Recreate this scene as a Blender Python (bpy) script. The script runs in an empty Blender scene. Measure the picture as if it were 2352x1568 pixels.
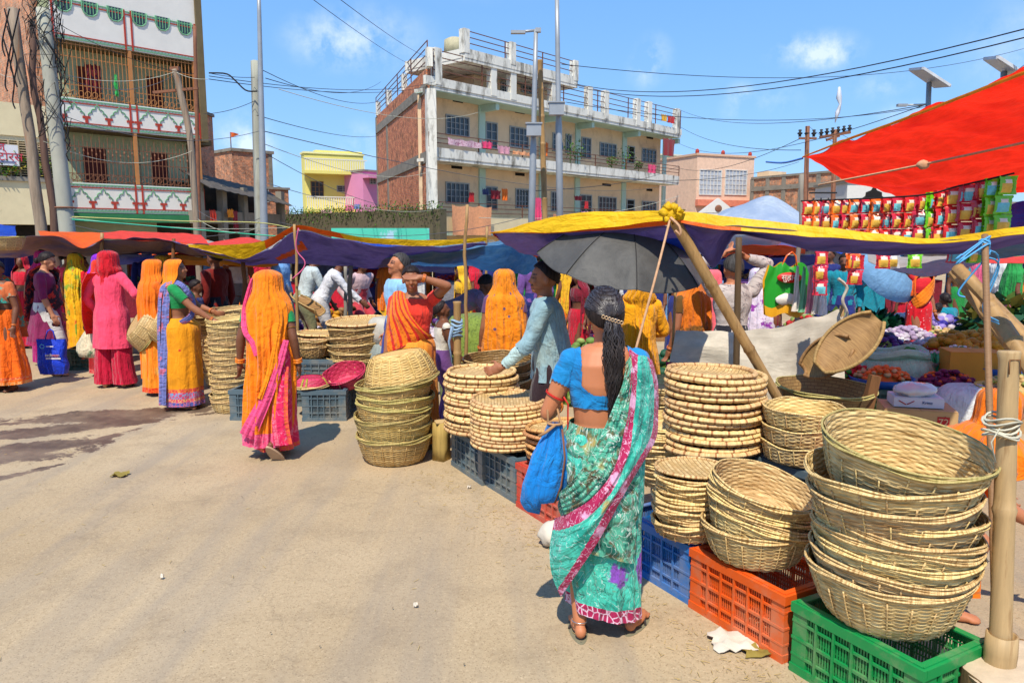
import bpy, bmesh, math, random
import numpy as np
from mathutils import Vector, Matrix, noise as mnoise
SC = bpy.context.scene
COL = SC.collection
PI = math.pi
R = random.Random(7)
# ---------------------------------------------------------------- camera, sky, sun, exposure
TH = math.atan(.14); CT, ST = math.cos(TH), math.sin(TH); FP = 1724.8; EYE = 1.78
cam = bpy.data.objects.new('camera', bpy.data.cameras.new('camera')); COL.objects.link(cam)
cam.location = (0, 0, EYE); cam.rotation_euler = (PI/2-TH, 0, 0)
cam.data.lens = FP/2352*36; cam.data.sensor_width = 36; cam.data.clip_end = 3000
SC.camera = cam
SUN_DIR = Vector((.13, .66, -1)).normalized()          # way the light travels
elev = math.asin(-SUN_DIR.z); az = math.atan2(-SUN_DIR.x, -SUN_DIR.y)
W = bpy.data.worlds.new('World'); SC.world = W; W.use_nodes = True
sun = bpy.data.objects.new('sun', bpy.data.lights.new('sun', 'SUN')); COL.objects.link(sun)
sun.rotation_euler = SUN_DIR.to_track_quat('-Z', 'Y').to_euler(); sun.location = (0, -20, 40)
sun.data.energy = 4.5; sun.data.angle = math.radians(.6); sun.data.color = (1, .93, .80)
SC.view_settings.view_transform = 'Standard'; SC.view_settings.look = 'None'
SC.view_settings.exposure = 0.36; SC.view_settings.gamma = 1
def ray(x, y):
    u = (x-1176)/FP; v = (784-y)/FP
    return Vector((u, CT+v*ST, -ST+v*CT))
def P(x, y, Y): d = ray(x, y); return Vector((0, 0, EYE)) + d*(Y/d.y)
def G(x, y, z=0): d = ray(x, y); return Vector((0, 0, EYE)) + d*((z-EYE)/d.z)
def nd(nt, kind, ins=None, **kw):
    n = nt.nodes.new(kind)
    for k, v in kw.items(): setattr(n, k, v)
    for k, v in (ins or {}).items():
        if isinstance(v, bpy.types.NodeSocket): nt.links.new(v, n.inputs[k])
        else: n.inputs[k].default_value = v
    return n
def mixc(nt, fac, a, b, blend='MIX'):
    n = nt.nodes.new('ShaderNodeMix'); n.data_type = 'RGBA'; n.blend_type = blend
    for i, v in ((0, fac), (6, a), (7, b)):
        if isinstance(v, bpy.types.NodeSocket): nt.links.new(v, n.inputs[i])
        else: n.inputs[i].default_value = v
    return n.outputs[2]
def world():
    nt = W.node_tree; nt.nodes.clear()
    sky = nd(nt, 'ShaderNodeTexSky', sky_type='NISHITA', sun_disc=False, sun_elevation=elev, sun_rotation=az, air_density=1.0, dust_density=.3, ozone_density=3.0, altitude=50)
    hs = nd(nt, 'ShaderNodeHueSaturation', {'Hue': .497, 'Saturation': 1.08, 'Value': 1.0, 'Color': sky.outputs[0]})
    tc = nd(nt, 'ShaderNodeTexCoord')
    clouds = [(770, 95, .9, 90, 50), (860, 90, .55, 110, 60), (560, 325, .9, 60, 55), (590, 345, .6, 40, 40), (1500, 135, .75, 34, 42), (1475, 165, .5, 30, 34), (1870, 115, 1.35, 72, 30), (1900, 135, .9, 50, 24), (1700, 215, .6, 26, 22),
              (1780, 230, .5, 46, 26), (2020, 200, .6, 52, 24), (2085, 262, .55, 52, 22), (1690, 240, .4, 30, 30), (830, 330, .55, 50, 40), (1100, -160, 1.1, 240, 90), (1950, -220, 1.0, 260, 80), (2600, 100, 1, 200, 120), (-300, 150, 1, 260, 130)]
    acc = None
    no = nd(nt, 'ShaderNodeTexNoise', {'Vector': tc.outputs['Generated'], 'Scale': 22, 'Detail': 7, 'Roughness': .62})
    wob = nd(nt, 'ShaderNodeMix', {0: .12}, data_type='VECTOR')
    no2 = nd(nt, 'ShaderNodeTexNoise', {'Vector': tc.outputs['Generated'], 'Scale': 9, 'Detail': 3})
    for (x, y, s, wx, wy) in clouds:
        d = ray(x, y).normalized()
        sub = nd(nt, 'ShaderNodeVectorMath', {0: tc.outputs['Generated'], 1: tuple(d)}, operation='SUBTRACT')
        mu = nd(nt, 'ShaderNodeVectorMath', {0: sub.outputs[0], 1: (FP/wx, FP/wx, FP/wy)}, operation='MULTIPLY')
        ln = nd(nt, 'ShaderNodeVectorMath', {0: mu.outputs[0]}, operation='LENGTH')
        mr = nd(nt, 'ShaderNodeMapRange', {0: ln.outputs['Value'], 1: 0, 2: 1.6, 3: s, 4: 0}, interpolation_type='SMOOTHSTEP')
        acc = mr.outputs[0] if acc is None else nd(nt, 'ShaderNodeMath', {0: acc, 1: mr.outputs[0]}, operation='ADD').outputs[0]
    mulf = nd(nt, 'ShaderNodeMapRange', {0: no.outputs[0], 1: .38, 2: .68, 3: -.05, 4: 1.0})
    fac = nd(nt, 'ShaderNodeMath', {0: acc, 1: mulf.outputs[0]}, operation='MULTIPLY', use_clamp=True)
    f2 = nd(nt, 'ShaderNodeMath', {0: fac.outputs[0], 1: .62}, operation='MULTIPLY')
    sp = nd(nt, 'ShaderNodeSeparateXYZ', {0: tc.outputs['Generated']})
    flat = mixc(nt, nd(nt, 'ShaderNodeMapRange', {0: sp.outputs[2], 1: 0, 2: .45}).outputs[0], (1.9, 3.9, 6.9, 1), (1.0, 2.75, 6.5, 1))
    bg1 = nd(nt, 'ShaderNodeBackground', {'Color': mixc(nt, .72, hs.outputs[0], flat), 'Strength': .13})
    bg2 = nd(nt, 'ShaderNodeBackground', {'Color': (.86, .93, 1, 1), 'Strength': 1.0})
    mx = nd(nt, 'ShaderNodeMixShader', {0: f2.outputs[0], 1: bg1.outputs[0], 2: bg2.outputs[0]})
    out = nd(nt, 'ShaderNodeOutputWorld', {0: mx.outputs[0]})
world()
# ---------------------------------------------------------------- small library
def lin(c): return tuple(((x/255)/12.92 if x/255 <= .04045 else ((x/255+.055)/1.055)**2.4) for x in c)
def C4(c, k=.78): l = lin(c); return (min(1, l[0]*k), min(1, l[1]*k), min(1, l[2]*k), 1)
MATS = {}
def newmat(name):
    m = bpy.data.materials.new(name); m.use_nodes = True
    return m, m.node_tree, m.node_tree.nodes['Principled BSDF']
def math_(nt, op, a, b=0., clamp=False):
    n = nt.nodes.new('ShaderNodeMath'); n.operation = op; n.use_clamp = clamp
    for i, v in ((0, a), (1, b)):
        if isinstance(v, bpy.types.NodeSocket): nt.links.new(v, n.inputs[i])
        else: n.inputs[i].default_value = v
    return n.outputs[0]
def coords(nt, kind='Object', scale=(1, 1, 1)):
    tc = nt.nodes.new('ShaderNodeTexCoord'); mp = nd(nt, 'ShaderNodeMapping', {'Vector': tc.outputs[kind], 'Scale': scale}); return mp.outputs[0]
def noise(nt, vec, scale, detail=4, rough=.6):
    return nd(nt, 'ShaderNodeTexNoise', {'Vector': vec, 'Scale': scale, 'Detail': detail, 'Roughness': rough}).outputs[0]
def step(nt, v, a, b): return nd(nt, 'ShaderNodeMapRange', {0: v, 1: a, 2: b}).outputs[0]
def bump(nt, b, h, strength=.3, dist=.01):
    bn = nd(nt, 'ShaderNodeBump', {'Height': h, 'Strength': strength, 'Distance': dist}); nt.links.new(bn.outputs[0], b.inputs['Normal'])
def dark(c, k): return (c[0]*k, c[1]*k, c[2]*k, 1)
def plain(name, col, rough=.75, var=.18, scale=6, bmp=.15, kind='Object', st=(1, 1, 1), stain=None, metal=0, k=.78, fine=None, rnd=0, spec=.3, dist=.01):
    if name in MATS: return MATS[name]
    m, nt, b = newmat(name); c = C4(col, k)
    v = coords(nt, kind, st); n1 = noise(nt, v, scale, 6, .65)
    out = mixc(nt, step(nt, n1, .3, .7), dark(c, 1-var), dark(c, 1+var))
    if fine: out = mixc(nt, step(nt, noise(nt, v, fine[0], 3), .45, .62), out, C4(fine[1]))
    if stain:   # (colour, scale, low, high)
        out = mixc(nt, step(nt, noise(nt, v, stain[1], 8, .7), stain[2], stain[3]), out, C4(stain[0]))
    if rnd:
        oi = nt.nodes.new('ShaderNodeObjectInfo')
        hs = nd(nt, 'ShaderNodeHueSaturation', {'Color': out, 'Value': nd(nt, 'ShaderNodeMapRange', {0: oi.outputs['Random'], 3: 1-rnd, 4: 1+rnd}).outputs[0]}); out = hs.outputs[0]
    nt.links.new(out, b.inputs['Base Color']); b.inputs['Roughness'].default_value = rough; b.inputs['Metallic'].default_value = metal
    b.inputs['Specular IOR Level'].default_value = spec
    if bmp: bump(nt, b, n1, bmp, dist)
    MATS[name] = m; return m
def cloth(name, col, rough=.8, veins=None, dots=None, patch=None, border=(), stripes=None, trans=0, motif=None, bm=.25, folds=0, sheen=.15, k=.82):
    """fabric on UVs in metres: u across, v up from the hem"""
    if name in MATS: return MATS[name]
    m, nt, b = newmat(name); c = C4(col, k); uv = coords(nt, 'UV')
    n1 = noise(nt, uv, 9, 4)
    out = mixc(nt, step(nt, n1, .3, .7), dark(c, .84), dark(c, 1.12))
    if patch:  # (colour, scale, lo, hi)
        for p in (patch if isinstance(patch, list) else [patch]):
            mp = nd(nt, 'ShaderNodeMapping', {'Vector': uv, 'Location': (p[1]*1.7, p[2]*9, 0)})
            out = mixc(nt, step(nt, noise(nt, mp.outputs[0], p[1], 3), p[2], p[3]), out, C4(p[0]))
    if veins:
        for p in (veins if isinstance(veins, list) else [veins]):
            nn = nd(nt, 'ShaderNodeTexNoise', {'Vector': uv, 'Scale': p[1], 'Detail': 3, 'Roughness': .6, 'Distortion': .8}).outputs[0]
            f = math_(nt, 'ABSOLUTE', math_(nt, 'SUBTRACT', math_(nt, 'FRACT', math_(nt, 'MULTIPLY', nn, 7)), .5))
            out = mixc(nt, math_(nt, 'MULTIPLY', step(nt, f, p[2], p[2]*.35), .85), out, C4(p[0]))
    if stripes:  # (colour, freq, duty, axis)
        sp = nd(nt, 'ShaderNodeSeparateXYZ', {0: uv}); fr = math_(nt, 'FRACT', math_(nt, 'MULTIPLY', math_(nt, 'ADD', sp.outputs[stripes[3]], math_(nt, 'MULTIPLY', n1, .02)), stripes[1]))
        out = mixc(nt, step(nt, fr, stripes[2], stripes[2]+.06), out, C4(stripes[0]))
    if dots:
        for p in (dots if isinstance(dots, list) else [dots]):  # (colour, scale, radius)
            vo = nd(nt, 'ShaderNodeTexVoronoi', {'Vector': uv, 'Scale': p[1], 'Randomness': .7})
            out = mixc(nt, step(nt, vo.outputs['Distance'], p[2], p[2]*.75), out, C4(p[0]))
    if motif:   # big flowers (colour, centre colour, scale, radius)
        vo = nd(nt, 'ShaderNodeTexVoronoi', {'Vector': uv, 'Scale': motif[2], 'Randomness': .8})
        ds = math_(nt, 'ADD', vo.outputs['Distance'], math_(nt, 'MULTIPLY', noise(nt, uv, 30, 1), .16))
        out = mixc(nt, step(nt, ds, motif[3]+.12, motif[3]+.09), out, C4(motif[0]))
        out = mixc(nt, step(nt, vo.outputs['Distance'], motif[3]*.35, motif[3]*.28), out, C4(motif[1]))
    if border:
        sp = nd(nt, 'ShaderNodeSeparateXYZ', {0: uv}); vy = math_(nt, 'ADD', sp.outputs[1], math_(nt, 'MULTIPLY', n1, .008))
        vo = nd(nt, 'ShaderNodeTexVoronoi', {'Vector': uv, 'Scale': 30}, feature='DISTANCE_TO_EDGE')
        ln = step(nt, vo.outputs['Distance'], .1, .04)
        for (v0, v1, bc, bc2) in border:
            msk = math_(nt, 'MULTIPLY', math_(nt, 'GREATER_THAN', vy, v0), math_(nt, 'LESS_THAN', vy, v1))
            out = mixc(nt, msk, out, mixc(nt, ln, C4(bc), C4(bc2)))
    nt.links.new(out, b.inputs['Base Color']); b.inputs['Roughness'].default_value = rough
    b.inputs['Sheen Weight'].default_value = sheen; b.inputs['Specular IOR Level'].default_value = .2
    tn = nd(nt, 'ShaderNodeTexNoise', {'Vector': coords(nt, 'UV', (14, 3.5, 1)), 'Scale': 1.7, 'Detail': 5, 'Distortion': .6}).outputs[0]
    t2 = nd(nt, 'ShaderNodeTexNoise', {'Vector': uv, 'Scale': 12, 'Detail': 3, 'Distortion': 1.2}).outputs[0]
    bump(nt, b, math_(nt, 'ADD', tn, math_(nt, 'MULTIPLY', t2, .5)), min(1, bm*2), .035)
    if trans:
        tr = nd(nt, 'ShaderNodeBsdfTranslucent', {'Color': out}); mx = nd(nt, 'ShaderNodeMixShader', {0: trans, 1: b.outputs[0], 2: tr.outputs[0]})
        nt.links.new(mx.outputs[0], nt.nodes['Material Output'].inputs[0])
    MATS[name] = m; return m
def brick(name, col=(216, 110, 68), col2=(184, 84, 52), mortar=(160, 140, 120), sc=1.0, bw=.24, bh=.085, k=.95, ms=.016):
    if name in MATS: return MATS[name]
    m, nt, b = newmat(name); v = coords(nt, 'UV')
    bt = nd(nt, 'ShaderNodeTexBrick', {'Vector': v, 'Color1': C4(col, k), 'Color2': C4(col2, k), 'Mortar': C4(mortar, k), 'Scale': sc, 'Mortar Size': ms, 'Brick Width': bw, 'Row Height': bh, 'Bias': -.1})
    o = mixc(nt, step(nt, noise(nt, v, 1.1, 8, .7), .46, .7), bt.outputs[0], C4((118, 92, 74), .75))
    o = mixc(nt, step(nt, noise(nt, v, 3.2, 7, .8), .48, .62), o, C4((232, 156, 112), .95)); o = mixc(nt, math_(nt, 'MULTIPLY', step(nt, noise(nt, v, 4.4, 6, .8), .54, .64), .8), o, C4((130, 70, 48), .8))
    nt.links.new(o, b.inputs['Base Color']); b.inputs['Roughness'].default_value = .9; b.inputs['Specular IOR Level'].default_value = .15
    bump(nt, b, bt.outputs[1], -.5, .01)
    MATS[name] = m; return m
class MB:
    def __init__(s): s.v = []; s.f = []; s.m = []; s.uv = []; s.sm = []
    def add(s, vs, fs, mi=0, uv=None, smooth=True):
        o = len(s.v); s.v.extend([tuple(p) for p in vs])
        for i, f in enumerate(fs):
            s.f.append([o+j for j in f]); s.m.append(mi if not callable(mi) else mi(i)); s.sm.append(smooth)
            s.uv.append([tuple(uv[j]) for j in f] if uv is not None else None)
    def box(s, c, d, mi=0, M=None):
        c = Vector(c); x, y, z = d[0]/2, d[1]/2, d[2]/2
        p = [Vector((i*x, j*y, k*z)) for i in (-1, 1) for j in (-1, 1) for k in (-1, 1)]
        if M is not None: p = [M @ q for q in p]
        p = [q+c for q in p]
        F = [(0, 1, 3, 2), (4, 6, 7, 5), (0, 4, 5, 1), (2, 3, 7, 6), (0, 2, 6, 4), (1, 5, 7, 3)]
        for f, (a, b) in zip(F, ((1, 2), (1, 2), (0, 2), (0, 2), (0, 1), (0, 1))):
            dd = (d[0], d[1], d[2]); pts = [p[i] for i in f]; loc = [((i >> 2 & 1)*d[0], (i >> 1 & 1)*d[1], (i & 1)*d[2]) for i in f]
            s.add(pts, [(0, 1, 2, 3)], mi, [(l[a], l[b]) for l in loc], False)
    def fbox(s, fr, a, b, mi=0):   # box in a frame (origin, u, w, z): a, b opposite corners
        o, u, w = fr; M = Matrix((u, w, Vector((0, 0, 1)))).transposed()
        lo = [min(a[i], b[i]) for i in range(3)]; hi = [max(a[i], b[i]) for i in range(3)]
        c = o + M @ Vector([(lo[i]+hi[i])/2 for i in range(3)])
        s.box(c, [hi[i]-lo[i] for i in range(3)], mi, M)
    def bar(s, p, q, w, h, mi=0, up=(0, 0, 1)):
        p, q = Vector(p), Vector(q); d = (q-p); L = d.length; d.normalize(); up = Vector(up)
        if abs(d.dot(up)) > .98: up = Vector((0, 1, 0))
        x = d.cross(up).normalized(); z = x.cross(d)
        s.box((p+q)/2, (w, L, h), mi, Matrix((x, d, z)).transposed())
    def tube(s, pts, r, n=8, mi=0, cap=True, sq=1.0):
        pts = [Vector(p) for p in pts]; m = len(pts)
        rr = [r]*m if not hasattr(r, '__len__') else r
        t0 = (pts[1]-pts[0]).normalized(); a = Vector((0, 0, 1)) if abs(t0.z) < .9 else Vector((1, 0, 0)); x = t0.cross(a).normalized()
        vs = []; uv = []; L = 0
        for i in range(m):
            t = (pts[min(i+1, m-1)]-pts[max(i-1, 0)]).normalized(); x = (x-t*x.dot(t)).normalized(); y = t.cross(x)
            if i: L += (pts[i]-pts[i-1]).length
            for j in range(n+1):
                an = 2*PI*j/n; vs.append(pts[i]+(x*math.cos(an)+y*math.sin(an)*sq)*rr[i]); uv.append((j/n*2*PI*max(rr[0], .001), L))
        fs = [(i*(n+1)+j, i*(n+1)+j+1, (i+1)*(n+1)+j+1, (i+1)*(n+1)+j) for i in range(m-1) for j in range(n)]
        if cap: fs += [tuple(range(n-1, -1, -1)), tuple((m-1)*(n+1)+j for j in range(n))]
        s.add(vs, fs, mi, uv)
    def ell(s, c, r, M=None, nu=12, nv=8, mi=0):
        c = Vector(c); vs = []; uv = []
        for i in range(nv+1):
            ph = PI*i/nv
            for j in range(nu+1):
                a = 2*PI*j/nu; q = Vector((r[0]*math.sin(ph)*math.cos(a), r[1]*math.sin(ph)*math.sin(a), r[2]*math.cos(ph)))
                vs.append(c+(M @ q if M is not None else q)); uv.append((a*r[0], (PI-ph)*r[2]))
        s.add(vs, [(i*(nu+1)+j, (i+1)*(nu+1)+j, (i+1)*(nu+1)+j+1, i*(nu+1)+j+1) for i in range(nv) for j in range(nu)], mi, uv)
    def grid(s, A, mi=0, uv=None, flip=False, smooth=True):   # A[nu][nv] points
        nu, nv = len(A), len(A[0]); vs = [p for r_ in A for p in r_]
        if uv is None:
            uv = []; us = 0
            for i in range(nu):
                if i: us += (Vector(A[i][nv//2])-Vector(A[i-1][nv//2])).length
                vv = 0
                for j in range(nv):
                    if j: vv += (Vector(A[i][j])-Vector(A[i][j-1])).length
                    uv.append((us, vv))
        fs = [(i*nv+j, (i+1)*nv+j, (i+1)*nv+j+1, i*nv+j+1) for i in range(nu-1) for j in range(nv-1)]
        if flip: fs = [f[::-1] for f in fs]
        s.add(vs, fs, (lambda k: mi(k//(nv-1), k % (nv-1))) if callable(mi) else mi, uv, smooth)
    def lathe(s, prof, n=24, c=(0, 0, 0), mi=0):
        A = [[(c[0]+r*math.cos(2*PI*j/n), c[1]+r*math.sin(2*PI*j/n), c[2]+z) for (r, z) in prof] for j in range(n+1)]
        s.grid(A, mi)
    def build_boxes(s, name, mats, parent, world=True):
        for k in range(0, len(s.v), 24):
            q = MB(); q.v = s.v[k:k+24]; f0 = k//4; q.f = [[j-k for j in f] for f in s.f[f0:f0+6]]; q.m = s.m[f0:f0+6]; q.uv = s.uv[f0:f0+6]; q.sm = s.sm[f0:f0+6]
            q.build(name, mats, parent, world)
    def build(s, name, mats, parent=None, world=False, merge=False):
        me = bpy.data.meshes.new(name); v = s.v
        if world and parent is not None:
            L = parent.location; v = [(p[0]-L.x, p[1]-L.y, p[2]-L.z) for p in v]
        me.from_pydata(v, [], s.f)
        for m in (mats if isinstance(mats, (list, tuple)) else [mats]): me.materials.append(m)
        me.polygons.foreach_set('material_index', s.m); me.polygons.foreach_set('use_smooth', s.sm)
        if any(u is not None for u in s.uv):
            ul = me.uv_layers.new(name='UVMap'); fl = []
            for f, u in zip(s.f, s.uv):
                if u is None: fl += [0., 0.]*len(f)
                else:
                    for q in u: fl += [q[0], q[1]]
            ul.data.foreach_set('uv', fl)
        me.update()
        o = bpy.data.objects.new(name, me); COL.objects.link(o)
        if parent is not None: o.parent = parent
        return o
def tag(o, label=None, cat=None, group=None, kind=None):
    if label: o['label'] = label
    if cat: o['category'] = cat
    if group: o['group'] = group
    if kind: o['kind'] = kind
    return o
def thing(name, label, cat, loc=(0, 0, 0), rz=0, group=None):
    o = bpy.data.objects.new(name, None); COL.objects.link(o); o.location = loc; o.rotation_euler = (0, 0, rz); o.empty_display_size = .1
    return tag(o, label, cat, group)
def dup(o, parent=None):
    c = o.copy(); COL.objects.link(c)
    if parent is not None: c.parent = parent
    for ch in [x for x in CH.get(o.name, [])]: dup(ch, c)
    return c
CH = {}
def kids(o, *ch): CH[o.name] = list(ch); return o
def crom(ps, n):   # catmull-rom through points, n samples
    ps = [np.array(p, float) for p in ps]; m = len(ps)-1; out = []
    for k in range(n):
        t = k/(n-1)*m; i = min(int(t), m-1); f = t-i
        a, b, c, d = ps[max(i-1, 0)], ps[i], ps[i+1], ps[min(i+2, m)]
        out.append(.5*(2*b+(c-a)*f+(2*a-5*b+4*c-d)*f*f+(3*b-a-3*c+d)*f**3))
    return out
def pn(x, y, z=0.): return mnoise.noise(Vector((x, y, z)))
def sheet(rows, nu, nv, wr=.01, ws=3, seed=0, wdir=None):
    """rows of control points -> fine grid with wrinkles; returns A[nu][nv]"""
    rr = [crom(r_, nv) for r_ in rows]
    A = []
    cols = [crom([r_[j] for r_ in rr], nu) for j in range(nv)]
    for i in range(nu):
        row = []
        for j in range(nv):
            p = cols[j][i]; w = (pn(p[0]*ws+seed, p[1]*ws, p[2]*ws*1.7)+.5*pn(p[0]*ws*2.6+seed, p[1]*ws*2.6, p[2]*ws*3))*wr
            row.append(Vector(p)+Vector(wdir or (0, -.5, 1))*w)
        A.append(row)
    return A
def tarp(name, label, rows, mats, nu=24, nv=30, mi=0, mi_back=None, wr=.02, ws=2.5, th=.004, seed=0, cat='tarp', group=None, parent=None):
    """two-sided tarpaulin: front sheet and back sheet th apart"""
    A = sheet(rows, nu, nv, wr, ws, seed); mb = MB(); mb.grid(A, mi)
    if mi_back is not None:
        B = []
        for i in range(nu):
            row = []
            for j in range(nv):
                a = A[min(i+1, nu-1)][j]-A[max(i-1, 0)][j]; b = A[i][min(j+1, nv-1)]-A[i][max(j-1, 0)]
                n = a.cross(b); n = n.normalized() if n.length > 1e-9 else Vector((0, 0, 1)); row.append(A[i][j]-n*th)
            B.append(row)
        mb.grid(B, mi_back, flip=True)
    o = mb.build(name, mats, parent)
    if parent is None: tag(o, label, cat, group)
    return o
def rope(name, label, pts, r, mat, sag=0, n=16, cat='rope', group=None, sides=5, parent=None):
    mb = MB(); ps = []
    if len(pts) == 2:
        a, b = Vector(pts[0]), Vector(pts[1])
        ps = [a.lerp(b, k/n)-Vector((0, 0, sag*4*(k/n)*(1-k/n))) for k in range(n+1)]
    else: ps = [Vector(p) for p in crom(pts, n)]
    mb.tube(ps, r, sides); o = mb.build(name, mat, parent)
    if parent is None: tag(o, label, cat, group)
    return o
def text(body, loc, ax, up, size, mat, parent, name='lettering', ext=.002, align='CENTER', shear=0):
    cu = bpy.data.curves.new(name, 'FONT'); cu.body = body; cu.size = size; cu.extrude = ext; cu.align_x = align; cu.align_y = 'CENTER'; cu.shear = shear
    cu.materials.append(mat)
    t_ = bpy.data.objects.new(name, cu); COL.objects.link(t_); me = bpy.data.meshes.new_from_object(t_.evaluated_get(bpy.context.evaluated_depsgraph_get())); bpy.data.objects.remove(t_)
    o = bpy.data.objects.new(name, me); COL.objects.link(o)
    x = Vector(ax).normalized(); z = x.cross(Vector(up)).normalized(); y = z.cross(x)
    o.matrix_world = Matrix.Translation(Vector(loc)) @ Matrix((x, y, z)).transposed().to_4x4()
    if parent is not None:
        Mw = o.matrix_world.copy(); o.parent = parent
        o.matrix_local = (Matrix.Translation(parent.location) @ parent.rotation_euler.to_matrix().to_4x4()).inverted() @ Mw
    return o
# ---------------------------------------------------------------- shared materials
M_conc = plain('weathered_concrete', (150, 142, 128), .9, .2, 2.2, .3, stain=((70, 64, 56), 1.6, .55, .75))
M_white = plain('aged_white_paint', (244, 240, 226), .8, .08, 3, .1, stain=((112, 104, 90), 1.8, .5, .66), st=(1, 1, .3))
M_cream = plain('cream_plaster', (252, 216, 172), .85, .06, 1.6, .1, stain=((186, 150, 124), 1.1, .52, .85))
M_cream2 = plain('pale_cream_plaster', (240, 222, 178), .85, .08, 2, .1, stain=((150, 130, 100), 1.4, .58, .85))
M_mint = plain('mint_paint', (196, 222, 204), .8, .08, 2, .05)
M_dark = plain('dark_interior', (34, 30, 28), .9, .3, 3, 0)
M_glass = plain('dark_window_glass', (58, 66, 74), .25, .3, 2, 0, spec=.6)
M_frame = plain('grey_window_frame', (168, 170, 168), .6, .1, 5, 0)
M_iron = plain('iron_railing', (120, 78, 60), .6, .25, 9, 0)
M_rust = plain('rusty_steel', (140, 92, 66), .7, .25, 6, .2)
M_steel = plain('galvanised_steel', (172, 176, 178), .45, .1, 5, .03, metal=.3)
M_wire = plain('black_cable', (38, 36, 36), .6, .1, 5, 0)
M_bamb = plain('bamboo_pole', (178, 140, 88), .5, .2, 3, .08, st=(6, 6, .8), stain=((110, 78, 44), 4, .52, .75))
M_wood = plain('old_wood', (126, 84, 48), .8, .3, 4, .3, st=(8, 8, 1))
M_green = plain('green_paint', (52, 128, 80), .7, .15, 3, .1)
M_red = plain('red_paint', (186, 66, 50), .7, .1, 3, .05)
M_maroon = plain('maroon_door', (110, 44, 34), .7, .15, 3, .05)
M_leaf = plain('leaf_green', (88, 128, 44), .6, .45, 7, 0, spec=.3)
M_moss = plain('mossy_concrete', (110, 100, 78), .95, .3, 3, .4, stain=((64, 70, 40), 3, .48, .7))
B_main = brick('red_brick')
B_pale = brick('pale_brick', (196, 140, 108), (172, 116, 88), (176, 156, 134))
# ---------------------------------------------------------------- ground
def ground():
    m, nt, b = newmat('dusty_asphalt')
    v = coords(nt, 'Object'); c = C4((198, 171, 132), .75)
    big = noise(nt, v, .35, 4, .6); mid = noise(nt, v, 2.6, 8, .7); fin = noise(nt, v, 95, 3, .7)
    o = mixc(nt, step(nt, big, .35, .68), dark(c, .88), C4((208, 184, 148), .77))
    o = mixc(nt, math_(nt, 'MULTIPLY', step(nt, mid, .5, .72), .55), o, C4((150, 130, 104), .8))
    vo = nd(nt, 'ShaderNodeTexVoronoi', {'Vector': v, 'Scale': 75})
    o = mixc(nt, math_(nt, 'MULTIPLY', step(nt, vo.outputs['Distance'], .32, .1), .6), o, C4((124, 102, 74), .8))
    o = mixc(nt, math_(nt, 'MULTIPLY', step(nt, noise(nt, v, 38, 4, .75), .5, .75), .6), o, C4((142, 118, 86), .8)); o = mixc(nt, math_(nt, 'MULTIPLY', step(nt, noise(nt, v, 60, 2, .7), .58, .72), .45), o, C4((232, 206, 166), .82))
    # long rolled tyre marks running down the lane
    lane = noise(nt, coords(nt, 'Object', (2.4, .22, 1)), 1, 4)
    o = mixc(nt, math_(nt, 'MULTIPLY', step(nt, lane, .46, .66), .5), o, C4((150, 138, 124), .8))
    crk = nd(nt, 'ShaderNodeTexVoronoi', {'Vector': nd(nt, 'ShaderNodeVectorMath', {0: v, 1: nd(nt, 'ShaderNodeTexNoise', {'Vector': v, 'Scale': 3, 'Detail': 4}).outputs[1]}, operation='ADD').outputs[0], 'Scale': .3}, feature='DISTANCE_TO_EDGE')
    o = mixc(nt, math_(nt, 'MULTIPLY', step(nt, crk.outputs['Distance'], .004, .002), .15), o, C4((110, 96, 80), .8))
    # spilt water: soaked patches with shapes of their own
    acc = None; wn = math_(nt, 'MULTIPLY', math_(nt, 'SUBTRACT', noise(nt, v, 2.6, 9, .78), .5), 3.6)
    for (x, y, rx, ry, an) in ((255, 955, .95, .30, .25), (330, 945, .8, .16, .1), (150, 985, .9, .22, .5), (40, 1035, .7, .26, .6), (-60, 1060, .9, .2, .4), (110, 1035, .8, .07, 1.0), (15, 1095, .35, .07, .9), (175, 1020, .7, .05, 1.1), (60, 970, .6, .06, .3)):
        p = G(x, y); mp = nd(nt, 'ShaderNodeMapping', {'Vector': coords(nt, 'Object'), 'Location': tuple(p), 'Rotation': (0, 0, an), 'Scale': (rx, ry, 1)}, vector_type='TEXTURE')
        ln = nd(nt, 'ShaderNodeVectorMath', {0: mp.outputs[0]}, operation='LENGTH').outputs['Value']
        acc = ln if acc is None else math_(nt, 'MINIMUM', acc, ln)
    wet = step(nt, math_(nt, 'ADD', acc, wn), .98, .86)
    o = mixc(nt, wet, o, mixc(nt, step(nt, mid, .4, .6), C4((104, 86, 72), .72), C4((142, 120, 98), .76)))
    nt.links.new(nd(nt, 'ShaderNodeMapRange', {0: wet, 3: .88, 4: .5}).outputs[0], b.inputs['Roughness'])
    nt.links.new(o, b.inputs['Base Color']); b.inputs['Specular IOR Level'].default_value = .2
    bump(nt, b, math_(nt, 'ADD', fin, math_(nt, 'MULTIPLY', mid, 2.)), .35, .006)
    mb = MB(); n = 60
    xs = [(-1 if i < 0 else 1)*(abs(i)/30)**2.2*600 for i in range(-30, 31)]; ys = [-40+(j/60)**2.4*1200 for j in range(61)]
    A = [[Vector((x, y, 0)) for y in ys] for x in xs]
    mb.grid(A); g = mb.build('ground', m); tag(g, kind='structure', label='dusty grey beige asphalt market lane')
ground()
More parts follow.
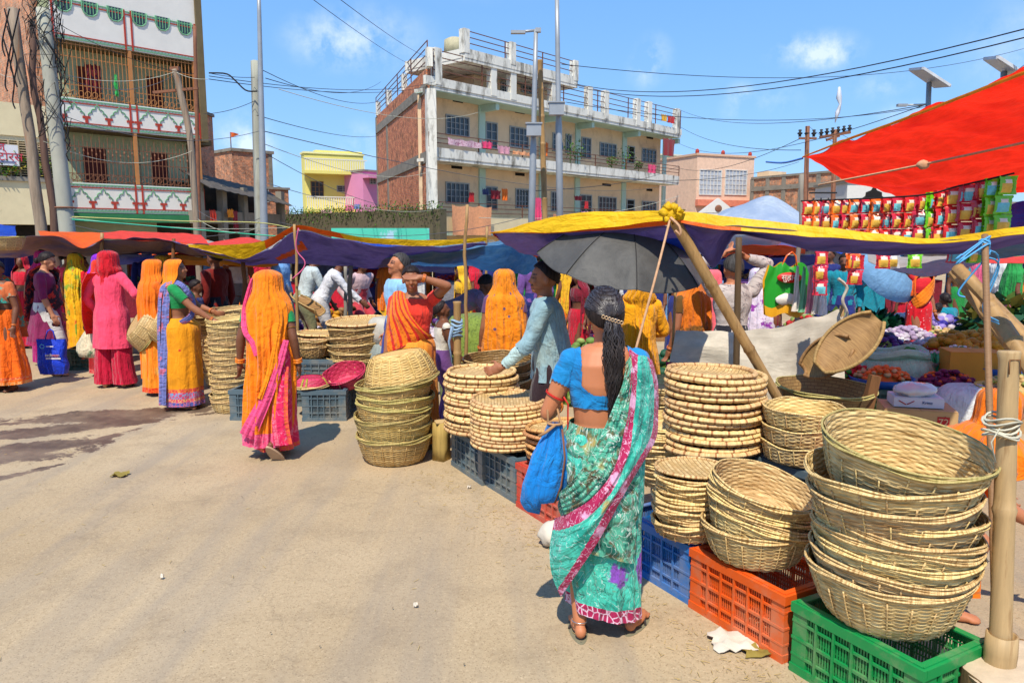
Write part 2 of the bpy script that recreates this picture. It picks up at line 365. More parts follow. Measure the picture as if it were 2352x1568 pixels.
def litter():
    mp = plain('scrap_paper', (226, 214, 196), .9, .12, 8, .1); ml = plain('dry_leaf', (150, 130, 60), .8, .2, 8, .1)
    def scrap(px, s, m, label, seed, n=6, lift=.02, cat='litter'):
        g = G(*px); r_ = random.Random(seed); mb = MB()
        A = [[Vector((g.x+(i/(n-1)-.5)*s*(1+.3*r_.random())+.08*s*pn(j, i, seed), g.y+(j/(n-1)-.5)*s*.8*(1+.3*r_.random()), .006+lift*(abs(pn(i*.7, j*.7, seed)))*2)) for j in range(n)] for i in range(n)]
        mb.grid(A); mb.grid([[p+Vector((0, 0, .002)) for p in r2] for r2 in A], flip=True); tag(mb.build('paper_scrap' if m is mp else 'leaf_scrap', m), label, cat)
    scrap((1685, 1478), .17, mp, 'torn crumpled white paper lying by the orange crate', 1, 8, .035)
    scrap((1735, 1500), .09, ml, 'withered green leaf beside the torn paper by the orange crate', 2)
    scrap((275, 1093), .1, ml, 'dry yellow stalk scrap lying alone on the left lane', 4)
    scrap((372, 1330), .016, mp, 'tiny white paper fleck in the middle of the empty lane', 5)
    scrap((1078, 1122), .022, mp, 'small pale wrapper in front of the grey crates', 6)
    scrap((955, 1395), .018, mp, 'small pinkish scrap on the empty asphalt near the bottom', 7)
    mc = plain('white_cloth_bundle', (222, 210, 190), .9, .1, 6, .3)
    g = G(1262, 1265); mb = MB(); mb.ell((g.x+.03, g.y+.08, .07), (.09, .09, .075), None, 20, 14)
    mb.v = [tuple(Vector(p)+Vector((1, 1, .6))*.016*pn(p[0]*22, p[1]*22, p[2]*22)) for p in mb.v]
    tag(mb.build('cloth_sack', mc), 'small lumpy white cloth bundle on the lane beside the teal sari hem', 'bundle')
    g = G(862, 975+0); g = G(870, 983); mb = MB(); mb.ell((g.x, g.y, .05), (.09, .07, .06), None, 10, 8); mb.v = [tuple(Vector(p)*1+Vector((1, 1, 1))*.02*pn(p[0]*12, p[1]*12, p[2]*12)) for p in mb.v]
    tag(mb.build('stone', M_conc), 'small pale stone on the lane right of the walking orange sari woman', 'stone')
    r_ = random.Random(3)
    mb = MB()
    for k in range(170):
        x = r_.uniform(-5, 1.2); y = r_.uniform(1.9, 9); s = r_.uniform(.002, .005); mb.ell((x, y, .012+s*.3), (s, s, s*.7), None, 5, 3)
    tag(mb.build('gravel', plain('gravel_grit', (150, 132, 108), .9, .3, 20, 0)), 'scattered fine grit on the lane', 'gravel', kind='stuff')
litter()
def straw():
    r_ = random.Random(31); mb = MB(); a, c = G(1000, 1080), G(1800, 1560)
    for k in range(520):
        t = r_.random(); p = a.lerp(c, t)+Vector((-abs(r_.gauss(0, .22))+.1, -abs(r_.gauss(0, .16)), .006)); q = Vector((r_.gauss(0, 1), r_.gauss(0, 1), 0)).normalized()*r_.uniform(.008, .035); mb.bar(p, p+q+Vector((0, 0, .003)), .0018, .0015)
    for k in range(160):
        p = Vector((r_.uniform(-4.5, 1), r_.uniform(2.4, 8.5), .006)); q = Vector((r_.gauss(0, 1), r_.gauss(0, 1), 0)).normalized()*r_.uniform(.01, .04); mb.bar(p, p+q, .002, .0015)
    tag(mb.build('straw_debris', plain('straw', (206, 176, 112), .8)), 'bits of straw and cane scattered on the lane', 'straw', kind='stuff')
straw()
# ---------------------------------------------------------------- buildings
ZU = Vector((0, 0, 1))
class Wall:
    """vertical facade plane through a and b (ground points); px() turns a sight line into (u, z) on it"""
    def __init__(s, a, b, back=0):
        a = Vector((a[0], a[1], 0)); b = Vector((b[0], b[1], 0)); s.u = (b-a).normalized(); s.w = Vector((s.u.y, -s.u.x, 0))
        if s.w.dot(-a) < 0: s.w = -s.w
        s.o = a-s.w*back; s.L = (b-a).length; s.fr = (s.o, s.u, s.w)
    def px(s, x, y):
        d = ray(x, y); e = Vector((0, 0, EYE)); t = (s.o-e).dot(s.w)/d.dot(s.w); p = e+d*t
        return (p-s.o).dot(s.u), p.z
    def at(s, u, z, w=0): return s.o+s.u*u+s.w*w+ZU*z
def wallpanel(mb, W_, u0, u1, z0, z1, mi=0, w=0, th=.25): mb.fbox(W_.fr, (u0, w-th, z0), (u1, w, z1), mi)
def window(W_, r, parent, bars=3, w=0, mat=M_frame, door=False, glass=M_glass, name='window', grid=2):
    u0, u1, z0, z1 = r; mb = MB(); t = .06
    for a, b, c, d in ((u0-t, u0, z0-t, z1+t), (u1, u1+t, z0-t, z1+t), (u0, u1, z1, z1+t), (u0, u1, z0-t, z0)): mb.fbox(W_.fr, (a, w-.02, c), (b, w+.06, d))
    for k in range(1, bars+1):
        uu = u0+(u1-u0)*k/(bars+1); mb.fbox(W_.fr, (uu-.025, w+.01, z0), (uu+.025, w+.045, z1))
    for k in range(1, grid+1):
        zz = z0+(z1-z0)*k/(grid+1); mb.fbox(W_.fr, (u0, w+.012, zz-.015), (u1, w+.035, zz+.015))
    o = mb.build('door' if door else name, mat, parent, world=True)
    g = MB(); g.fbox(W_.fr, (u0, w-.01, z0), (u1, w+.008, z1)); L = g.build('pane', glass, o)
    L.location = -parent.location
    return o
def railing(W_, u0, u1, z0, z1, parent, mat=M_iron, n=4, posts=2.2, w=.0, name='railing'):
    mb = MB()
    for k in range(n):
        zz = z0+(z1-z0)*(k+1)/n; mb.fbox(W_.fr, (u0, w-.015, zz-.018), (u1, w+.015, zz+.018))
    k = max(1, int((u1-u0)/posts))
    for i in range(k+1):
        uu = u0+(u1-u0)*i/k; mb.fbox(W_.fr, (uu-.022, w-.022, z0), (uu+.022, w+.022, z1+.02))
    return mb.build(name, mat, parent, world=True)
def crop4(x, y): return 823.2+x*.33333, 47.04+y*.33333
def laundry(W_, px, size, w, mat, label, parent=None, seed=0, pxf=crop4, name='hanging_cloth', cat='laundry'):
    """cloth hanging in soft folds; px = top-left and bottom-right sight lines"""
    (x0, y0), (x1, y1) = px; u0, z1 = W_.px(*pxf(x0, y0)); u1, z0 = W_.px(*pxf(x1, y1)); mb = MB()
    A = [[W_.at(u0+(u1-u0)*i/10+.06*pn(j*.4, i, seed), z1+(z0-z1)*j/8-.08*abs(math.sin(i*.9))*(1-j/8), w+.06*math.sin(i*1.5+seed)*(j/8)+.02) for j in range(9)] for i in range(11)]
    mb.grid(A); mb.grid([[p-W_.w*.01 for p in r_] for r_ in A], flip=True)
    return tag(mb.build(name, mat), label, cat)
def main_building():
    a = P(985, 345, 33.9); b = P(1559, 409, 50.5)
    F_ = Wall((a.x, a.y), (b.x, b.y)); B_ = Wall((a.x, a.y), (b.x, b.y), back=1.25)
    root = thing('apartment_building', 'long cream three storey building with brick side wall and white concrete balconies', 'building', (F_.o.x, F_.o.y, 0))
    L = F_.L; zs = [F_.px(990, y)[1] for y in (337, 367)]; zt = [F_.px(990, y)[1] for y in (175, 204)]
    z2t, z2b, zrt, zrb = zs[0], zs[1], zt[0], zt[1]; z1 = z2b-3.02
    # cream wall
    mb = MB(); wallpanel(mb, B_, .72, L-.3, 0, zrb-.02, 0); mb.build('wall', M_cream, root, world=True)
    # side wall: runs away from the street, brick with concrete bands
    c = P(868, 412, 47.5); S_ = Wall((c.x, c.y), (a.x, a.y)); 
    mb = MB(); wallpanel(mb, S_, 0, S_.L-.43, 0, zrt+.35, 0); mb.build('brick_wall', B_main, root, world=True)
    mb = MB()
    wallpanel(mb, S_, -.1, S_.L-.3, zrb-.15, zrt-.25, 0, w=.06, th=.1); wallpanel(mb, S_, -.1, S_.L-.3, z2b-.1, z2b+.4, 0, w=.06, th=.1)
    mb.fbox(S_.fr, (3.6, -.1, 0), (4.0, .04, zrb-.16)); mb.fbox(S_.fr, (-.15, -.1, 0), (.12, .05, zrt+.3)); mb.build('concrete_band', M_conc, root, world=True)
    mb = MB(); mb.fbox(S_.fr, (S_.L-.42, -.36, 0), (S_.L+.02, .05, zrb)); mb.build('corner_column', M_white, root, world=True)
    rb = railing(S_, 0, S_.L, zrt+.37, zrt+1.45, root, n=4, posts=3.2)
    mb = MB()
    for uu in (.1, 4., 8.5, S_.L-.2):
        if uu < S_.L: mb.fbox(S_.fr, (uu, -.2, zrt+.36), (uu+.35, .05, zrt+1.15))
    mb.build_boxes('roof_post', M_white, root, world=True)
    # slabs + parapets
    mb = MB()
    mb.fbox(F_.fr, (.35, -1.2, z2b), (L, 0, z2b+.14)); mb.fbox(F_.fr, (0, -.12, z2b+.143), (L, .03, z2t)); mb.build('balcony', M_white, root, world=True)
    mb = MB(); mb.fbox(F_.fr, (.35, -1.3, zrb), (L+.1, 0, zrb+.16)); mb.fbox(F_.fr, (-.15, -.14, zrb+.163), (L+.15, .04, zrt)); mb.fbox(F_.fr, (L+.02, -6, zrb), (L+.15, -.15, zrt)); mb.build('roof', M_white, root, world=True)
    mb = MB(); mb.fbox(F_.fr, (.35, -1.2, zrb-.03), (L, -.01, zrb-.003)); mb.fbox(F_.fr, (0, -1.2, z1-.3), (L, 0, z1-.1)); mb.build('soffit', M_mint, root, world=True)
    mb = MB(); mb.fbox(F_.fr, (0, -.1, z1-.097), (L, .02, z1+.55)); mb.build('lower_parapet', M_cream2, root, world=True)
    # pilasters
    mb = MB()
    for x in (1106, 1243, 1325, 1432, 1524):
        u, _ = B_.px(x, 400); mb.fbox(B_.fr, (u-.22, 0, z1), (u+.22, .08, z2b-.02)); mb.fbox(B_.fr, (u-.22, 0, z2b+.15), (u+.22, .08, zrb-.04))
        mb.fbox(B_.fr, (u-.12, 0.08, zrb-.34), (u+.12, 1.1, zrb-.035))
    mb.build_boxes('pilaster', M_mint, root, world=True)
    def rect(x0, y0, x1, y1):
        u0, za = B_.px(*crop4(x0, y0)); u1, zb = B_.px(*crop4(x1, y1)); return (u0, u1, min(za, zb), max(za, zb))
    for r_, bars, dr in (((605, 655, 755, 800), 4, 0), ((880, 705, 950, 880), 1, 1), ((1045, 735, 1165, 880), 3, 0), ((1340, 780, 1385, 900), 1, 1), ((1430, 790, 1460, 910), 1, 0), ((1540, 810, 1595, 950), 1, 1), ((1665, 845, 1770, 945), 3, 0), ((1860, 870, 1895, 980), 0, 1), ((1955, 885, 2045, 985), 3, 0),
                         ((605, 1120, 755, 1260), 4, 0), ((880, 1150, 950, 1300), 1, 1), ((1085, 1165, 1165, 1290), 3, 0), ((1330, 1185, 1385, 1310), 2, 0), ((1530, 1205, 1600, 1320), 1, 1), ((1655, 1218, 1770, 1330), 4, 0), ((1850, 1238, 1895, 1330), 0, 1), ((1955, 1250, 2045, 1330), 3, 0)):
        window(B_, rect(*r_), root, bars, door=bool(dr), glass=M_glass if bars else M_dark)
    mb = MB()
    for r_ in ((650, 540, 720, 572), (1078, 622, 1145, 648), (1690, 730, 1745, 755), (1985, 797, 2030, 820), (640, 1000, 715, 1026), (1080, 1048, 1145, 1074), (1680, 1122, 1740, 1144), (1985, 1158, 2025, 1178)):
        u0, u1, a0, a1 = rect(*r_); mb.fbox(B_.fr, (u0, 0, a0), (u1, .012, a1)); 
        for k in range(4): mb.fbox(B_.fr, (u0+(u1-u0)*(k+.4)/4, .013, a0), (u0+(u1-u0)*(k+.55)/4, .03, a1))
    mb.build('air_vent', M_dark, root, world=True)
    railing(F_, 0, L, z2t, z2t+.62, root, n=3, posts=2.9); railing(F_, 0, L, z1+.55, z1+1.2, root, n=3, posts=2.9)
    # roof posts + rails
    mb = MB()
    for x in (550, 930, 1065, 1345, 1595, 1710, 1930, 2010, 2205):
        u, _ = F_.px(*crop4(x, 500)); mb.fbox(F_.fr, (u-.2, -.26, zrt-.3), (u+.2, .06, zrt+1.25))
    mb.build_boxes('roof_post', M_white, root, world=True)
    railing(F_, .3, L, zrt+.02, zrt+1.15, root, n=4, posts=3)
    # rooftop room with its own parapet
    T_ = Wall((a.x, a.y), (b.x, b.y), back=1.6)
    ua, _ = T_.px(*crop4(735, 300)); ub, _ = T_.px(*crop4(1390, 330)); zc = F_.px(*crop4(735, 282))[1]; zd = F_.px(*crop4(735, 195))[1]
    mb = MB(); wallpanel(mb, T_, ua+.6, ub-.2, zrb+.17, zc-.02, 0, th=3.5); mb.build('rooftop_room', M_cream, root, world=True)
    u3, _ = F_.px(*crop4(722, 280)); u4, _ = F_.px(*crop4(1500, 370))
    mb = MB(); mb.fbox(F_.fr, (u3, -4, zc), (u4, .1, zc+.14)); mb.fbox(F_.fr, (u3, -.02, zc+.143), (u4, .12, zd)); mb.fbox(F_.fr, (u3-.02, -4, zc+.143), (u3+.12, -.03, zd)); mb.fbox(F_.fr, (u4-.12, -4, zc+.143), (u4+.02, -.03, zd)); mb.build('rooftop_slab', M_white, root, world=True)
    mb = MB()
    for x in (735, 1055, 1490):
        u, _ = F_.px(*crop4(x, 280)); mb.fbox(F_.fr, (u-.18, -.2, zd-.2), (u+.18, .14, zd+.85))
    mb.build_boxes('rooftop_post', M_white, root, world=True)
    railing(F_, u3, u4, zd+.02, zd+.8, root, n=3, posts=2.4)
    R_ = Wall((a.x, a.y), (b.x, b.y), back=1.58)
    for x0, x1 in ((985, 1040), (1125, 1185)):
        u0, q1 = R_.px(*crop4(x0, 430)); u1, q0 = R_.px(*crop4(x1, 500)); window(R_, (u0, u1, q0, q1), root, 2)
    # water tank
    g = P(1044, 103, 39.5); mb = MB(); mb.lathe([(0, .32), (.3, .32), (.52, .2), (.55, -.5), (.1, -.5)], 24, tuple(g))
    tag(mb.build('water_tank', plain('tank_plastic', (196, 186, 150), .6)), 'round beige water tank on the roof of the cream building', 'water tank')
    # washing
    cs = {'pink': (240, 70, 120), 'red': (200, 40, 50), 'orange': (244, 120, 40), 'teal': (40, 110, 150), 'peach': (246, 170, 120), 'rose': (226, 160, 176), 'navy': (60, 70, 110), 'yellow': (240, 180, 60), 'maroon': (150, 40, 50), 'white': (225, 222, 215)}
    ml = {k: cloth('washing_'+k, c, .85) for k, c in cs.items()}
    ml['floral'] = cloth('washing_floral', (226, 190, 200), .85, patch=((190, 120, 150), 9, .5, .6))
    for px, w, c, lb in ((((610, 805), (840, 885)), .06, 'floral', 'long pale floral sheet over the upper balcony railing'), (((838, 825), (912, 888)), .1, 'pink', 'bright pink cloth on the upper balcony railing'), (((950, 855), (1035, 925)), .06, 'rose', 'rosy cloth bunched on the upper balcony railing'),
                         (((1060, 890), (1170, 935)), .05, 'peach', 'peach sheet low on the upper balcony railing'), (((1335, 825), (1378, 935)), -.7, 'orange', 'orange garment hanging inside the upper balcony'), (((1432, 820), (1475, 885)), -.7, 'teal', 'blue garment hanging inside the upper balcony'),
                         (((815, 1175), (845, 1250)), -.5, 'red', 'small red garment hanging under the long balcony near its left end'), (((965, 1160), (1028, 1230)), -.5, 'maroon', 'crimson cloth hung by one corner under the long balcony'), (((1040, 1150), (1080, 1240)), -.5, 'orange', 'rust orange shirt hanging beneath the long balcony'),
                         (((905, 1150), (945, 1200)), -.5, 'navy', 'grey blue cloth hanging beneath the long balcony'), (((1205, 1215), (1250, 1375)), .05, 'pink', 'long pink cloth hanging beside the first street lamp pole'), (((1535, 1200), (1590, 1240)), -.5, 'maroon', 'maroon cloth over a dark doorway of the cream building'),
                         (((1530, 1310), (1590, 1345)), .05, 'rose', 'small pink cloth beneath the dark doorway of the cream building'), (((2075, 640), (2115, 700)), .1, 'yellow', 'yellow cloth drying on the far roof railing'), (((2120, 650), (2170, 715)), .1, 'red', 'red cloth drying on the far roof railing'),
                         (((1995, 985), (2050, 1055)), .0, 'pink', 'pink plastic sheet at the far end of the upper balcony'), (((2095, 805), (2170, 940)), .05, 'maroon', 'long crimson sari hanging off the far corner of the roof'),
                         (((612, 1270), (885, 1480)), .3, 'peach', 'big peach sheet hung under the cream building on the left'), (((1310, 1330), (1560, 1370)), .3, 'peach', 'wide peach sheet along the lower balcony rail'), (((1600, 1238), (1620, 1300)), -.4, 'red', 'narrow red cloth by the lower windows of the cream building')):
        laundry(F_, px, None, w, ml[c], lb, seed=px[0][0])
    # balcony plants and low clutter: potted shrubs
    def shrub(x, y, s, label, seed):
        u, z = F_.px(*crop4(x, y)); c = F_.at(u, z2b+.15, -.35); t = thing('potted_plant', label, 'plant', c); r_ = random.Random(seed)
        mb = MB(); mb.lathe([(0, 0), (.13, 0), (.18, .3), (.15, .3), (0, .26)], 14); mb.build('pot', plain('terracotta', (170, 92, 60), .8), t)
        mb = MB()
        for k in range(160):
            d = Vector((r_.gauss(0, 1), r_.gauss(0, 1), r_.gauss(0, 1))).normalized()*r_.random()**.4; p = Vector((d.x*s, d.y*.3, .55+s*.9+d.z*s*.9)); q = Vector((r_.gauss(0, 1), r_.gauss(0, 1), r_.gauss(0, .6))).normalized()*.14; n = q.cross(Vector((0, 0, 1))).normalized()*.05
            mb.add([p, p+q*.5+n, p+q, p+q*.5-n], [(0, 1, 2, 3)])
        mb.tube([(0, 0, .25), (0, 0, .7+s)], [.03, .015], 6); mb.build('foliage', M_leaf, t)
    for i, (x, s) in enumerate(((1495, .8), (1545, .55), (1780, .35), (1875, .75), (1965, .3))): shrub(x, 960, s, ('tall bushy green plant on the upper balcony behind the second lamp pole', 'drooping yellow green plant on the upper balcony', 'small dark potted plant halfway along the upper balcony', 'upright leafy plant before the dark door on the upper balcony', 'smallest potted plant near the far end of the upper balcony')[i], i)
main_building()
def ornate_building():
    a = P(131, 219.5, 27); b = P(459, 258, 30.7); F_ = Wall((a.x, a.y), (b.x, b.y)); B_ = Wall((a.x, a.y), (b.x, b.y), back=1.3); L = F_.L
    root = thing('balcony_house', 'ornate house with white arched balcony panels and green iron grilles', 'building', (F_.o.x, F_.o.y, 0))
    MW = plain('white_tile', (244, 238, 226), .35, .05, 2, .02); MG = plain('pale_green_wall', (196, 204, 162), .8, .12, 2, .1); MO = plain('trim_green', (120, 180, 136), .6, .05, 3, 0)
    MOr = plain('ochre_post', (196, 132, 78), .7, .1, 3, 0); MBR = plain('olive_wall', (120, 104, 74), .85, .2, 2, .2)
    bands = [(2.62, 3.68), (5.6, 6.6), (8.55, 9.95)]
    mb = MB(); wallpanel(mb, B_, 0, L, 0, 12.2, 0); mb.build('wall', MG, root, world=True)
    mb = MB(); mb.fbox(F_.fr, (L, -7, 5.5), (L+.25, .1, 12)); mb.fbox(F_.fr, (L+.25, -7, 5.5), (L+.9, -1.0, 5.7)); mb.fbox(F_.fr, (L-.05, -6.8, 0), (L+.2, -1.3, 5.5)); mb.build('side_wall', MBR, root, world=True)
    mb = MB(); mb.fbox(F_.fr, (-.25, -7, 0), (-.01, -1.3, 12.2)); mb.build('brick_wall', B_pale, root, world=True)
    mb = MB()
    for zb, zt in bands: mb.fbox(F_.fr, (0, -1.28, zb-.03), (L, -.13, zb+.12))
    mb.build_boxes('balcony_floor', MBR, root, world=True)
    for bi, (zb, zt) in enumerate(bands):
        mb = MB(); mb.fbox(F_.fr, (0, -.12, zb), (L, 0, zt)); pn_ = mb.build('balcony_panel', MW, root, world=True)
        g = MB(); rd = MB()
        for e in (zb+.06, zb+.16, zt-.06, zt-.16): (rd if e in (zb+.16, zt-.16) else g).fbox(F_.fr, (0, .0, e-.018), (L, .025, e+.018))
        for k in range(40): g.bar(F_.at(k*L/40, zb+.07, .015), F_.at((k+.7)*L/40, zb+.15, .015), .02, .01); g.bar(F_.at(k*L/40, zt-.15, .015), F_.at((k+.7)*L/40, zt-.07, .015), .02, .01)
        for u in (.04, L/2-.12, L/2+.12, L-.04): rd.fbox(F_.fr, (u-.03, 0, zb), (u+.03, .03, zt))
        if bi < 2:
            for half in range(2):
                for k in range(3):
                    c = L/2*half+.14+(L/2-.28)*(k+.5)/3; w = (L/2-.28)/6*.82; base = zb+.42
                    hf = [(math.cos(t)*w*.3+w*.72, math.sin(t)*.1+.06) for t in (-.5, .3, 1.2, 2.1)]+[(math.cos(t)*w*.3+w*.38, math.sin(t)*.1+.2) for t in (-.3, .5, 1.3, 2.1)]+[(math.cos(t)*w*.22, math.sin(t)*.12+.33) for t in (-.1, .7)]; pts = [(-x, y) for x, y in hf]+[(0, .47)]+hf[::-1]
                    if zt-zb < 1.03: pts = [(x, y*.9) for x, y in pts]
                    g.tube([F_.at(c+x, base+y, .012) for x, y in pts], .02, 5)
                for k in range(4):
                    c = L/2*half+.14+(L/2-.28)*k/3; rd.fbox(F_.fr, (max(c-.05, .02), 0, zb+.17), (c+.05, .022, zb+.34)); rd.fbox(F_.fr, (max(c-.13, .02), 0, zb+.34), (c+.13, .022, zb+.42))
        else:
            for k in range(6):
                c = L*(k+.5)/6; w = L/12*.62
                d = MB(); pts = [(-w, zt+.02), (-w, zt-.22), (-w*.8, zt-.36), (-w*.35, zt-.46), (w*.35, zt-.46), (w*.8, zt-.36), (w, zt-.22), (w, zt+.02)]
                d.add([F_.at(c+x, z, .012) for x, z in pts], [tuple(range(8))[::-1]], smooth=False); d.build('window', M_glass, root, world=True)
                g.tube([F_.at(c+x, z, .02) for x, z in pts], .025, 5)
                for q in range(5): g.fbox(F_.fr, (c-w*.8+q*w*.4-.012, .02, zt-.4), (c-w*.8+q*w*.4+.012, .04, zt))
        o = g.build('trim', MO, pn_); o.location = -root.location; o = rd.build('trim', M_red, pn_); o.location = -root.location
    mb = MB(); mb.fbox(F_.fr, (0, -.12, 9.953), (L, .0, 12)); mb.build('upper_wall', MW, root, world=True)
    for (z0, z1, sp) in ((3.7, 5.56, 0), (6.62, 8.5, 1)):
        mb = MB(); n = 36
        for k in range(n+1):
            u = .04+(L-.08)*k/n; mb.fbox(F_.fr, (u-.009, -.08, z0), (u+.009, -.056, z1 if sp else z0+(z1-z0)*(.78+.1*(k % 2))))
            if not sp: mb.ell(F_.at(u, z0+1.0+.12*(k % 2), -.06), (.035, .02, .06), None, 6, 4)
        for z in ([z0+.05, z0+.3, z0+.75, z0+1.25] if not sp else [z0+.05, z0+.45, z0+1.4, z1-.05]): mb.fbox(F_.fr, (0, -.09, z-.014), (L, -.075, z+.014))
        for k in range(22):
            u = L*(k+.5)/22; mb.tube([F_.at(u+.09*math.cos(t), z0+.17+.1*math.sin(t), -.07) for t in [j*PI/5 for j in range(11)]], .012, 4, cap=False)
        mb.build('grille', MOr if sp else M_rust, root, world=True)
        mb = MB()
        for u in (.03, L/2, L-.1): mb.fbox(F_.fr, (u-.06, -.12, z0), (u+.06, .0, z1+.05))
        mb.build_boxes('post', MOr, root, world=True)
        for (u0, u1, h, dm) in ((1.1, 1.9, 1.6, M_maroon), (3.6, 4.2, 1.6, M_maroon), (2.7, 3.15, 1.8, MG)):
            mb = MB(); mb.fbox(B_.fr, (u0, 0, z0-.6), (u1, .03, z0+h-.25)); o = mb.build('door', dm, root, world=True)
    mb = MB(); mb.fbox(F_.fr, (.1, -.1, 2.3), (L-.2, .05, 2.6)); mb.fbox(F_.fr, (0, -1.25, 0), (.3, -.9, 2.6)); mb.build('green_beam', M_green, root, world=True)
    gc = cloth('green_cloth', (60, 190, 90)); laundry(F_, ((262, 168), (272, 222)), None, -.04, gc, 'thin green cloth tied to the upper balcony grille of the ornate house', pxf=lambda x, y: (x, y))
    rc = cloth('dark_red_rug', (120, 26, 34), patch=((40, 30, 60), 8, .5, .6)); laundry(F_, ((200, 140), (240, 210)), None, -.3, rc, 'dark red rug hanging behind the upper grille of the ornate house', pxf=lambda x, y: (x, y), seed=4)
ornate_building()
def simple_block(name, label, pa, pb, depth, z0, z1, mat, feats=(), thick=.25, roofm=M_conc):
    F_ = Wall(pa, pb); root = thing(name, label, 'building', (F_.o.x, F_.o.y, 0)); mb = MB(); mb.fbox(F_.fr, (0, -depth, z0), (F_.L, 0, z1)); mb.build('wall', mat, root, world=True)
    mb = MB(); mb.fbox(F_.fr, (-.08, -depth-.08, z1+.001), (F_.L+.08, .08, z1+.14)); mb.build('roof', roofm, root, world=True)
    return F_, root
def xy(px, Y): p = P(px, 500, Y); return (p.x, p.y)
def zat(py, Y, px=1176): return P(px, py, Y).z
def other_buildings():
    # cream shop house, far left
    F_, root = simple_block('shop_house', 'low cream shop house with signboard and creepers at far left', xy(-230, 22), xy(165, 25.2), 6, 2.15, 3.5, M_cream2)
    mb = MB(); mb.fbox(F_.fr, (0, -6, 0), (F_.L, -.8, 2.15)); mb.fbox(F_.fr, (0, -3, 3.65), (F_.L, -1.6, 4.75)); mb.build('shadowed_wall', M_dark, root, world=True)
    mb = MB(); mb.fbox(F_.fr, (0, -3, 4.75), (F_.L-.5, -.1, 4.9)); mb.fbox(F_.fr, (0, -.25, 4.9), (F_.L-.5, -.05, 5.9)); mb.build('parapet', M_cream2, root, world=True)
    mb = MB()
    for k in range(14): mb.fbox(F_.fr, (F_.L-2.4+.0, -.1, 3.7+k*.075), (F_.L-.3, -.06, 3.73+k*.075))
    for k in range(9): mb.fbox(F_.fr, (F_.L-2.4+k*.26, -.11, 3.65), (F_.L-2.36+k*.26, -.05, 4.75))
    mb.build('lattice', plain('lattice_plaster', (206, 180, 140), .8), root, world=True)
    (u0, zt), (u1, zb) = F_.px(-80, 326), F_.px(43, 382)
    s = thing('signboard', 'white shop signboard with red lettering hung on the cream shop house', 'sign', F_.at((u0+u1)/2, (zt+zb)/2, .1))
    mb = MB(); mb.fbox(F_.fr, (u0, .05, zb), (u1, .1, zt)); mb.build('board', plain('sign_white', (240, 238, 240), .5, .04), s, world=True)
    mr = plain('sign_red', (214, 60, 80), .6)
    text('ज', F_.at(*F_.px(-1, 338), .11), F_.u, ZU, .32, mr, s); text('स्टोर्स', F_.at(*F_.px(12, 361), .11), F_.u, ZU, .36, mr, s)
    mb = MB(); mb.fbox(F_.fr, (u0+.1, .101, zb+.08), (u1-.1, .112, zb+.13)); mb.build('underline', plain('sign_blue', (120, 130, 170)), s, world=True)
    r_ = random.Random(5); t = thing('creeper_plant', 'straggling green and yellow creeper over the ledge of the cream shop house', 'plant', F_.at(F_.L*.8, 3.6)); mb = MB()
    for k in range(1500):
        u = r_.uniform(.1, F_.L-.1); z = 3.62+abs(r_.gauss(0, .32))+(.3 if u > F_.L-1.6 else 0)*r_.random(); p = F_.at(u, z, r_.uniform(-.12, .14)); q = Vector((r_.gauss(0, 1), r_.gauss(0, 1), r_.gauss(0, 1))).normalized()*.09; n = q.cross(Vector((.3, .2, 1))).normalized()*.035
        mb.add([p, p+q*.5+n, p+q, p+q*.5-n], [(0, 1, 2, 3)], mi=0 if r_.random() < .65 else 1)
    mb.build('foliage', [M_leaf, plain('yellow_leaf', (170, 150, 50), .7, .3)], t, world=True)
    # dark shed row
    F_ = Wall(xy(466, 30), xy(660, 36)); root = thing('shop_shed', 'dark tin roofed shed row with broken upper floor beside the metal pole', 'building', (F_.o.x, F_.o.y, 0))
    zt = zat(405, 32); mb = MB(); mb.fbox(F_.fr, (0, -6, 0), (F_.L, -1.5, zt-.3)); mb.build('wall', plain('shed_wall', (84, 74, 62), .9, .3, 2, .2, stain=((50, 46, 40), 1.2, .4, .7)), root, world=True)
    mb = MB()
    for k in range(5): mb.fbox(F_.fr, (F_.L*k/4.2, -.4, 0), (F_.L*k/4.2+.28, -.1, zt-.4))
    mb.fbox(F_.fr, (0, -1.4, 2.3), (F_.L, -.2, 2.8)); mb.build_boxes('column', M_conc, root, world=True)
    A = [[F_.at(F_.L*i/24, zt-.1-.5*(i/24)+.25*j/3*1-.5*(1-j/3)+.03*(i % 2), .4-1.4*j/3) for j in range(4)] for i in range(25)]
    mb = MB(); mb.grid(A); mb.grid([[p-ZU*.03 for p in q] for q in A], flip=True); mb.build('tin_roof', plain('old_tin', (96, 88, 78), .8, .4, 4, .3), root, world=True)
    lm = [cloth('rag_red', (214, 60, 40)), cloth('rag_orange', (246, 150, 40)), cloth('rag_maroon', (150, 40, 50))]
    for px, m, lb in ((((478, 480), (494, 508)), 0, 'small red rag hanging in the dark shed'), (((518, 478), (535, 500)), 1, 'orange rag hanging beside the red one in the dark shed'), (((530, 482), (545, 530)), 2, 'long maroon rag hanging in the dark shed')): laundry(F_, px, None, .05, lm[m], lb, pxf=lambda x, y: (x, y), seed=px[0][0])
    # brick house behind shed
    F_, root = simple_block('brick_house', 'unplastered brick house with a small roof room behind the shed', xy(466, 44), xy(665, 48), 6, 0, zat(432, 46), brick('house_brick', (180, 120, 90), (150, 96, 72)))
    mb = MB(); u0, _ = F_.px(540, 400); u1, _ = F_.px(632, 400); mb.fbox(F_.fr, (u0, -3, zat(432, 46)+.15), (u1, -.3, zat(348, 46))); o = mb.build('roof_room', MATS['house_brick'], root, world=True)
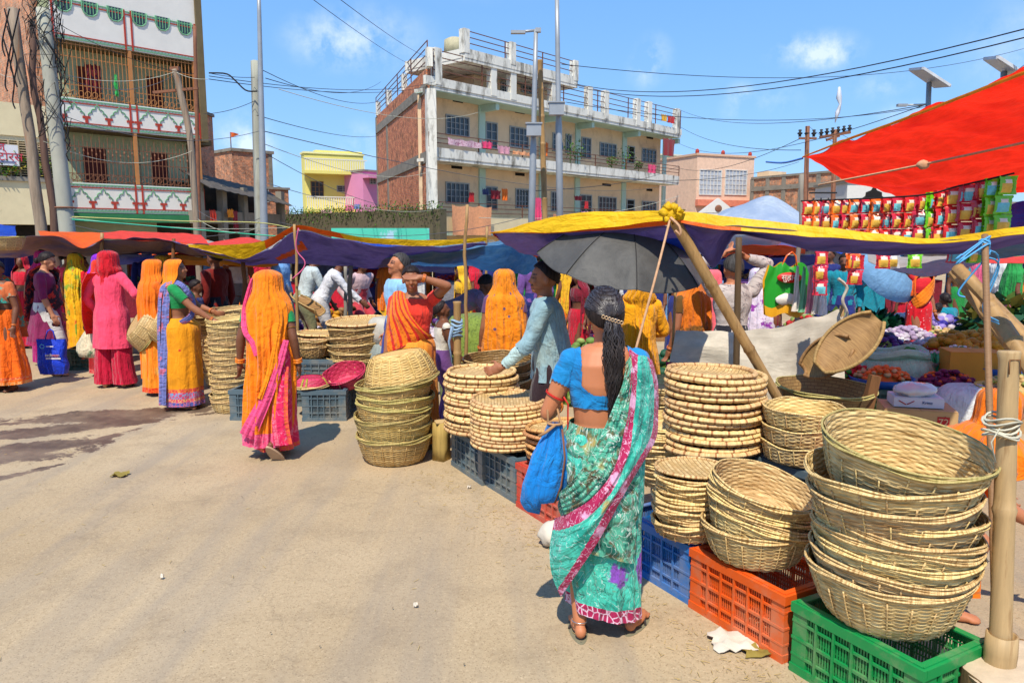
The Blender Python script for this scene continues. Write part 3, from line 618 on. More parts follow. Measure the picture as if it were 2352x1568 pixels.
    mb = MB(); mb.fbox(F_.fr, (u0-.1, -3.1, zat(348, 46)+.002), (u1+.1, -.2, zat(341, 46))); mb.fbox(F_.fr, (u1-.25, -.297, zat(432, 46)+.15), (u1, -.27, zat(348, 46))); mb.build('roof_slab', M_conc, root, world=True)
    (a, b), (c, d) = F_.px(590, 432), F_.px(615, 455); window(F_, (a, c, d-.2, b), root, 1)
    # thin flag on top
    mb = MB(); u, z = F_.px(547, 300); mb.tube([F_.at(u, zat(341, 46), -1), F_.at(u, z, -1)], .03, 6); t = thing('flag', 'tiny orange pennant on a thin mast over the brick house', 'flag', F_.at(u, zat(341, 46), -1)); mb.build('mast', M_rust, t, world=True)
    mb = MB(); mb.grid([[F_.at(u+.04+.5*i/5, z-.3*j/3*(1-i/6)-.05*i/5, -1+.05*math.sin(i)) for j in range(4)] for i in range(6)]); mb.build('cloth', cloth('flag_orange', (244, 110, 40)), t, world=True)
    # tall narrow brick strip right of the ornate house
    F_, root = simple_block('brick_tower', 'narrow pale brick house edge just right of the ornate house', xy(462, 36), xy(500, 38), 4, 0, zat(262, 37), B_pale)
    # green awning net
    # yellow house with pink neighbour
    YL = plain('lemon_paint', (246, 232, 130), .75, .04, 1, .05); PK = plain('pink_paint', (232, 150, 190), .75, .05, 1, .05)
    F_, root = simple_block('yellow_house', 'lemon yellow house with white balcony railing between the brick walls', xy(704, 58), xy(838, 60), 1.2, 0, zat(352, 58), YL, roofm=plain('pale_yellow_paint', (250, 244, 176), .7, .03))
    (u0, z1), (u1, z0) = F_.px(715, 418), F_.px(742, 452); window(F_, (u0, u1, z0, z1), root, 2, mat=plain('brown_frame', (150, 110, 70)))
    (u0, z1), (u1, z0) = F_.px(775, 428), F_.px(812, 440); window(F_, (u0, u1, z0, z1), root, 2)
    WR = plain('white_baluster', (240, 236, 216), .7, .04)
    for (ya, yb, w) in ((365, 392, 1.0), (452, 480, 1.3)):
        za, zb = zat(ya, 58), zat(yb, 58); mb = MB(); mb.fbox(F_.fr, (-.2, 0, zb-.25), (F_.L+.05, w, zb-.02)); mb.build('balcony', YL, root, world=True)
        mb = MB(); mb.fbox(F_.fr, (-.2, w-.1, za-.08), (F_.L, w, za))
        for k in range(26): mb.fbox(F_.fr, (-.15+k*F_.L/25.5, w-.08, zb-.02), (-.08+k*F_.L/25.5, w-.02, za-.08))
        mb.build('balustrade', WR, root, world=True)
    mb = MB(); mb.fbox(F_.fr, (.9, -1.1, zat(352, 58)+.15), (F_.L, -.3, zat(342, 58))); mb.build('roof_room', YL, root, world=True)
    F2, root = simple_block('pink_house', 'pink painted house squeezed between the yellow house and the brick wall', xy(836, 57.5), xy(872, 58.5), 8, 0, zat(392, 57), PK)
    (u0, z1), (u1, z0) = F2.px(850, 410), F2.px(862, 422); window(F2, (u0, u1, z0, z1), root, 1)
    mb = MB(); mb.fbox(F2.fr, (-.05, 0, zat(408, 57)), (F2.L, .8, zat(400, 57))); mb.build('ledge', PK, root, world=True)
    lm = [cloth('wash_pink2', (240, 120, 160)), cloth('wash_yellow2', (244, 214, 110)), cloth('wash_blue2', (110, 140, 200)), cloth('wash_rose2', (240, 190, 190))]
    for i, (px, lb) in enumerate(((((725, 482), (748, 492)), 'pale rose cloth drying before the yellow house'), (((750, 478), (778, 492)), 'yellow cloth drying before the yellow house'), (((778, 472), (798, 487)), 'hot pink cloth drying before the yellow house'), (((798, 470), (812, 482)), 'blue cloth drying before the yellow house'))): laundry(F_, px, None, 2.0, lm[(3, 1, 0, 2)[i]], lb, pxf=lambda x, y: (x, y), seed=i)
    # mossy wall + long painted wall
    F_ = Wall(xy(648, 40), xy(1010, 32)); za, zb = zat(487, 36), 0
    mb = MB(); mb.fbox(F_.fr, (0, -.4, 0), (F_.L, 0, za)); w = mb.build('boundary_wall', M_moss); tag(w, 'long mossy plant grown wall under the yellow house', 'wall')
    r_ = random.Random(8); mb = MB()
    for k in range(2600):
        u = r_.uniform(.2, F_.L); z = za+r_.gauss(.02, .14)-(.5*r_.random() if r_.random() < .6 else 0); p = F_.at(u, z, r_.uniform(-.3, .1)); q = Vector((r_.gauss(0, 1), r_.gauss(0, 1), abs(r_.gauss(0, 1)))).normalized()*.14; n = q.cross(Vector((.3, .2, 1))).normalized()*.03
        mb.add([p, p+q*.5+n, p+q, p+q*.5-n], [(0, 1, 2, 3)])
    tag(mb.build('weeds', M_leaf), 'weeds sprouting along the mossy boundary wall', 'weeds', kind='stuff')
    F3 = Wall(xy(760, 27), xy(985, 27)); zc, zd = zat(524, 27), zat(545, 27); mb = MB()
    mb.fbox(F3.fr, (0, -.2, 0), (F3.L, 0, zc)); w = tag(mb.build('painted_wall', plain('turquoise_paint', (84, 206, 178), .7, .1, .8, .05, stain=((176, 210, 230), .5, .5, .54))), 'low turquoise and pale blue painted wall behind the canopies', 'wall')
    # right side blocks
    F_, root = simple_block('brick_block', 'bare brick building side right of the long cream building', xy(1520, 56), xy(1600, 60), 8, 0, zat(372, 58), brick('block_brick', (170, 116, 90), (150, 96, 74)))
    mb = MB(); mb.fbox(F_.fr, (-.1, -.1, zat(428, 58)), (F_.L, .05, zat(420, 58))); mb.build('concrete_band', M_conc, root, world=True)
    F_, root = simple_block('patterned_house', 'square house with peach patterned front and two big barred windows', xy(1597, 52), xy(1727, 54), 8, 0, zat(360, 53), plain('patterned_tile', (246, 206, 176), .6, .12, 5, .0), roofm=plain('peach_coping', (230, 190, 160), .7, .05))
    for (x0, x1) in ((1608, 1654), (1667, 1712)):
        (u0, z1), (u1, z0) = F_.px(x0, 391), F_.px(x1, 447); window(F_, (u0, u1, z0, z1), root, 5, glass=plain('curtain_glass', (190, 196, 204), .4, .2, 4, 0), grid=4, mat=plain('white_frame', (226, 222, 214)))
    mb = MB(); mb.fbox(F_.fr, (-.05, 0, zat(474, 53)), (F_.L, .3, zat(460, 53))); mb.build('pink_band', plain('salmon_paint', (238, 140, 110)), root, world=True)
    mb = MB()
    for k, x in enumerate((1601, 1660, 1722)): u, _ = F_.px(x, 400); p = F_.at(u, zat(352, 53), -.05); mb.ell(p, (.14, .14, .2), None, 10, 6)
    mb.build('roof_finial', M_red, root, world=True)
    F_, root = simple_block('brick_row', 'long low brick wall with concrete columns beyond the electricity poles', xy(1725, 52), xy(2010, 44), 5, 0, zat(412, 52), B_pale)
    mb = MB()
    for k in range(8): mb.fbox(F_.fr, (F_.L*k/7-.15, 0, 0), (F_.L*k/7+.15, .06, zat(412, 52)))
    mb.fbox(F_.fr, (0, .061, zat(440, 52)), (F_.L, .09, zat(430, 52))); mb.build_boxes('concrete_column', M_conc, root, world=True)
    (u0, z0), _ = F_.px(1745, 412), 0; mb = MB(); mb.fbox(F_.fr, (.1, -2, zat(412, 52)+.15), (1.1, -.3, zat(395, 52))); mb.build('roof_room', M_cream, root, world=True)
    F_, root = simple_block('white_temple', 'small white building with scalloped arch beyond the red tarp', xy(1942, 38), xy(2060, 38), 4, 0, zat(420, 38), plain('whitewash', (226, 222, 214), .8, .06))
    mb = MB(); pts = [(-.6, 0), (-.6, .5), (-.42, .62), (-.4, .8), (-.15, .9), (0, 1.15), (.15, .9), (.4, .8), (.42, .62), (.6, .5), (.6, 0)]
    uc, zc = F_.px(2005, 470); d = [F_.at(uc+x, zc-.2+y, .02) for x, y in pts]; mb.add(d, [tuple(range(len(d)))[::-1]], smooth=False); mb.build('arch', M_dark, root, world=True)
    F_, root = simple_block('mint_house', 'tiny pale green house top behind the cream building corner', xy(1520, 70), xy(1582, 72), 6, 0, zat(356, 70), plain('pale_mint', (206, 226, 180), .7, .04), roofm=plain('pale_coping', (240, 238, 210), .7, .04))
    # houses and shop fronts that close the square behind the stalls
    for i, (x0, x1, Y, py, m, lb) in enumerate(((985, 1130, 29, 560, M_cream2, 'low pale shop wall behind the middle stalls'), (1600, 1900, 33, 505, M_conc, 'grey shop front behind the right stalls'), (2040, 2700, 36, 470, M_cream2, 'pale shop front at far right behind the red tarp'), (2000, 2300, 40, 430, B_pale, 'brick shop front partly hidden by the snack strings'))):
        simple_block('market_building', lb, xy(x0, Y), xy(x1, Y+.5), 4, 0, zat(py, Y), m)
    # small gabled shrine front seen between the tents
    c = P(1650, 480, 30); t = thing('shrine', 'little white gabled shrine front between the tents', 'shrine', (c.x, c.y, 0)); mb = MB(); z = c.z
    mb.add([(c.x-.75, c.y, z-.15), (c.x+.75, c.y, z-.15), (c.x, c.y, z+.42), (c.x-.75, c.y+.3, z-.15), (c.x+.75, c.y+.3, z-.15), (c.x, c.y+.3, z+.42)], [(0, 1, 2), (3, 5, 4), (0, 2, 5, 3), (1, 4, 5, 2), (0, 3, 4, 1)], smooth=False); mb.box((c.x, c.y+.16, (z-.16)/2), (1.3, .28, z-.16)); mb.build('gable', MATS['whitewash'], t, world=True)
    mb = MB(); mb.ell((c.x, c.y-.01, z+.02), (.14, .03, .14)); mb.build('roundel', M_rust, t, world=True)
other_buildings()
# ---------------------------------------------------------------- poles, lamps, wires
def lerp(a, b, t): return a+(b-a)*t
def pole(name, label, p, q, r0, r1, mat, cat='pole', n=10, bands=None, wob=.0, seed=0, segs=14):
    mb = MB(); p, q = Vector(p), Vector(q)
    pts = [p.lerp(q, k/segs)+Vector((wob*pn(k*.4, seed), wob*pn(k*.4, seed+5), 0)) for k in range(segs+1)]
    mb.tube(pts, [lerp(r0, r1, k/segs) for k in range(segs+1)], n); return tag(mb.build(name, mat), label, cat)
def bamboo_mesh(p, q, r, nodes=.32, n=12, bend=0., seed=0, split=False):
    p, q = Vector(p), Vector(q); L = (q-p).length; k = max(2, int(L/nodes)); pts = []; rr = []; r_ = random.Random(seed)
    for i in range(k):
        for f, s in ((0, 1.0), (.06, .95), (.5, .93), (.94, .95), (.985, 1.1)):
            t = (i+f)/k; pts.append(p.lerp(q, t)+Vector((bend*math.sin(PI*t), bend*.3*math.sin(5*t), 0))); rr.append(r*s*(1-.12*t))
    pts.append(q); rr.append(r*.86); mb = MB(); mb.tube(pts, rr, n); return mb
def bamboo(name, label, p, q, r, cat='bamboo pole', mat=None, **k): return tag(bamboo_mesh(p, q, r, **k).build(name, mat or M_bamb), label, cat)
def utilities():
    cp = plain('pole_concrete', (176, 176, 160), .9, .15, 3, .2, stain=((120, 108, 90), 1.2, .55, .75), st=(1, 1, .4))
    rp = plain('weathered_wood_pole', (156, 138, 118), .85, .3, 4, .4, st=(6, 6, .6), stain=((176, 112, 66), .9, .56, .66))
    # leaning wooden pole and concrete pole with tangle, far left
    a, b = P(128, 610, 13), P(28, 20, 13); a.z = 0; a.x -= .1
    pole('leaning_pole', 'leaning rust brown wooden utility pole at the far left', a, b, .1, .075, rp, 'utility pole', 12, wob=.05)
    pole('leaning_post', 'thin dark second pole lashed against the leaning brown pole', a+Vector((.15, .1, 0)), b+Vector((.18, .1, -.2)), .07, .05, plain('dark_wood_pole', (110, 84, 72), .85, .3, 4, .3, st=(6, 6, .6)), 'utility pole', 8, wob=.08, seed=4)
    a, b = P(160, 600, 12.5), P(98, 20, 12.5); a.z = 0; a.x += .06
    t = thing('concrete_pole', 'thick grey concrete utility pole wound with tangled black cables', 'utility pole', a); mb = MB(); mb.tube([a.lerp(b, k/10)-a for k in range(11)], [lerp(.135, .1, k/10) for k in range(11)], 14); mb.build('shaft', cp, t)
    r_ = random.Random(2); mb = MB()
    for k in range(15):
        c = a.lerp(b, r_.uniform(.66, 1.0)); rad = r_.uniform(.14, .3); pts = []
        for j in range(15):
            an = j/14*2*PI*r_.uniform(.8, 1.3)+r_.random(); pts.append(c+Vector((rad*math.cos(an)*r_.uniform(.8, 1.2), rad*math.sin(an), .35*math.sin(an*1.3+k)+r_.uniform(-.08, .08)))-a)
        mb.tube(pts, .006, 4)
    for k in range(9):
        s = r_.uniform(.1, .9); c = a.lerp(b, s)-a; pts = [a.lerp(b, s+j*.02)-a+Vector((.16+.1*r_.random(), -.1, 0)) for j in range(8)]; mb.tube(pts, .01, 4)
    mb.build('cable_tangle', M_wire, t)
    mb = MB()
    for s in (.42,): c = a.lerp(b, s)-a; mb.tube([c+Vector((.14*math.cos(x), .14*math.sin(x), 0)) for x in [j*PI/8 for j in range(17)]], .014, 5)
    mb.build('strap', M_rust, t)
    for i, (x0, y0, x1, y1) in enumerate(((10, 20, 30, 170), (22, 20, 12, 130), (8, 90, 35, 250), (45, 20, 18, 210), (16, 60, 40, 200))):
        rope('hanging_cable', ('loose black cable %s at the far left' % ('looping from the frame top', 'hanging straight down', 'drooping in a long loop', 'crossing the leaning pole', 'with a kink near its end')[i]), [P(x0, y0, 12.7), P((x0+x1)/2+10*(-1)**i, (y0+y1)/2+10, 12.7), P(x1-6, y1-20, 12.7), P(x1, y1, 12.7)], .012, M_wire, cat='cable')
    # metal street pole
    a, b = P(603, 560, 15), P(594, -30, 15); a.z = 0; pole('metal_pole', 'tall grey metal pole standing alone right of the dark shed', a, b, .09, .035, M_steel, 'pole', 12)
    a2 = P(597, 560, 15.2); b2 = P(586, 140, 15.2); a2.z = 0; pole('concrete_post', 'square topped concrete post standing against the tall grey metal pole', a2, b2, .13, .09, cp, 'post', 4)
    # small crooked pole in front of ornate house
    a, b = P(452, 530, 16), P(402, 160, 16); a.z = 0
    t = thing('crooked_pole', 'crooked thin wooden power pole with a crossbar before the ornate house', 'utility pole', a); mb = MB(); pts = [a, P(448, 470, 16), P(437, 320, 16), P(415, 215, 16), P(402, 160, 16)]; mb.tube([Vector(q)-a for q in crom(pts, 20)], .07, 8); mb.build('shaft', rp, t)
    mb = MB(); mb.bar(P(352, 213, 16)-a, P(455, 203, 16)-a, .06, .05); mb.bar(P(392, 160, 16)-a, P(412, 158, 16)-a, .1, .08); mb.build('crossbar', M_rust, t)
    a, b = P(452, 530, 18), P(447, 60, 18); a.z = 0; pole('thin_pole', 'thin straight pole at the right edge of the ornate house', a, b, .05, .04, M_rust)
    # street lamps in front of the long building
    for i, (x0, x1, yt, lb, lamp) in enumerate(((1216, 1231, 68, 'grey steel street lamp with a single arm over the cream building', 1), (1292, 1279, -20, 'taller grey steel pole with a meter box in front of the cream building', 0))):
        a, b = P(x0, 505, 14), P(x1, yt, 14); a.z = 0; t = thing('street_lamp' if lamp else 'steel_pole', lb, 'street lamp' if lamp else 'pole', a)
        mb = MB(); m1 = a.lerp(b, .62); pts = [Vector((0, 0, 0)), (a.lerp(b, .5)-a), (m1-a), (a.lerp(b, .65)-a), (a.lerp(b, .85)-a), (b-a)]; mb.tube(pts, [.062, .062, .06, .046, .043, .038], 12); mb.build('shaft', M_steel, t)
        bx = P((1226, 1278)[i], (300, 252)[i], 13.85); mb = MB(); mb.box(bx-a, (.26, .2, .2)); mb.box(bx-a+Vector((0, 0, .115)), (.3, .24, .025)); mb.build('meter_box', M_steel, t)
        if lamp:
            mb = MB(); c = P(1231, 70, 14); e = P(1192, 74, 14); mb.tube([c-a, e-a], .025, 6); mb.box(P(1190, 74.5, 14)-a, (.26, .1, .05)); mb.box(P(1236, 70, 14)-a, (.1, .09, .07)); mb.build('lamp_arm', M_steel, t)
    a, b = P(1262, 500, 14.5), P(1240, 138, 14.5); a.z = 0; bamboo('bamboo_pole', 'tall bare bamboo pole leaning between the two steel poles', a, b, .062, nodes=.5, seed=3)
    # solar lamps at right
    for i, (x, yb, yt, w) in enumerate(((2134, 470, 155, 1), (2306, 470, 130, 2))):
        Y = 16-i*3; a = P(x, yb, Y); a.z = 0; t = thing('solar_lamp', ('solar street lamp with tilted panel standing clear above the red tarp', 'second solar lamp half hidden behind the red tarp edge')[i], 'solar lamp', a)
        mb = MB(); b = P(x, yt+35, Y); mb.tube([(0, 0, 0), b-a], [.07, .05], 10); mb.tube([P(x, 240, Y)-a, P(x-60, 242, Y)-a], .02, 6); mb.box(P(x-62, 242, Y)-a, (.2, .09, .05)); mb.build('shaft', M_steel, t)
        c1, c2, c3, c4 = [P(x+dx, yt+dy, Y+dy2) for dx, dy, dy2 in ((-44, 5, .3), (-14, 2, -.4), (48, 42, -.4), (14, 45, .3))]
        mb = MB(); n = (c2-c1).cross(c3-c2).normalized()*.03; mb.add([q-a for q in (c1, c2, c3, c4)]+[q-a-n for q in (c1, c2, c3, c4)], [(0, 1, 2, 3), (7, 6, 5, 4), (0, 4, 5, 1), (1, 5, 6, 2), (2, 6, 7, 3), (3, 7, 4, 0)], smooth=False); mb.build('solar_panel', plain('solar_cell', (178, 186, 196), .35, .06, 30, 0, metal=.1), t)
        mb = MB(); mb.bar(c1-a, c2-a, .05, .05); mb.bar(c2-a, c3-a, .05, .05); mb.bar(c3-a, c4-a, .05, .05); mb.bar(c4-a, c1-a, .05, .05); mb.tube([(c1+c3)/2-a, b-a], .03, 6); mb.build('panel_frame', plain('aluminium', (206, 208, 210), .4), t)
    # electricity poles
    for i, (x, yt, Y) in enumerate(((1855, 290, 24), (1918, 298, 26))):
        a = P(x, 480, Y); a.z = 0; b = P(x, yt, Y); t = thing('electricity_pole', ('slim rusty electricity pole with insulator on top', 'electricity pole with a crowded crossarm of insulators')[i], 'utility pole', a)
        mb = MB(); mb.tube([(0, 0, 0), b-a], [.1, .07], 8); mb.build('shaft', M_rust, t); mb = MB()
        if i: mb.bar(P(x-35, 316, Y)-a, P(x+35, 304, Y)-a, .1, .09); mb.bar(P(x-20, 322, Y)-a, P(x+10, 312, Y)-a, .08, .08)
        mb.bar(P(x-20, 318+i*60, Y)-a, P(x+20, 318+i*60, Y)-a, .07, .06); mb.build('crossarm', M_rust, t); mb = MB()
        for k in range(6 if i else 3): c = P(x-32+13*k if i else x-18+16*k, 312-k*2 if i else 314, Y)-a; mb.lathe([(0, .22), (.06, .2), (.03, .14), (.09, .1), (.04, .05), (.05, 0)], 8, tuple(c))
        mb.build('insulator', M_wire, t)
    tb = MB(); tb.fbox((P(1858, 445, 25), Vector((1, 0, 0)), Vector((0, -1, 0))), (0, 0, 0), (.9, .05, .05)); 
    for k in range(3): tb.tube([P(1870+17*k, 455, 25), P(1866+17*k, 462, 25), P(1872+17*k, 466, 25)], .03, 5)
    tag(tb.build('cable_bracket', M_wire), 'black bracket with three hooks between the electricity poles', 'bracket')
    # wires
    ws = [((480, 175, 15), (1000, 188, 34), .3), ((480, 182, 15), (1006, 194, 34), .3), ((480, 168, 15), (585, 178, 15), .03), ((590, 265, 15), (870, 312, 40), .2), ((610, 180, 15), (875, 188, 40), .4), ((600, 160, 15), (900, 220, 40), .5), ((640, 205, 15), (1100, 258, 33), .4), ((600, 300, 15), (1560, 420, 50), .8),
          ((470, 262, 16), (583, 233, 15), .05), ((640, -60, 10), (946, 150, 34), .1), ((730, -40, 10), (982, 132, 34), .1), ((60, 10, 12.5), (445, 170, 16), .2), ((1320, 193, 30), (2400, 55, 12), .6), ((1330, 201, 30), (2400, 75, 12), .6), ((1290, 148, 14), (2352, 112, 24), .5), ((1300, 235, 14), (2134, 244, 16), .3),
          ((1560, 252, 50), (2134, 240, 16), .6), ((1200, 440, 14), (1560, 380, 50), .3), ((1555, 385, 50), (1835, 320, 24), .5), ((1560, 290, 50), (1840, 345, 24), .4), ((1560, 330, 50), (2134, 238, 16), .8), ((1300, 400, 14), (1835, 372, 24), .3), ((1920, 300, 26), (2352, 180, 12), .7), ((1860, 292, 24), (2352, 150, 12), .9),
          ((100, 325, 12.6), (445, 345, 16), .3), ((130, 260, 12.6), (600, 300, 15), .3), ((140, 170, 12.6), (402, 165, 16), .15), ((140, 176, 12.6), (402, 172, 16), .25), ((402, 165, 16), (478, 182, 15), .05), ((160, 515, 12), (560, 532, 12), .15), ((160, 500, 12), (700, 520, 14), .1), ((140, 285, 12.6), (430, 300, 16), .1),
          ((605, 330, 15), (985, 395, 34), .4), ((605, 350, 15), (985, 470, 34), .5), ((610, 420, 15), (1010, 480, 34), .3), ((450, 480, 16), (600, 500, 15), .2), ((450, 500, 16), (600, 520, 15), .2), ((640, 510, 15), (1200, 500, 14), .3), ((0, 170, 20), (60, 175, 13), .05), ((0, 80, 20), (120, 150, 12.5), .3), ((1100, 500, 20), (1560, 450, 30), .3)]
    wm = [M_wire, plain('grey_cable', (96, 96, 100), .6, .1), plain('pale_cord', (190, 190, 170), .7, .1)]
    wl = ('from the tall metal pole', 'from the crooked pole', 'over the brick house', 'across the cream facade', 'high in the blue sky', 'between the lamp poles', 'towards the solar lamp', 'past the balconies')
    for i, (p, q, s) in enumerate(ws):
        A_, B_ = P(p[0], p[1], p[2]), P(q[0], q[1], q[2]); d = math.sqrt(p[2]*q[2])
        rope('overhead_wire', 'thin %s overhead wire strung across the sky and buildings' % ('dark', 'grey', 'pale')[0 if i < 24 and i not in (7, 6) else 1 if i % 2 else 2], [A_, B_], .0015+.00026*d if i not in (12, 13) else .011, wm[0 if i < 24 and i not in (7, 6) else 1 if i % 2 else 2], s, 20, 'wire', 'overhead wires', 4)
    rope('slack_cable', 'thick black service cable dropping in a curve to the tall metal pole', [P(480, 168, 15), P(520, 170, 15), P(540, 185, 15), P(565, 208, 15), P(590, 210, 15)], .015, M_wire, cat='cable')
    rope('green_line', 'bright green cord stretched from the concrete pole past the sheds', [P(165, 504, 12), P(420, 525, 12.5), P(600, 540, 13), P(690, 545, 13)], .011, plain('green_cord', (70, 190, 150), .6), cat='rope', n=24)
    rope('yellow_line', 'yellowish cord stretched beneath the ornate balconies', [P(165, 498, 12), P(420, 508, 12.5), P(600, 512, 13), P(690, 530, 13)], .009, plain('yellow_cord', (206, 200, 120), .6), cat='rope', n=24)
    # torn plastic strip hanging on a wire
    mb = MB(); pts = [P(1928, 200, 20), P(1927, 225, 20), P(1930, 240, 20), P(1924, 258, 20), P(1918, 282, 20)]; mb.tube(pts, [.03, .07, .03, .06, .01], 6); tag(mb.build('plastic_strip', plain('white_plastic_film', (226, 228, 232), .5)), 'torn white plastic strip dangling from a wire in the sky', 'plastic strip')
utilities()
# ---------------------------------------------------------------- canopies
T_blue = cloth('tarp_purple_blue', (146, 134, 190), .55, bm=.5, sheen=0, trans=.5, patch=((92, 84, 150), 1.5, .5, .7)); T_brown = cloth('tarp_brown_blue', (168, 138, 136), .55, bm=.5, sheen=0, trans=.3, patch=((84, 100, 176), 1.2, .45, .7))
T_yel = cloth('tarp_yellow', (250, 200, 30), .5, bm=.3, sheen=0, patch=((230, 170, 20), 2, .5, .8), trans=.15); T_or = cloth('tarp_orange', (250, 104, 26), .5, bm=.3, sheen=0, trans=.2); T_red = cloth('tarp_red', (248, 46, 24), .5, bm=.35, sheen=0, trans=.68, patch=((222, 28, 18), 1.2, .5, .75), k=.9)
T_red2 = cloth('tarp_red_faded', (240, 74, 56), .6, bm=.3, sheen=0, trans=.2); T_sky = cloth('tarp_pale_blue', (124, 178, 216), .6, bm=.5, sheen=0, trans=.6, patch=((160, 200, 226), 2.2, .5, .7)); T_wh = cloth('tarp_white', (214, 226, 240), .6, bm=.3, sheen=0, trans=.4, patch=((190, 208, 232), 1, .45, .6))
T_bl = cloth('tarp_royal_blue', (36, 78, 190), .5, bm=.4, sheen=0, trans=.3, patch=((70, 120, 220), 2, .5, .8)); T_grey = cloth('tarp_grey', (176, 168, 160), .7, bm=.4, sheen=0, trans=.2); T_yd = cloth('tarp_mustard', (206, 150, 24), .6, bm=.3, sheen=0, trans=.4)
def PR(*a): return [P(*q) for q in a]
def canopies():
    # canopy over the basket stall: rope line with yellow hem, orange strip, purple underside
    top = PR((1124, 532, 5.2), (1170, 524, 5.1), (1235, 504, 4.95), (1345, 488, 4.7), (1482, 486, 4.5), (1538, 482, 4.35))
    mid = PR((1126, 534, 5.19), (1170, 533, 5.09), (1235, 534, 4.93), (1345, 530, 4.67), (1482, 513, 4.47), (1540, 508, 4.33))
    root = tarp('canopy', 'yellow hemmed purple canopy tied at a knot over the slanting bamboo pole, left half', [top, mid], [T_yel, T_or], 6, 40, 0, 0, .01, 3, .004, cat='canopy')
    low = PR((1127, 535, 5.2), (1170, 534, 5.11), (1235, 536, 4.95), (1345, 533, 4.69), (1482, 523, 4.49), (1541, 517, 4.36))
    tarp('hem', '', [mid, low], [T_or], 4, 40, 0, 0, .004, 3, parent=root)
    back = PR((1236, 588, 6.2), (1300, 592, 6.1), (1370, 600, 6.0), (1440, 612, 5.9), (1540, 624, 5.6), (1640, 618, 5.3))
    tarp('underside', '', [low, [a.lerp(b, .5)+Vector((0, 0, -.04)) for a, b in zip(low, back)], back], [T_blue, T_bl], 24, 40, lambda i, j: 1 if j > 24 and i > 4 else 0, lambda i, j: 0, .02, 4, parent=root)
    tarp('edge_tape', '', [PR((1131, 534, 5.19), (1165, 550, 5.5), (1200, 568, 5.85), (1236, 587, 6.18)), PR((1135, 541, 5.19), (1163, 556, 5.5), (1198, 574, 5.85), (1233, 592, 6.18))], [T_or], 4, 20, 0, 0, .002, parent=root)
    top = PR((1540, 484, 4.35), (1640, 492, 4.3), (1800, 511, 4.2), (1980, 530, 4.0), (2140, 546, 3.8), (2240, 536, 3.65), (2352, 522, 3.5), (2470, 505, 3.4))
    mid = PR((1541, 508, 4.33), (1640, 523, 4.27), (1800, 540, 4.17), (1980, 548, 3.98), (2140, 558, 3.78), (2240, 552, 3.63), (2352, 538, 3.48), (2470, 522, 3.38))
    root = tarp('canopy', 'yellow hemmed purple canopy sagging from the knot to the right edge, right half', [top, mid], [T_yel, T_or], 8, 70, lambda i, j: 1 if (j < 14 and i > 4) else 0, 0, .012, 3, cat='canopy')
    low = PR((1548, 520, 4.36), (1600, 575, 4.5), (1640, 617, 4.6), (1672, 560, 4.4), (1700, 538, 4.3), (1800, 562, 4.3), (1930, 580, 4.15), (2100, 586, 3.95), (2240, 578, 3.8), (2352, 560, 3.65), (2470, 545, 3.5))
    mid2 = PR((1541, 504, 4.335), (1585, 508, 4.31), (1630, 513, 4.28), (1665, 517, 4.26), (1700, 520, 4.24), (1800, 530, 4.175), (1930, 540, 4.06), (2100, 552, 3.85), (2240, 550, 3.635), (2352, 536, 3.485), (2470, 522, 3.385))
    tarp('valance', '', [mid2, [a.lerp(b, .5)+Vector((0, .05, 0)) for a, b in zip(mid2, low)], low], [T_blue], 14, 80, 0, 0, .02, 3, parent=root)
    back = PR((1640, 560, 7), (1700, 560, 7.2), (1800, 565, 7.2), (1900, 566, 7.2), (1980, 568, 7.2), (2060, 570, 7.2), (2150, 570, 7.2), (2240, 568, 7.2), (2352, 560, 7.2), (2420, 560, 7.2), (2500, 556, 7.2))
    # knot
    k0 = P(1540, 492, 4.33); mb = MB(); mb.ell(k0, (.05, .05, .045), None, 14, 10)
    for an in range(7): mb.tube([k0+Vector((.03*math.cos(an), -.02, .03*math.sin(an))), k0+Vector((.062*math.cos(an*.9+.4), -.03, .05*math.sin(an*.9+.4)+.01))], [.028, .022], 6)
    mb.v = [tuple(Vector(p)+Vector((1, 1, 1))*.02*pn(p[0]*30, p[1]*30, p[2]*30)) for p in mb.v]
    tag(mb.build('tarp_knot', T_yel), 'bunched yellow tarp knot on top of the slanting bamboo pole', 'knot')
    rp = plain('jute_rope', (206, 160, 120), .85, .2, 30, .3)
    rope('jute_rope', 'taut jute rope running down left from the tarp knot', [P(1540, 500, 4.3), P(1520, 580, 4.1), P(1498, 665, 3.95), P(1450, 840, 3.8)], .007, rp, n=10)
    rope('jute_rope', 'loose end of jute rope curling at the tarp knot', [P(1540, 500, 4.28), P(1560, 520, 4.25), P(1562, 540, 4.25), P(1550, 530, 4.25)], .01, rp, n=10)
    bamboo('slanting_pole', 'thick slanting bamboo pole propping the canopy knot', P(1545, 500, 4.36), G(1812, 952, .5)*1 if False else P(1806, 948, 4.45), .036, nodes=.42, seed=2)
    a = P(1697, 545, 5.3); b = P(1697, 850, 5.3); b.z = .0; pole('support_pole', 'dark upright pole behind the slanting bamboo in front of the cloth screen', b, a, .024, .022, plain('dark_pole', (100, 78, 52), .7, .3, 5, .2, st=(6, 6, .6)))
    a = P(2262, 540, 3.35); b = P(2285, 975, 2.95); pole('cane', 'thin segmented cane tied to the bamboo post at right', P(2286, 1440, 2.62), a, .012, .014, plain('cane_brown', (150, 112, 76), .6, .2, 40, .2, st=(1, 1, 6)))
    # big red tarp overhead at right
    r0 = PR((1843, 362, 7.0), (1960, 318, 6.2), (2090, 272, 5.4), (2220, 222, 4.7), (2352, 172, 4.1), (2500, 120, 3.6))
    r1 = PR((1843, 364, 7.05), (1985, 345, 6.5), (2120, 318, 6.0), (2250, 285, 5.5), (2380, 250, 5.1), (2520, 215, 4.8))
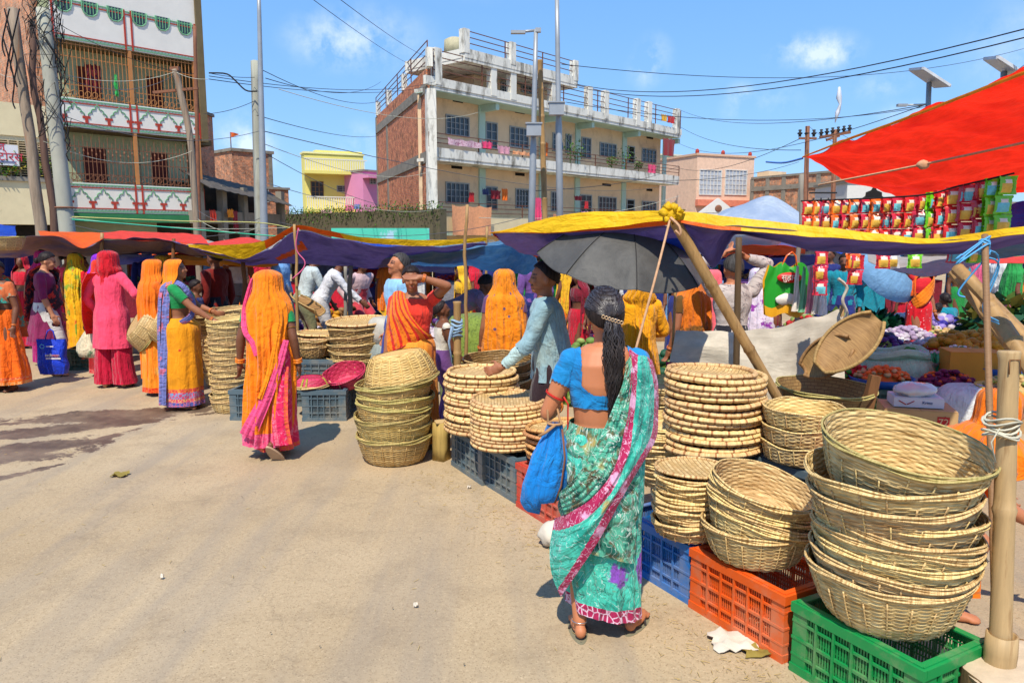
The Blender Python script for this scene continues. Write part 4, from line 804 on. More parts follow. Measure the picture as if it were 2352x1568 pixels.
    r2 = PR((1844, 366, 7.1), (1975, 395, 7.0), (2110, 400, 6.8), (2240, 385, 6.6), (2375, 365, 6.3), (2520, 340, 6.1))
    r3 = PR((1845, 368, 7.15), (1960, 424, 7.4), (2080, 447, 7.6), (2210, 446, 7.7), (2350, 438, 7.7), (2520, 425, 7.7))
    root = tarp('red_tarp', 'huge bright red tarpaulin stretched overhead at the top right', [r0, r1, r2, r3], [T_red], 70, 90, 0, None, .05, 2.6, cat='tarp')
    tarp('hem', '', [PR((1843, 360, 6.98), (1960, 313, 6.18), (2090, 266, 5.38), (2220, 215, 4.68), (2352, 164, 4.08), (2500, 112, 3.58)), [p+Vector((0, .01, -.002)) for p in r0]], [cloth('tarp_orange_hem', (252, 170, 50), .5, trans=.3, sheen=0)], 5, 50, 0, 0, .004, parent=root)
    rope('taut_rope', 'pale rope stretched with a knot beneath the big red tarp', [P(1880, 425, 6.2), P(2120, 378, 5.2), P(2352, 328, 4.4), P(2450, 308, 4)], .008, rp)
    mb = MB(); mb.ell(P(2120, 379, 5.18), (.045, .03, .03)); mb.v = [tuple(Vector(p)+Vector((1, 1, 1))*.012*pn(p[0]*40, p[1]*40, p[2]*40)) for p in mb.v]; tag(mb.build('rope_knot', rp), 'knotted lump on the rope beneath the red tarp', 'knot')
    rope('blue_string', 'blue cord tied to the left tip of the red tarp', [P(1760, 372, 9), P(1800, 374, 8), P(1843, 364, 7)], .01, plain('blue_cord_mat', (60, 110, 190), .6), n=10)
    # centre left canopy, purple with orange and yellow hem, apex near the thin pole
    Y = 8.6
    t1 = PR((432, 562, 8.9), (500, 562, 8.8), (560, 560, 8.7), (620, 548, 8.6), (684, 518, 8.4), (760, 532, 8.3), (870, 548, 8.1), (1000, 551, 7.9), (1118, 546, 7.8))
    t2 = PR((434, 566, 8.9), (500, 580, 8.85), (560, 594, 8.8), (625, 564, 8.65), (686, 528, 8.45), (770, 545, 8.33), (880, 562, 8.12), (1000, 566, 7.92), (1118, 554, 7.82))
    root = tarp('canopy', 'purple canopy peaked over a thin pole with orange and yellow hem at centre left', [t1, t2], [T_yel, T_or], 6, 70, lambda i, j: 0 if (j < 24 or j > 44) else 1, 0, .012, 3, cat='canopy')
    t3 = PR((520, 597, 10.2), (560, 604, 10.2), (600, 606, 10.0), (680, 604, 9.9), (760, 610, 9.9), (850, 615, 9.8), (940, 606, 9.6), (1040, 580, 9.4), (1110, 556, 8.4))
    tarp('underside', '', [[p+Vector((0, .02, -.01)) for p in t2], [a.lerp(b, .5)+Vector((0, 0, -.03)) for a, b in zip(t2, t3)], t3], [T_blue, T_or], 26, 80, lambda i, j: 1 if (26 < j < 38 and 5 < i-(38-j)*.5 < 9) else 0, 0, .03, 2.5, parent=root)
    tarp('yellow_canopy', 'yellow hemmed tarp dipping between two poles left of centre', [PR((432, 560, 9.3), (480, 563, 9.2), (560, 570, 9.1), (605, 572, 9.1)), PR((436, 564, 9.0), (490, 588, 9.0), (545, 597, 9.0), (600, 580, 9.0))], [T_yel], 10, 30, 0, 0, .02, cat='canopy')
    tarp('red_canopy', 'low red tarp top seen between the yellow canopy and the metal pole', [PR((440, 562, 11.5), (500, 556, 11.4), (570, 545, 11.2), (620, 560, 11)), PR((470, 566, 10), (520, 568, 9.8), (570, 572, 9.6), (605, 573, 9.5))], [T_red2], 10, 24, 0, 0, .02, cat='canopy')
    # left red canopies
    root = tarp('red_canopy', 'long faded red canopy behind the pink kurta woman', [PR((228, 534, 11.5), (300, 532, 11.5), (390, 535, 11.5), (462, 540, 11.5)), PR((238, 546, 10.3), (300, 550, 10.2), (390, 556, 10.2), (478, 558, 10.2))], [T_red2], 10, 40, 0, 0, .03, cat='canopy')
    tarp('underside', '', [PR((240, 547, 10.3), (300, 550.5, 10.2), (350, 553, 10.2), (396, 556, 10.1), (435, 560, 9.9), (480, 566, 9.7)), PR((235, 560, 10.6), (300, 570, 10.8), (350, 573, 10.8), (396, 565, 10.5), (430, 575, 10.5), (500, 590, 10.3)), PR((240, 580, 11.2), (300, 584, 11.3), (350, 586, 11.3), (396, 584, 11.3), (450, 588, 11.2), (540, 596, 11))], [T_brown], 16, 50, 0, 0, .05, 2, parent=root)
    root = tarp('red_canopy', 'orange red canopy sagging between poles at the far left', [PR((88, 530, 11), (130, 532, 11), (185, 533, 11), (235, 536, 11)), PR((92, 540, 10.2), (140, 544, 10.2), (190, 570, 10.2), (236, 546, 10.3))], [T_or], 10, 40, 0, 0, .02, cat='canopy')
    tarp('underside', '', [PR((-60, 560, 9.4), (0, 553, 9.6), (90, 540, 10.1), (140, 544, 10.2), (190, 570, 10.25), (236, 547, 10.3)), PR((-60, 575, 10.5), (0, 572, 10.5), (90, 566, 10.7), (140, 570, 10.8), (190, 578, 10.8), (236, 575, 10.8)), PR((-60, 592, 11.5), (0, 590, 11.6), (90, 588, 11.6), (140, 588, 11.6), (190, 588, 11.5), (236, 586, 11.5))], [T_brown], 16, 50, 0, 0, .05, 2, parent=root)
    tarp('blue_awning', 'small royal blue awning at the far left edge below the signboard', [PR((-80, 512, 14), (-20, 514, 14), (35, 516, 14)), PR((-80, 548, 13), (-20, 548, 13), (36, 544, 13))], [T_bl], 10, 16, 0, 0, .05, cat='awning')
    # things further in: pale blue, mustard, blue, white
    tarp('mustard_canopy', 'mustard yellow canopy lit from above behind the orange sari women', [PR((380, 585, 11), (450, 588, 11), (560, 600, 11), (640, 600, 11)), PR((380, 610, 13), (450, 612, 13), (560, 614, 13), (640, 610, 13))], [T_yd], 12, 30, 0, 0, .05, cat='canopy')
    tarp('blue_canopy', 'blue canopy underside behind the red scarfed woman', [PR((250, 584, 11.2), (320, 586, 11.2), (400, 588, 11.2)), PR((240, 605, 13.5), (330, 607, 13.5), (400, 600, 13.5))], [T_bl], 10, 20, 0, 0, .05, cat='canopy')
    tarp('pale_canopy', 'pale blue canopy sagging behind the woman who shades her eyes', [PR((900, 590, 8.6), (1000, 580, 8.4), (1100, 570, 8.2), (1180, 560, 7.8), (1228, 584, 6.6)), PR((840, 614, 10.5), (960, 612, 10.2), (1080, 615, 9.5), (1160, 628, 8.8), (1240, 634, 7.2))], [T_sky], 24, 40, 0, 0, .04, 2.5, cat='canopy')
    tarp('blue_canopy', 'dark blue canopy edge further back at the centre', [PR((780, 600, 12), (900, 604, 12), (1000, 606, 12), (1040, 604, 12)), PR((780, 622, 14), (900, 624, 14), (1000, 626, 14), (1060, 628, 14))], [T_bl], 10, 24, 0, 0, .05, cat='canopy')
    tarp('white_tent', 'pale blue white tent with a ridge behind the main canopy', [PR((1600, 535, 11), (1680, 530, 11), (1760, 528, 11), (1850, 530, 11)), PR((1650, 492, 12), (1700, 475, 12), (1770, 455, 12.5), (1842, 495, 12)), PR((1665, 482, 14), (1710, 470, 14), (1772, 457, 13), (1836, 488, 14))], [T_wh], 16, 40, 0, 0, .01, cat='tent')
    tarp('white_tent', 'second white tent sheet hanging lower left of the cloth screen', [PR((1620, 548, 8), (1680, 540, 8), (1790, 545, 8.4)), PR((1640, 590, 8.4), (1680, 575, 8.6), (1790, 560, 8.8)), PR((1620, 612, 8.6), (1650, 590, 8.8), (1720, 566, 9))], [T_wh], 16, 30, 0, 0, .02, cat='tent')
    tarp('orange_awning', 'orange awning underside behind the cloth screen', [PR((1700, 568, 8.2), (1780, 566, 8.2), (1850, 572, 8.2)), PR((1640, 592, 9.6), (1740, 590, 9.6), (1850, 582, 9.6))], [T_or], 10, 20, 0, 0, .03, cat='awning')
    tarp('blue_awning', 'blue sheet awning behind the green rice bag', [PR((1700, 592, 9.2), (1760, 588, 9.2), (1830, 584, 9.2), (1870, 584, 9.2)), PR((1620, 604, 11), (1760, 620, 11), (1830, 616, 11), (1900, 606, 11))], [T_bl], 12, 30, 0, 0, .04, cat='awning')
    tarp('blue_tarp', 'bright royal blue tarp below the red tarp at the right edge', [PR((2270, 482, 6.6), (2352, 462, 6.2), (2460, 440, 6)), PR((2268, 526, 6.4), (2352, 514, 6.0), (2460, 500, 5.8))], [T_bl], 12, 20, 0, 0, .05)
    tarp('grey_tarp', 'sagging beige grey sheet behind the snack strings', [PR((1990, 585, 8.6), (2080, 588, 8.4), (2190, 590, 8.2), (2300, 580, 8)), PR((1995, 600, 8.2), (2080, 625, 8), (2160, 632, 7.9), (2260, 600, 7.8))], [T_grey], 16, 30, 0, 0, .04, cat='tarp')
    tarp('blue_grey_tarp', 'blue grey tarp strip under the right end of the yellow hemmed canopy', [PR((2240, 575, 6.2), (2352, 560, 6), (2460, 550, 5.8)), PR((2200, 602, 7), (2352, 590, 7), (2460, 585, 7))], [T_sky], 10, 20, 0, 0, .04, cat='tarp')
    tarp('red_awning', 'dark red awning strip far right among the stalls', [PR((2270, 590, 9), (2352, 588, 9), (2460, 586, 9)), PR((2265, 602, 8.6), (2352, 605, 8.6), (2460, 604, 8.6))], [T_red2], 6, 16, 0, 0, .03, cat='awning')
    # parasols further back
    mb = MB()
    for c, r, m, lb in ((P(2035, 618, 10.5), .55, cloth('parasol_sky', (150, 200, 240), .6, trans=.4, sheen=0), 'pale blue parasol tipped on edge among the vegetable heaps'),):
        M = Matrix.Rotation(.9, 3, 'X') @ Matrix.Rotation(.3, 3, 'Y'); mb = MB(); A = [[c+M @ Vector((r*math.sin(t)*math.cos(a), r*math.sin(t)*math.sin(a), r*.6*math.cos(t))) for t in [k*PI/2/8 for k in range(9)]] for a in [j*2*PI/24 for j in range(25)]]; mb.grid(A)
        t = thing('parasol', lb, 'parasol', c); mb.build('shade', m, t, world=True); mb = MB(); mb.tube([c, c+M @ Vector((0, 0, -.9))], .012, 5); mb.build('shaft', M_steel, t, world=True)
    # thin poles holding the canopies
    for i, (x, yt, yb, Y, r, lb) in enumerate(((232, 535, 900, 10.4, .03, 'thin pole holding the long red canopy'), (396, 548, 800, 10.2, .03, 'thin pole at the end of the long red canopy'), (558, 598, 760, 9.3, .035, 'dark wooden pole behind the walking orange sari woman'), (676, 515, 640, 8.4, .02, 'thin cane rising through the purple canopy peak'), (802, 610, 760, 9.6, .035, 'grey post below the purple canopy'), (792, 612, 760, 10.6, .03, 'second grey post just behind the post below the purple canopy'), (1068, 470, 700, 6.7, .018, 'thin cane standing left of the dotted orange veil woman'),
                                            (1755, 590, 760, 8.5, .03, 'brown pole left of the green rice bag'), (1840, 400, 620, 8, .03, 'grey post at the left end of the snack strings'), (1115, 520, 640, 9.5, .02, 'thin white stick between canopies'))):
        a = P(x, yb, Y); a.z = 0; b = P(x+2, yt, Y); pole('canopy_pole', lb, a, b, r, r*.8, (M_bamb, M_wood, M_wood, M_bamb, M_conc, M_conc, M_bamb, M_wood, M_conc, M_bamb)[i], n=8, wob=.02, seed=i)
    pk = plain('pink_cord', (236, 110, 150), .6)
    rope('pink_string', 'pink cord looped down from the purple canopy peak', [P(686, 524, 8.3), P(680, 560, 8.3), P(684, 580, 8.3), P(700, 600, 8.3), P(696, 618, 8.3), P(672, 640, 8.3)], .008, pk, n=20)
    # black umbrella
    c = P(1432, 599, 4.9); M = Matrix.Rotation(.26, 3, 'X') @ Matrix.Rotation(.1, 3, 'Y'); MU = plain('umbrella_cloth', (86, 84, 80), .6, .3, 5, .5, stain=((74, 74, 74), 4, .5, .7), dist=.03); r, h = .565, .27
    t = thing('umbrella', 'large faded black umbrella tilted beneath the canopy over the man in the blue shirt', 'umbrella', c); mb = MB(); A = []
    for j in range(65):
        a = j*2*PI/64; s = abs(math.sin(4*a))**.7; row = []
        for k in range(13):
            q = k/12; rr = r*q*(1-.09*s*q*q); row.append(M @ Vector((rr*math.cos(a), rr*math.sin(a), h*(1-q*q)-.035*s*q*q)))
        A.append(row)
    mb.grid(A); mb.grid([[p-M @ Vector((0, 0, .004)) for p in r_] for r_ in A], flip=True); mb.build('canopy', MU, t)
    MS_ = plain('umbrella_seam', (44, 42, 42), .7)
    for j in range(8):
        a = j*PI/4; mb = MB(); mb.tube([M @ Vector((r*q*math.cos(a), r*q*math.sin(a), h*(1-q*q)-.01)) for q in [k/8 for k in range(9)]], .003, 4); mb.build('rib', M_wire, t); mb = MB(); mb.tube([M @ Vector((r*q*math.cos(a), r*q*math.sin(a), h*(1-q*q)+.003)) for q in [k/8 for k in range(9)]], .003, 4); mb.build('seam', MS_, t)
    mb = MB(); mb.tube([M @ Vector((0, 0, h+.02)), M @ Vector((0, 0, h)), M @ Vector((0, 0, -.42))], [.004, .007, .007], 6); mb.build('shaft', M_wire, t)
    # cloth screen
    T_scr = cloth('canvas_screen', (226, 214, 192), .85, bm=.12, sheen=0, trans=.15, patch=((176, 164, 146), 1.5, .45, .7))
    rws = [PR((1552, 757, 5.7), (1640, 762, 5.65), (1740, 757, 5.6), (1840, 735, 5.5), (1936, 702, 5.4)), PR((1546, 795, 5.65), (1640, 800, 5.6), (1740, 800, 5.55), (1840, 790, 5.45), (1938, 765, 5.35)), PR((1538, 834, 5.6), (1640, 850, 5.6), (1730, 880, 5.5), (1840, 880, 5.4), (1940, 850, 5.35)), PR((1560, 836, 5.58), (1660, 900, 5.5), (1750, 945, 5.45), (1840, 930, 5.35), (1940, 890, 5.3))]
    tarp('cloth_screen', 'off white canvas screen tied up behind the tray stacks', rws, [T_scr], 30, 40, 0, 0, .03, 4, cat='cloth screen')
    a = P(1940, 905, 5.35); b = P(1934, 700, 5.4); a.z = 0; pole('screen_post', 'thin post holding the right edge of the canvas screen', a, b, .018, .016, M_bamb); a = P(1540, 840, 5.7); b = P(1552, 650, 5.7); a.z = 0; pole('screen_post', 'thin stick holding the left edge of the canvas screen', a, b, .012, .01, M_bamb)
    rope('knotted_rope', 'knotted pale rope hanging at the right corner of the canvas screen', [P(1925, 640, 5.3), P(1945, 660, 5.3), P(1935, 690, 5.3), P(1945, 720, 5.3), P(1930, 745, 5.3)], .012, plain('pale_rope', (200, 190, 170), .8), n=16)
    tarp('purple_cloth', 'crimson checked cloth hanging below the left of the canvas screen', [PR((1530, 832, 5.4), (1580, 838, 5.4), (1625, 850, 5.4)), PR((1528, 900, 5.4), (1560, 905, 5.4), (1600, 905, 5.4))], [cloth('magenta_check', (150, 24, 90), stripes=((190, 60, 120), 14, .85, 1))], 8, 10, 0, 0, .02, cat='cloth')
canopies()
# ---------------------------------------------------------------- baskets, trays, crates
def bamboo_weave(name, col, col2, gap, k=.82, st=(3, 60, 1)):
    if name in MATS: return MATS[name]
    m, nt, b = newmat(name); v = coords(nt, 'UV', st)
    n1 = noise(nt, v, 1.6, 4, .7); o = mixc(nt, step(nt, n1, .36, .6), C4(col, k), C4(col2, k))
    n2 = noise(nt, coords(nt, 'UV', (6, 6, 1)), 1, 4); o = mixc(nt, math_(nt, 'MULTIPLY', step(nt, n2, .5, .75), .6), o, C4(gap, k))
    oi = nt.nodes.new('ShaderNodeObjectInfo'); hs = nd(nt, 'ShaderNodeHueSaturation', {'Color': o, 'Hue': nd(nt, 'ShaderNodeMapRange', {0: oi.outputs['Random'], 3: .488, 4: .508}).outputs[0], 'Value': nd(nt, 'ShaderNodeMapRange', {0: oi.outputs['Random'], 3: .86, 4: 1.12}).outputs[0]})
    nt.links.new(hs.outputs[0], b.inputs['Base Color']); b.inputs['Roughness'].default_value = .6; b.inputs['Specular IOR Level'].default_value = .25; bump(nt, b, n1, .3, .004)
    MATS[name] = m; return m
WK = bamboo_weave('split_bamboo', (178, 138, 78), (252, 222, 156), (162, 122, 66)); WK2 = bamboo_weave('fresh_split_bamboo', (200, 160, 84), (250, 218, 142), (168, 138, 66)); WG = bamboo_weave('green_bamboo', (164, 150, 84), (204, 184, 116), (132, 128, 62))
WT = bamboo_weave('tray_cane', (216, 172, 108), (246, 212, 150), (176, 116, 70)); WD = bamboo_weave('brown_splint', (150, 116, 70), (186, 148, 92), (96, 68, 40))
def wcell(name, base):
    """broad splint weave: cells as real bump + thin dark gaps"""
    if name in MATS: return MATS[name]
    m, nt, b = newmat(name); v = coords(nt, 'UV'); bt = nd(nt, 'ShaderNodeTexBrick', {'Vector': v, 'Color1': C4(base, .84), 'Color2': C4((base[0]*.84, base[1]*.84, base[2]*.8), .84), 'Mortar': C4((base[0]*.5, base[1]*.42, base[2]*.32), .8), 'Scale': 1, 'Mortar Size': .0022, 'Brick Width': .05, 'Row Height': .022})
    o = mixc(nt, step(nt, noise(nt, coords(nt, 'UV', (8, 60, 1)), 1, 4), .35, .7), bt.outputs[0], C4((base[0]*.8, base[1]*.74, base[2]*.62), .84)); nt.links.new(o, b.inputs['Base Color']); b.inputs['Roughness'].default_value = .6; bump(nt, b, bt.outputs[1], -.6, .004)
    MATS[name] = m; return m
WC = wcell('splint_weave', (222, 184, 120)); WCb = wcell('brown_splint_weave', (176, 140, 84)); WCp = wcell('pink_splint_weave', (236, 60, 110)); WCt = wcell('tray_weave', (240, 206, 148))
def basket_mesh(rt, rb, h, ns, nst, amp=.0042, seed=0, nt_=8, oval=1.0, rows=2, warp=.012):
    """woven wall: every strand bulges and passes in front of and behind the stakes"""
    r_ = random.Random(seed); n = nst*nt_//2; mb = MB(); A = []; jit = [r_.uniform(-.0022, .0022) for _ in range(ns*rows+1)]
    def wall(off, sgn):
        A = []
        for i in range(n+1):
            th = 2*PI*i/n; ph = th*nst/2; col = []
            wz = warp*pn(math.cos(th)*1.3+seed, math.sin(th)*1.3); wr = 1+.025*pn(math.cos(th)*1.1, math.sin(th)*1.1, seed+3)
            for j in range(ns*rows+1):
                t = j/(ns*rows); r = rb+(rt-rb)*t**.55; k = j//rows; up = (j % rows)/rows
                bul = math.sin(PI*up) if rows > 1 else .5; d = amp*(1 if k % 2 else -1)*math.sin(ph)*bul+.0045*(bul-.5)
                rr = (r*wr+jit[j]+sgn*d+off); z = h*t+wz*t+.0015*pn(th*9, k)
                col.append((rr*math.cos(th), rr*math.sin(th)*oval, z))
            A.append(col)
        return A
    uv = [(i/n*2*PI*rt*1, j/(ns*rows)*h) for i in range(n+1) for j in range(ns*rows+1)]
    mb.grid(wall(0, 1), uv=uv); mb.grid(wall(-.006, 1), uv=uv, flip=True)
    # floor
    m2 = 24; B = [[(rb*q*math.cos(2*PI*i/m2), rb*q*math.sin(2*PI*i/m2)*oval, .004+.006*(1-q)) for q in (0.001, .35, .7, 1.0)] for i in range(m2+1)]
    mb.grid(B, flip=True)
    return mb
def stakes_mesh(rt, rb, h, nst, every=2, r=.0035, oval=1.0, out=.004, seed=0):
    mb = MB(); r_ = random.Random(seed)
    for k in range(0, nst, every):
        th = 2*PI*(k+.5)/nst*1; tw = r_.uniform(-.06, .06); t0 = r_.uniform(0, .1); t1 = r_.uniform(.7, .98); pts = []
        for q in range(6):
            t = lerp(t0, t1, q/5); rr = rb+(rt-rb)*t**.55+out; a = th+tw*t; pts.append((rr*math.cos(a), rr*math.sin(a)*oval, h*t))
        mb.tube(pts, r, 5)
    return mb
def rim_mesh(rt, h, n=3, rad=.0046, seed=0, oval=1.0, warp=.012, twist=5, amp=.003, drop=.0075):
    mb = MB()
    for s in range(n):
        pts = []
        for i in range(97):
            th = 2*PI*i/96; ph = th*twist+s*2*PI/n; wz = warp*pn(math.cos(th)*1.3+seed, math.sin(th)*1.3); wr = 1+.025*pn(math.cos(th)*1.1, math.sin(th)*1.1, seed+3)
            r = rt*wr+amp*math.cos(ph)+.002; pts.append((r*math.cos(th), r*math.sin(th)*oval, h+wz-s*drop+amp*math.sin(ph)))
        mb.tube(pts, rad, 6, cap=False)
    return mb
def proto_basket(name, rt, rb, h, ns, nst, mats=(None, None, None), seed=0, **k):
    mats = [mats[0] or WK, mats[1] or WK, mats[2] or WK]
    o = basket_mesh(rt, rb, h, ns, nst, seed=seed, **{q: v for q, v in k.items() if q in ('amp', 'oval', 'nt_', 'rows', 'warp')}).build(name, mats[0])
    s = stakes_mesh(rt, rb, h, nst, seed=seed, every=k.get('every', 2), r=k.get('sr', .0035)).build('stake_weave', mats[1], o); rm = rim_mesh(rt, h, seed=seed, rad=k.get('rimr', .0044), n=k.get('rimn', 3), warp=k.get('warp', .012)).build('rim', mats[2], o)
    return kids(o, s, rm)
def tray_proto(name, r, h=.035, rim=.013, mat=None, rimmat=None, seed=0, nb=40, dish=.02, floor=None):
    mb = MB(); n = 64; prof = [(.001, dish*.3), (r*.5, dish*.35), (r*.82, dish*.6), (r*.95, h*.75), (r, h)]
    uv = [(q[0]*math.cos(2*PI*i/n)+1, q[0]*math.sin(2*PI*i/n)+1) for i in range(n+1) for q in prof]
    A = [[(q[0]*math.cos(2*PI*i/n), q[0]*math.sin(2*PI*i/n), q[1]) for q in prof] for i in range(n+1)]; mb.grid(A, uv=uv); mb.grid([[(p[0], p[1], p[2]-.006) for p in r2] for r2 in A], uv=uv, flip=True)
    o = mb.build(name, floor or WCt); mb = MB(); pts = []; rr = []
    for i in range(nb*4+1):
        th = 2*PI*i/(nb*4); ph = i % 4; pts.append(((r+.002*pn(th*5, seed))*math.cos(th), (r+.002*pn(th*5, seed))*math.sin(th), h-.004+.008*pn(math.cos(th)+seed, math.sin(th)))); rr.append(rim*(.9 if ph == 0 else 1.04))
    mb.tube(pts, rr, 8, cap=False)
    for f in range(len(mb.f)):
        seg = f//8 if f < nb*4*8 else 0; mb.m[f] = 1 if (seg % 4 == 3 and (seg//4) % 2 == 0) else 0
    rm = mb.build('rim', [rimmat or WT, plain('seam_brown', (176, 120, 72), .7, .2, 12, 0)], o)
    return kids(o, rm)
def stack(proto, c, zs, label, group, tilt=.05, seed=0, jit=.012, cat=None, first=None, scale=1, sc=None, lean=(0, 0), name=None):
    r_ = random.Random(seed); out = []; used = getattr(stack, 'used', set())
    for i, z in enumerate(zs):
        if proto.name not in used: used.add(proto.name); o = proto
        else: o = dup(proto)
        stack.used = used
        o.location = (c[0]+r_.uniform(-jit, jit)+lean[0]*i, c[1]+r_.uniform(-jit, jit)+lean[1]*i, z)
        tl = tilt if not hasattr(tilt, '__len__') else tilt[i % len(tilt)]
        a = r_.uniform(0, 2*PI)
        if isinstance(tl, tuple): o.rotation_euler = (Matrix.Rotation(tl[0], 4, 'X') @ Matrix.Rotation(tl[1], 4, 'Y') @ Matrix.Rotation(r_.uniform(0, 6.3), 4, 'Z')).to_euler()
        else: o.rotation_euler = Matrix.Rotation(a, 4, 'Z').to_euler() if tl == 0 else (Matrix.Rotation(tl*r_.uniform(-1, 1), 4, 'X') @ Matrix.Rotation(tl*r_.uniform(-1, 1), 4, 'Y') @ Matrix.Rotation(a, 4, 'Z')).to_euler()
        s = (sc[i] if sc else 1)*scale; o.scale = (s, s, s)
        tag(o, label, cat or 'basket', group); out.append(o)
    return out
def crate(label, mat, c, ang, L=.56, Wd=.38, H=.3, group='plastic crates under the basket stacks', slats=True, z0=0, top=.03):
    """vegetable crate: corner posts, rim, rails and ribs standing proud of slotted panels"""
    t = thing('plastic_crate', label, 'crate', (c[0], c[1], z0), ang, group); mb = MB(); w = .012; x, y = L/2, Wd/2
    for sx in (-1, 1):
        for sy in (-1, 1):
            mb.box((sx*(x-.035), sy*(y-.006), H/2), (.07, .012, H-.004)); mb.box((sx*(x-.006), sy*(y-.045), H/2), (.012, .066, H-.006))
    for (zc, hh, pr) in ((H-.02, .04, .008), (.018, .036, .005), (H*.5, .012, .003), (H*.74, .01, .002), (H*.26, .01, .002)):
        for sy in (-1, 1): mb.box((0, sy*(y-.004+pr/2), zc), (L-.001+pr*2, .008+pr, hh))
        for sx in (-1, 1): mb.box((sx*(x-.004+pr/2), 0, zc), (.008+pr, Wd-.02, hh-.002))
    for sy in (-1, 1):
        for k in range(1, 6): mb.box((-x+.035+(L-.07)*k/6, sy*(y+.001), H*.5), (.009, .011, H*.88))
    for sx in (-1, 1):
        for k in range(1, 4): mb.box((sx*(x+.001), -y+Wd*k/4, H*.5), (.011, .009, H*.86))
    mb.build('frame', mat, t); mb = MB()
    nx = int((L-.14)/.0125)
    for sy in (-1, 1):
        for k in range(nx+1): mb.box((-x+.07+(L-.14)*k/nx, sy*(y-.009), H*.5), (.0065, .004, H-.05))
        for k in range(6): mb.box((0, sy*(y-.0125), .045+k*(H-.09)/5), (L-.13, .003, .007))
    ny = int((Wd-.15)/.0125)
    for sx in (-1, 1):
        for k in range(ny+1): mb.box((sx*(x-.009), -y+.075+(Wd-.15)*k/ny, H*.5), (.004, .0065, H-.05))
    mb.build('slotted_panel', mat, t); mb = MB()
    for k in range(12): mb.box((-x+.03+(L-.06)*k/11, 0, .012), (.02, Wd-.03, .008))
    for k in range(5): mb.box((0, -y+.03+(Wd-.06)*k/4, .0045), (L-.03, .012, .006))
    mb.build('base', mat, t); mb = MB()
    for sy in (-1, 1): mb.box((0, sy*(y-.018), H+.002), (L-.02, .026, .006))
    for sx in (-1, 1): mb.box((sx*(x-.018), 0, H+.0012), (.026, Wd-.02, .006))
    mb.build('rim', mat, t); return t
def baskets():
    pl = lambda n, c: plain(n, c, .42, .1, 3, .04, stain=((176, 160, 132), 4, .47, .85), spec=.4)
    cg, co, cb, cr, cgr = pl('green_plastic', (24, 150, 76)), pl('orange_plastic', (238, 98, 30)), pl('blue_plastic', (36, 118, 196)), pl('red_plastic', (214, 70, 54)), pl('grey_plastic', (92, 112, 122))
    d = Vector((.49, -.872, 0)); ang = math.atan2(d.y, d.x); nr = Vector((.872, .49, 0))
    def cc(px, s, off=.19): g = G(*px); return g+d*s+nr*off
    crate('bright green plastic crate under the tallest wicker basket stack', cg, cc((1810, 1536), .29), ang-.02)
    crate('orange plastic crate beneath the tilted basket stack', co, cc((1582, 1392), .285), ang+.0)
    crate('blue plastic crate behind the teal sari woman, next to the orange one', cb, cc((1582, 1388), -.285), ang+.0)
    crate('red plastic crate mostly hidden behind the blue cloth bag', cr, cc((1187, 1162), .28), ang)
    crate('grey plastic crate under the front tray stack, beside the red crate', cgr, cc((1187, 1158), -.3), ang)
    crate('grey plastic crate under the rear tray stack, beside the wooden block', cgr, cc((1036, 1068), .28), ang-.03)
    G1 = 'wicker baskets in the tallest stack'
    A = proto_basket('wicker_basket', .312, .2, .235, 27, 44, seed=1)
    zb = .31; c = (1.46, 2.77)
    a0 = stack(A, c, [zb], 'lowest deep wicker basket of the tallest stack, standing on the green crate', G1, [(.02, -.02)], scale=.94)
    A2 = proto_basket('wicker_basket', .318, .2, .2, 22, 40, seed=5)
    stack(A2, c, [zb+.08, zb+.12, zb+.165, zb+.205, zb+.27, zb+.34], 'wicker basket in the middle of the tallest stack', G1, [(.04, .03), (.0, .08), (-.03, .1), (-.02, .12), (.0, .04), (.03, -.03)], seed=2, scale=.94)
    A3 = proto_basket('wicker_basket', .33, .21, .2, 22, 40, seed=8)
    stack(A3, c, [zb+.415], 'second wicker basket from the top of the tallest stack', G1, [(.02, -.05)], seed=4, scale=.94)
    A4 = proto_basket('wicker_basket', .308, .2, .245, 27, 44, (WK, WK, WG), seed=11)
    stack(A4, (c[0], c[1]+.01), [zb+.475], 'top wicker basket of the tallest stack with a greenish rim', G1, [(.17, .09)], seed=6, scale=.97)
    B = proto_basket('wicker_basket', .243, .165, .17, 20, 36, seed=21); c2 = (1.135, 3.3); G2 = 'wicker baskets in the tilted stack on the orange crate'
    stack(B, c2, [.315], 'upright lowest wicker basket on the orange crate', G2, [(.0, .0)], seed=1)
    B2 = proto_basket('wicker_basket', .238, .165, .14, 16, 36, seed=25)
    stack(B2, (1.115, 3.31), [.385, .412, .44, .468, .5, .535], 'tilted shallow wicker basket of the stack on the orange crate', G2, [(.02, .26), (.03, .27), (.01, .25), (.02, .24), (.07, .22), (.13, .2)], seed=7)
    # shallow loose-edged flat trays
    WF = proto_basket('flat_basket', .17, .145, .055, 6, 30, seed=31, rimn=2, rimr=.0075); g = G(1590, 1262, .31); c3 = (g.x+.03, g.y+.2)
    stack(WF, c3, [.315+.026*i for i in range(11)], 'round flat bamboo basket in the stack in front of the wide tray stack', 'flat baskets stacked on the blue crate', .05, 3, .012)
    T2 = tray_proto('bamboo_tray', .172, .022, .008, rimmat=WK, seed=3); stack(T2, c3, [.315+.033*9+.02], 'top flat tray with pale woven face in front of the wide tray stack', 'flat baskets stacked on the blue crate', .02, 1, 0, 'tray')
    # stack behind the woman's hip
    WS = proto_basket('flat_basket', .2, .16, .05, 6, 30, seed=35, rimn=2, rimr=.006); p = P(1528, 1180, 4.35)
    stack(WS, (p.x, 4.4), [.31+.027*i for i in range(13)], 'thin shallow basket in the stack right behind the teal sari', 'shallow baskets behind the teal sari', .05, 5, .012)
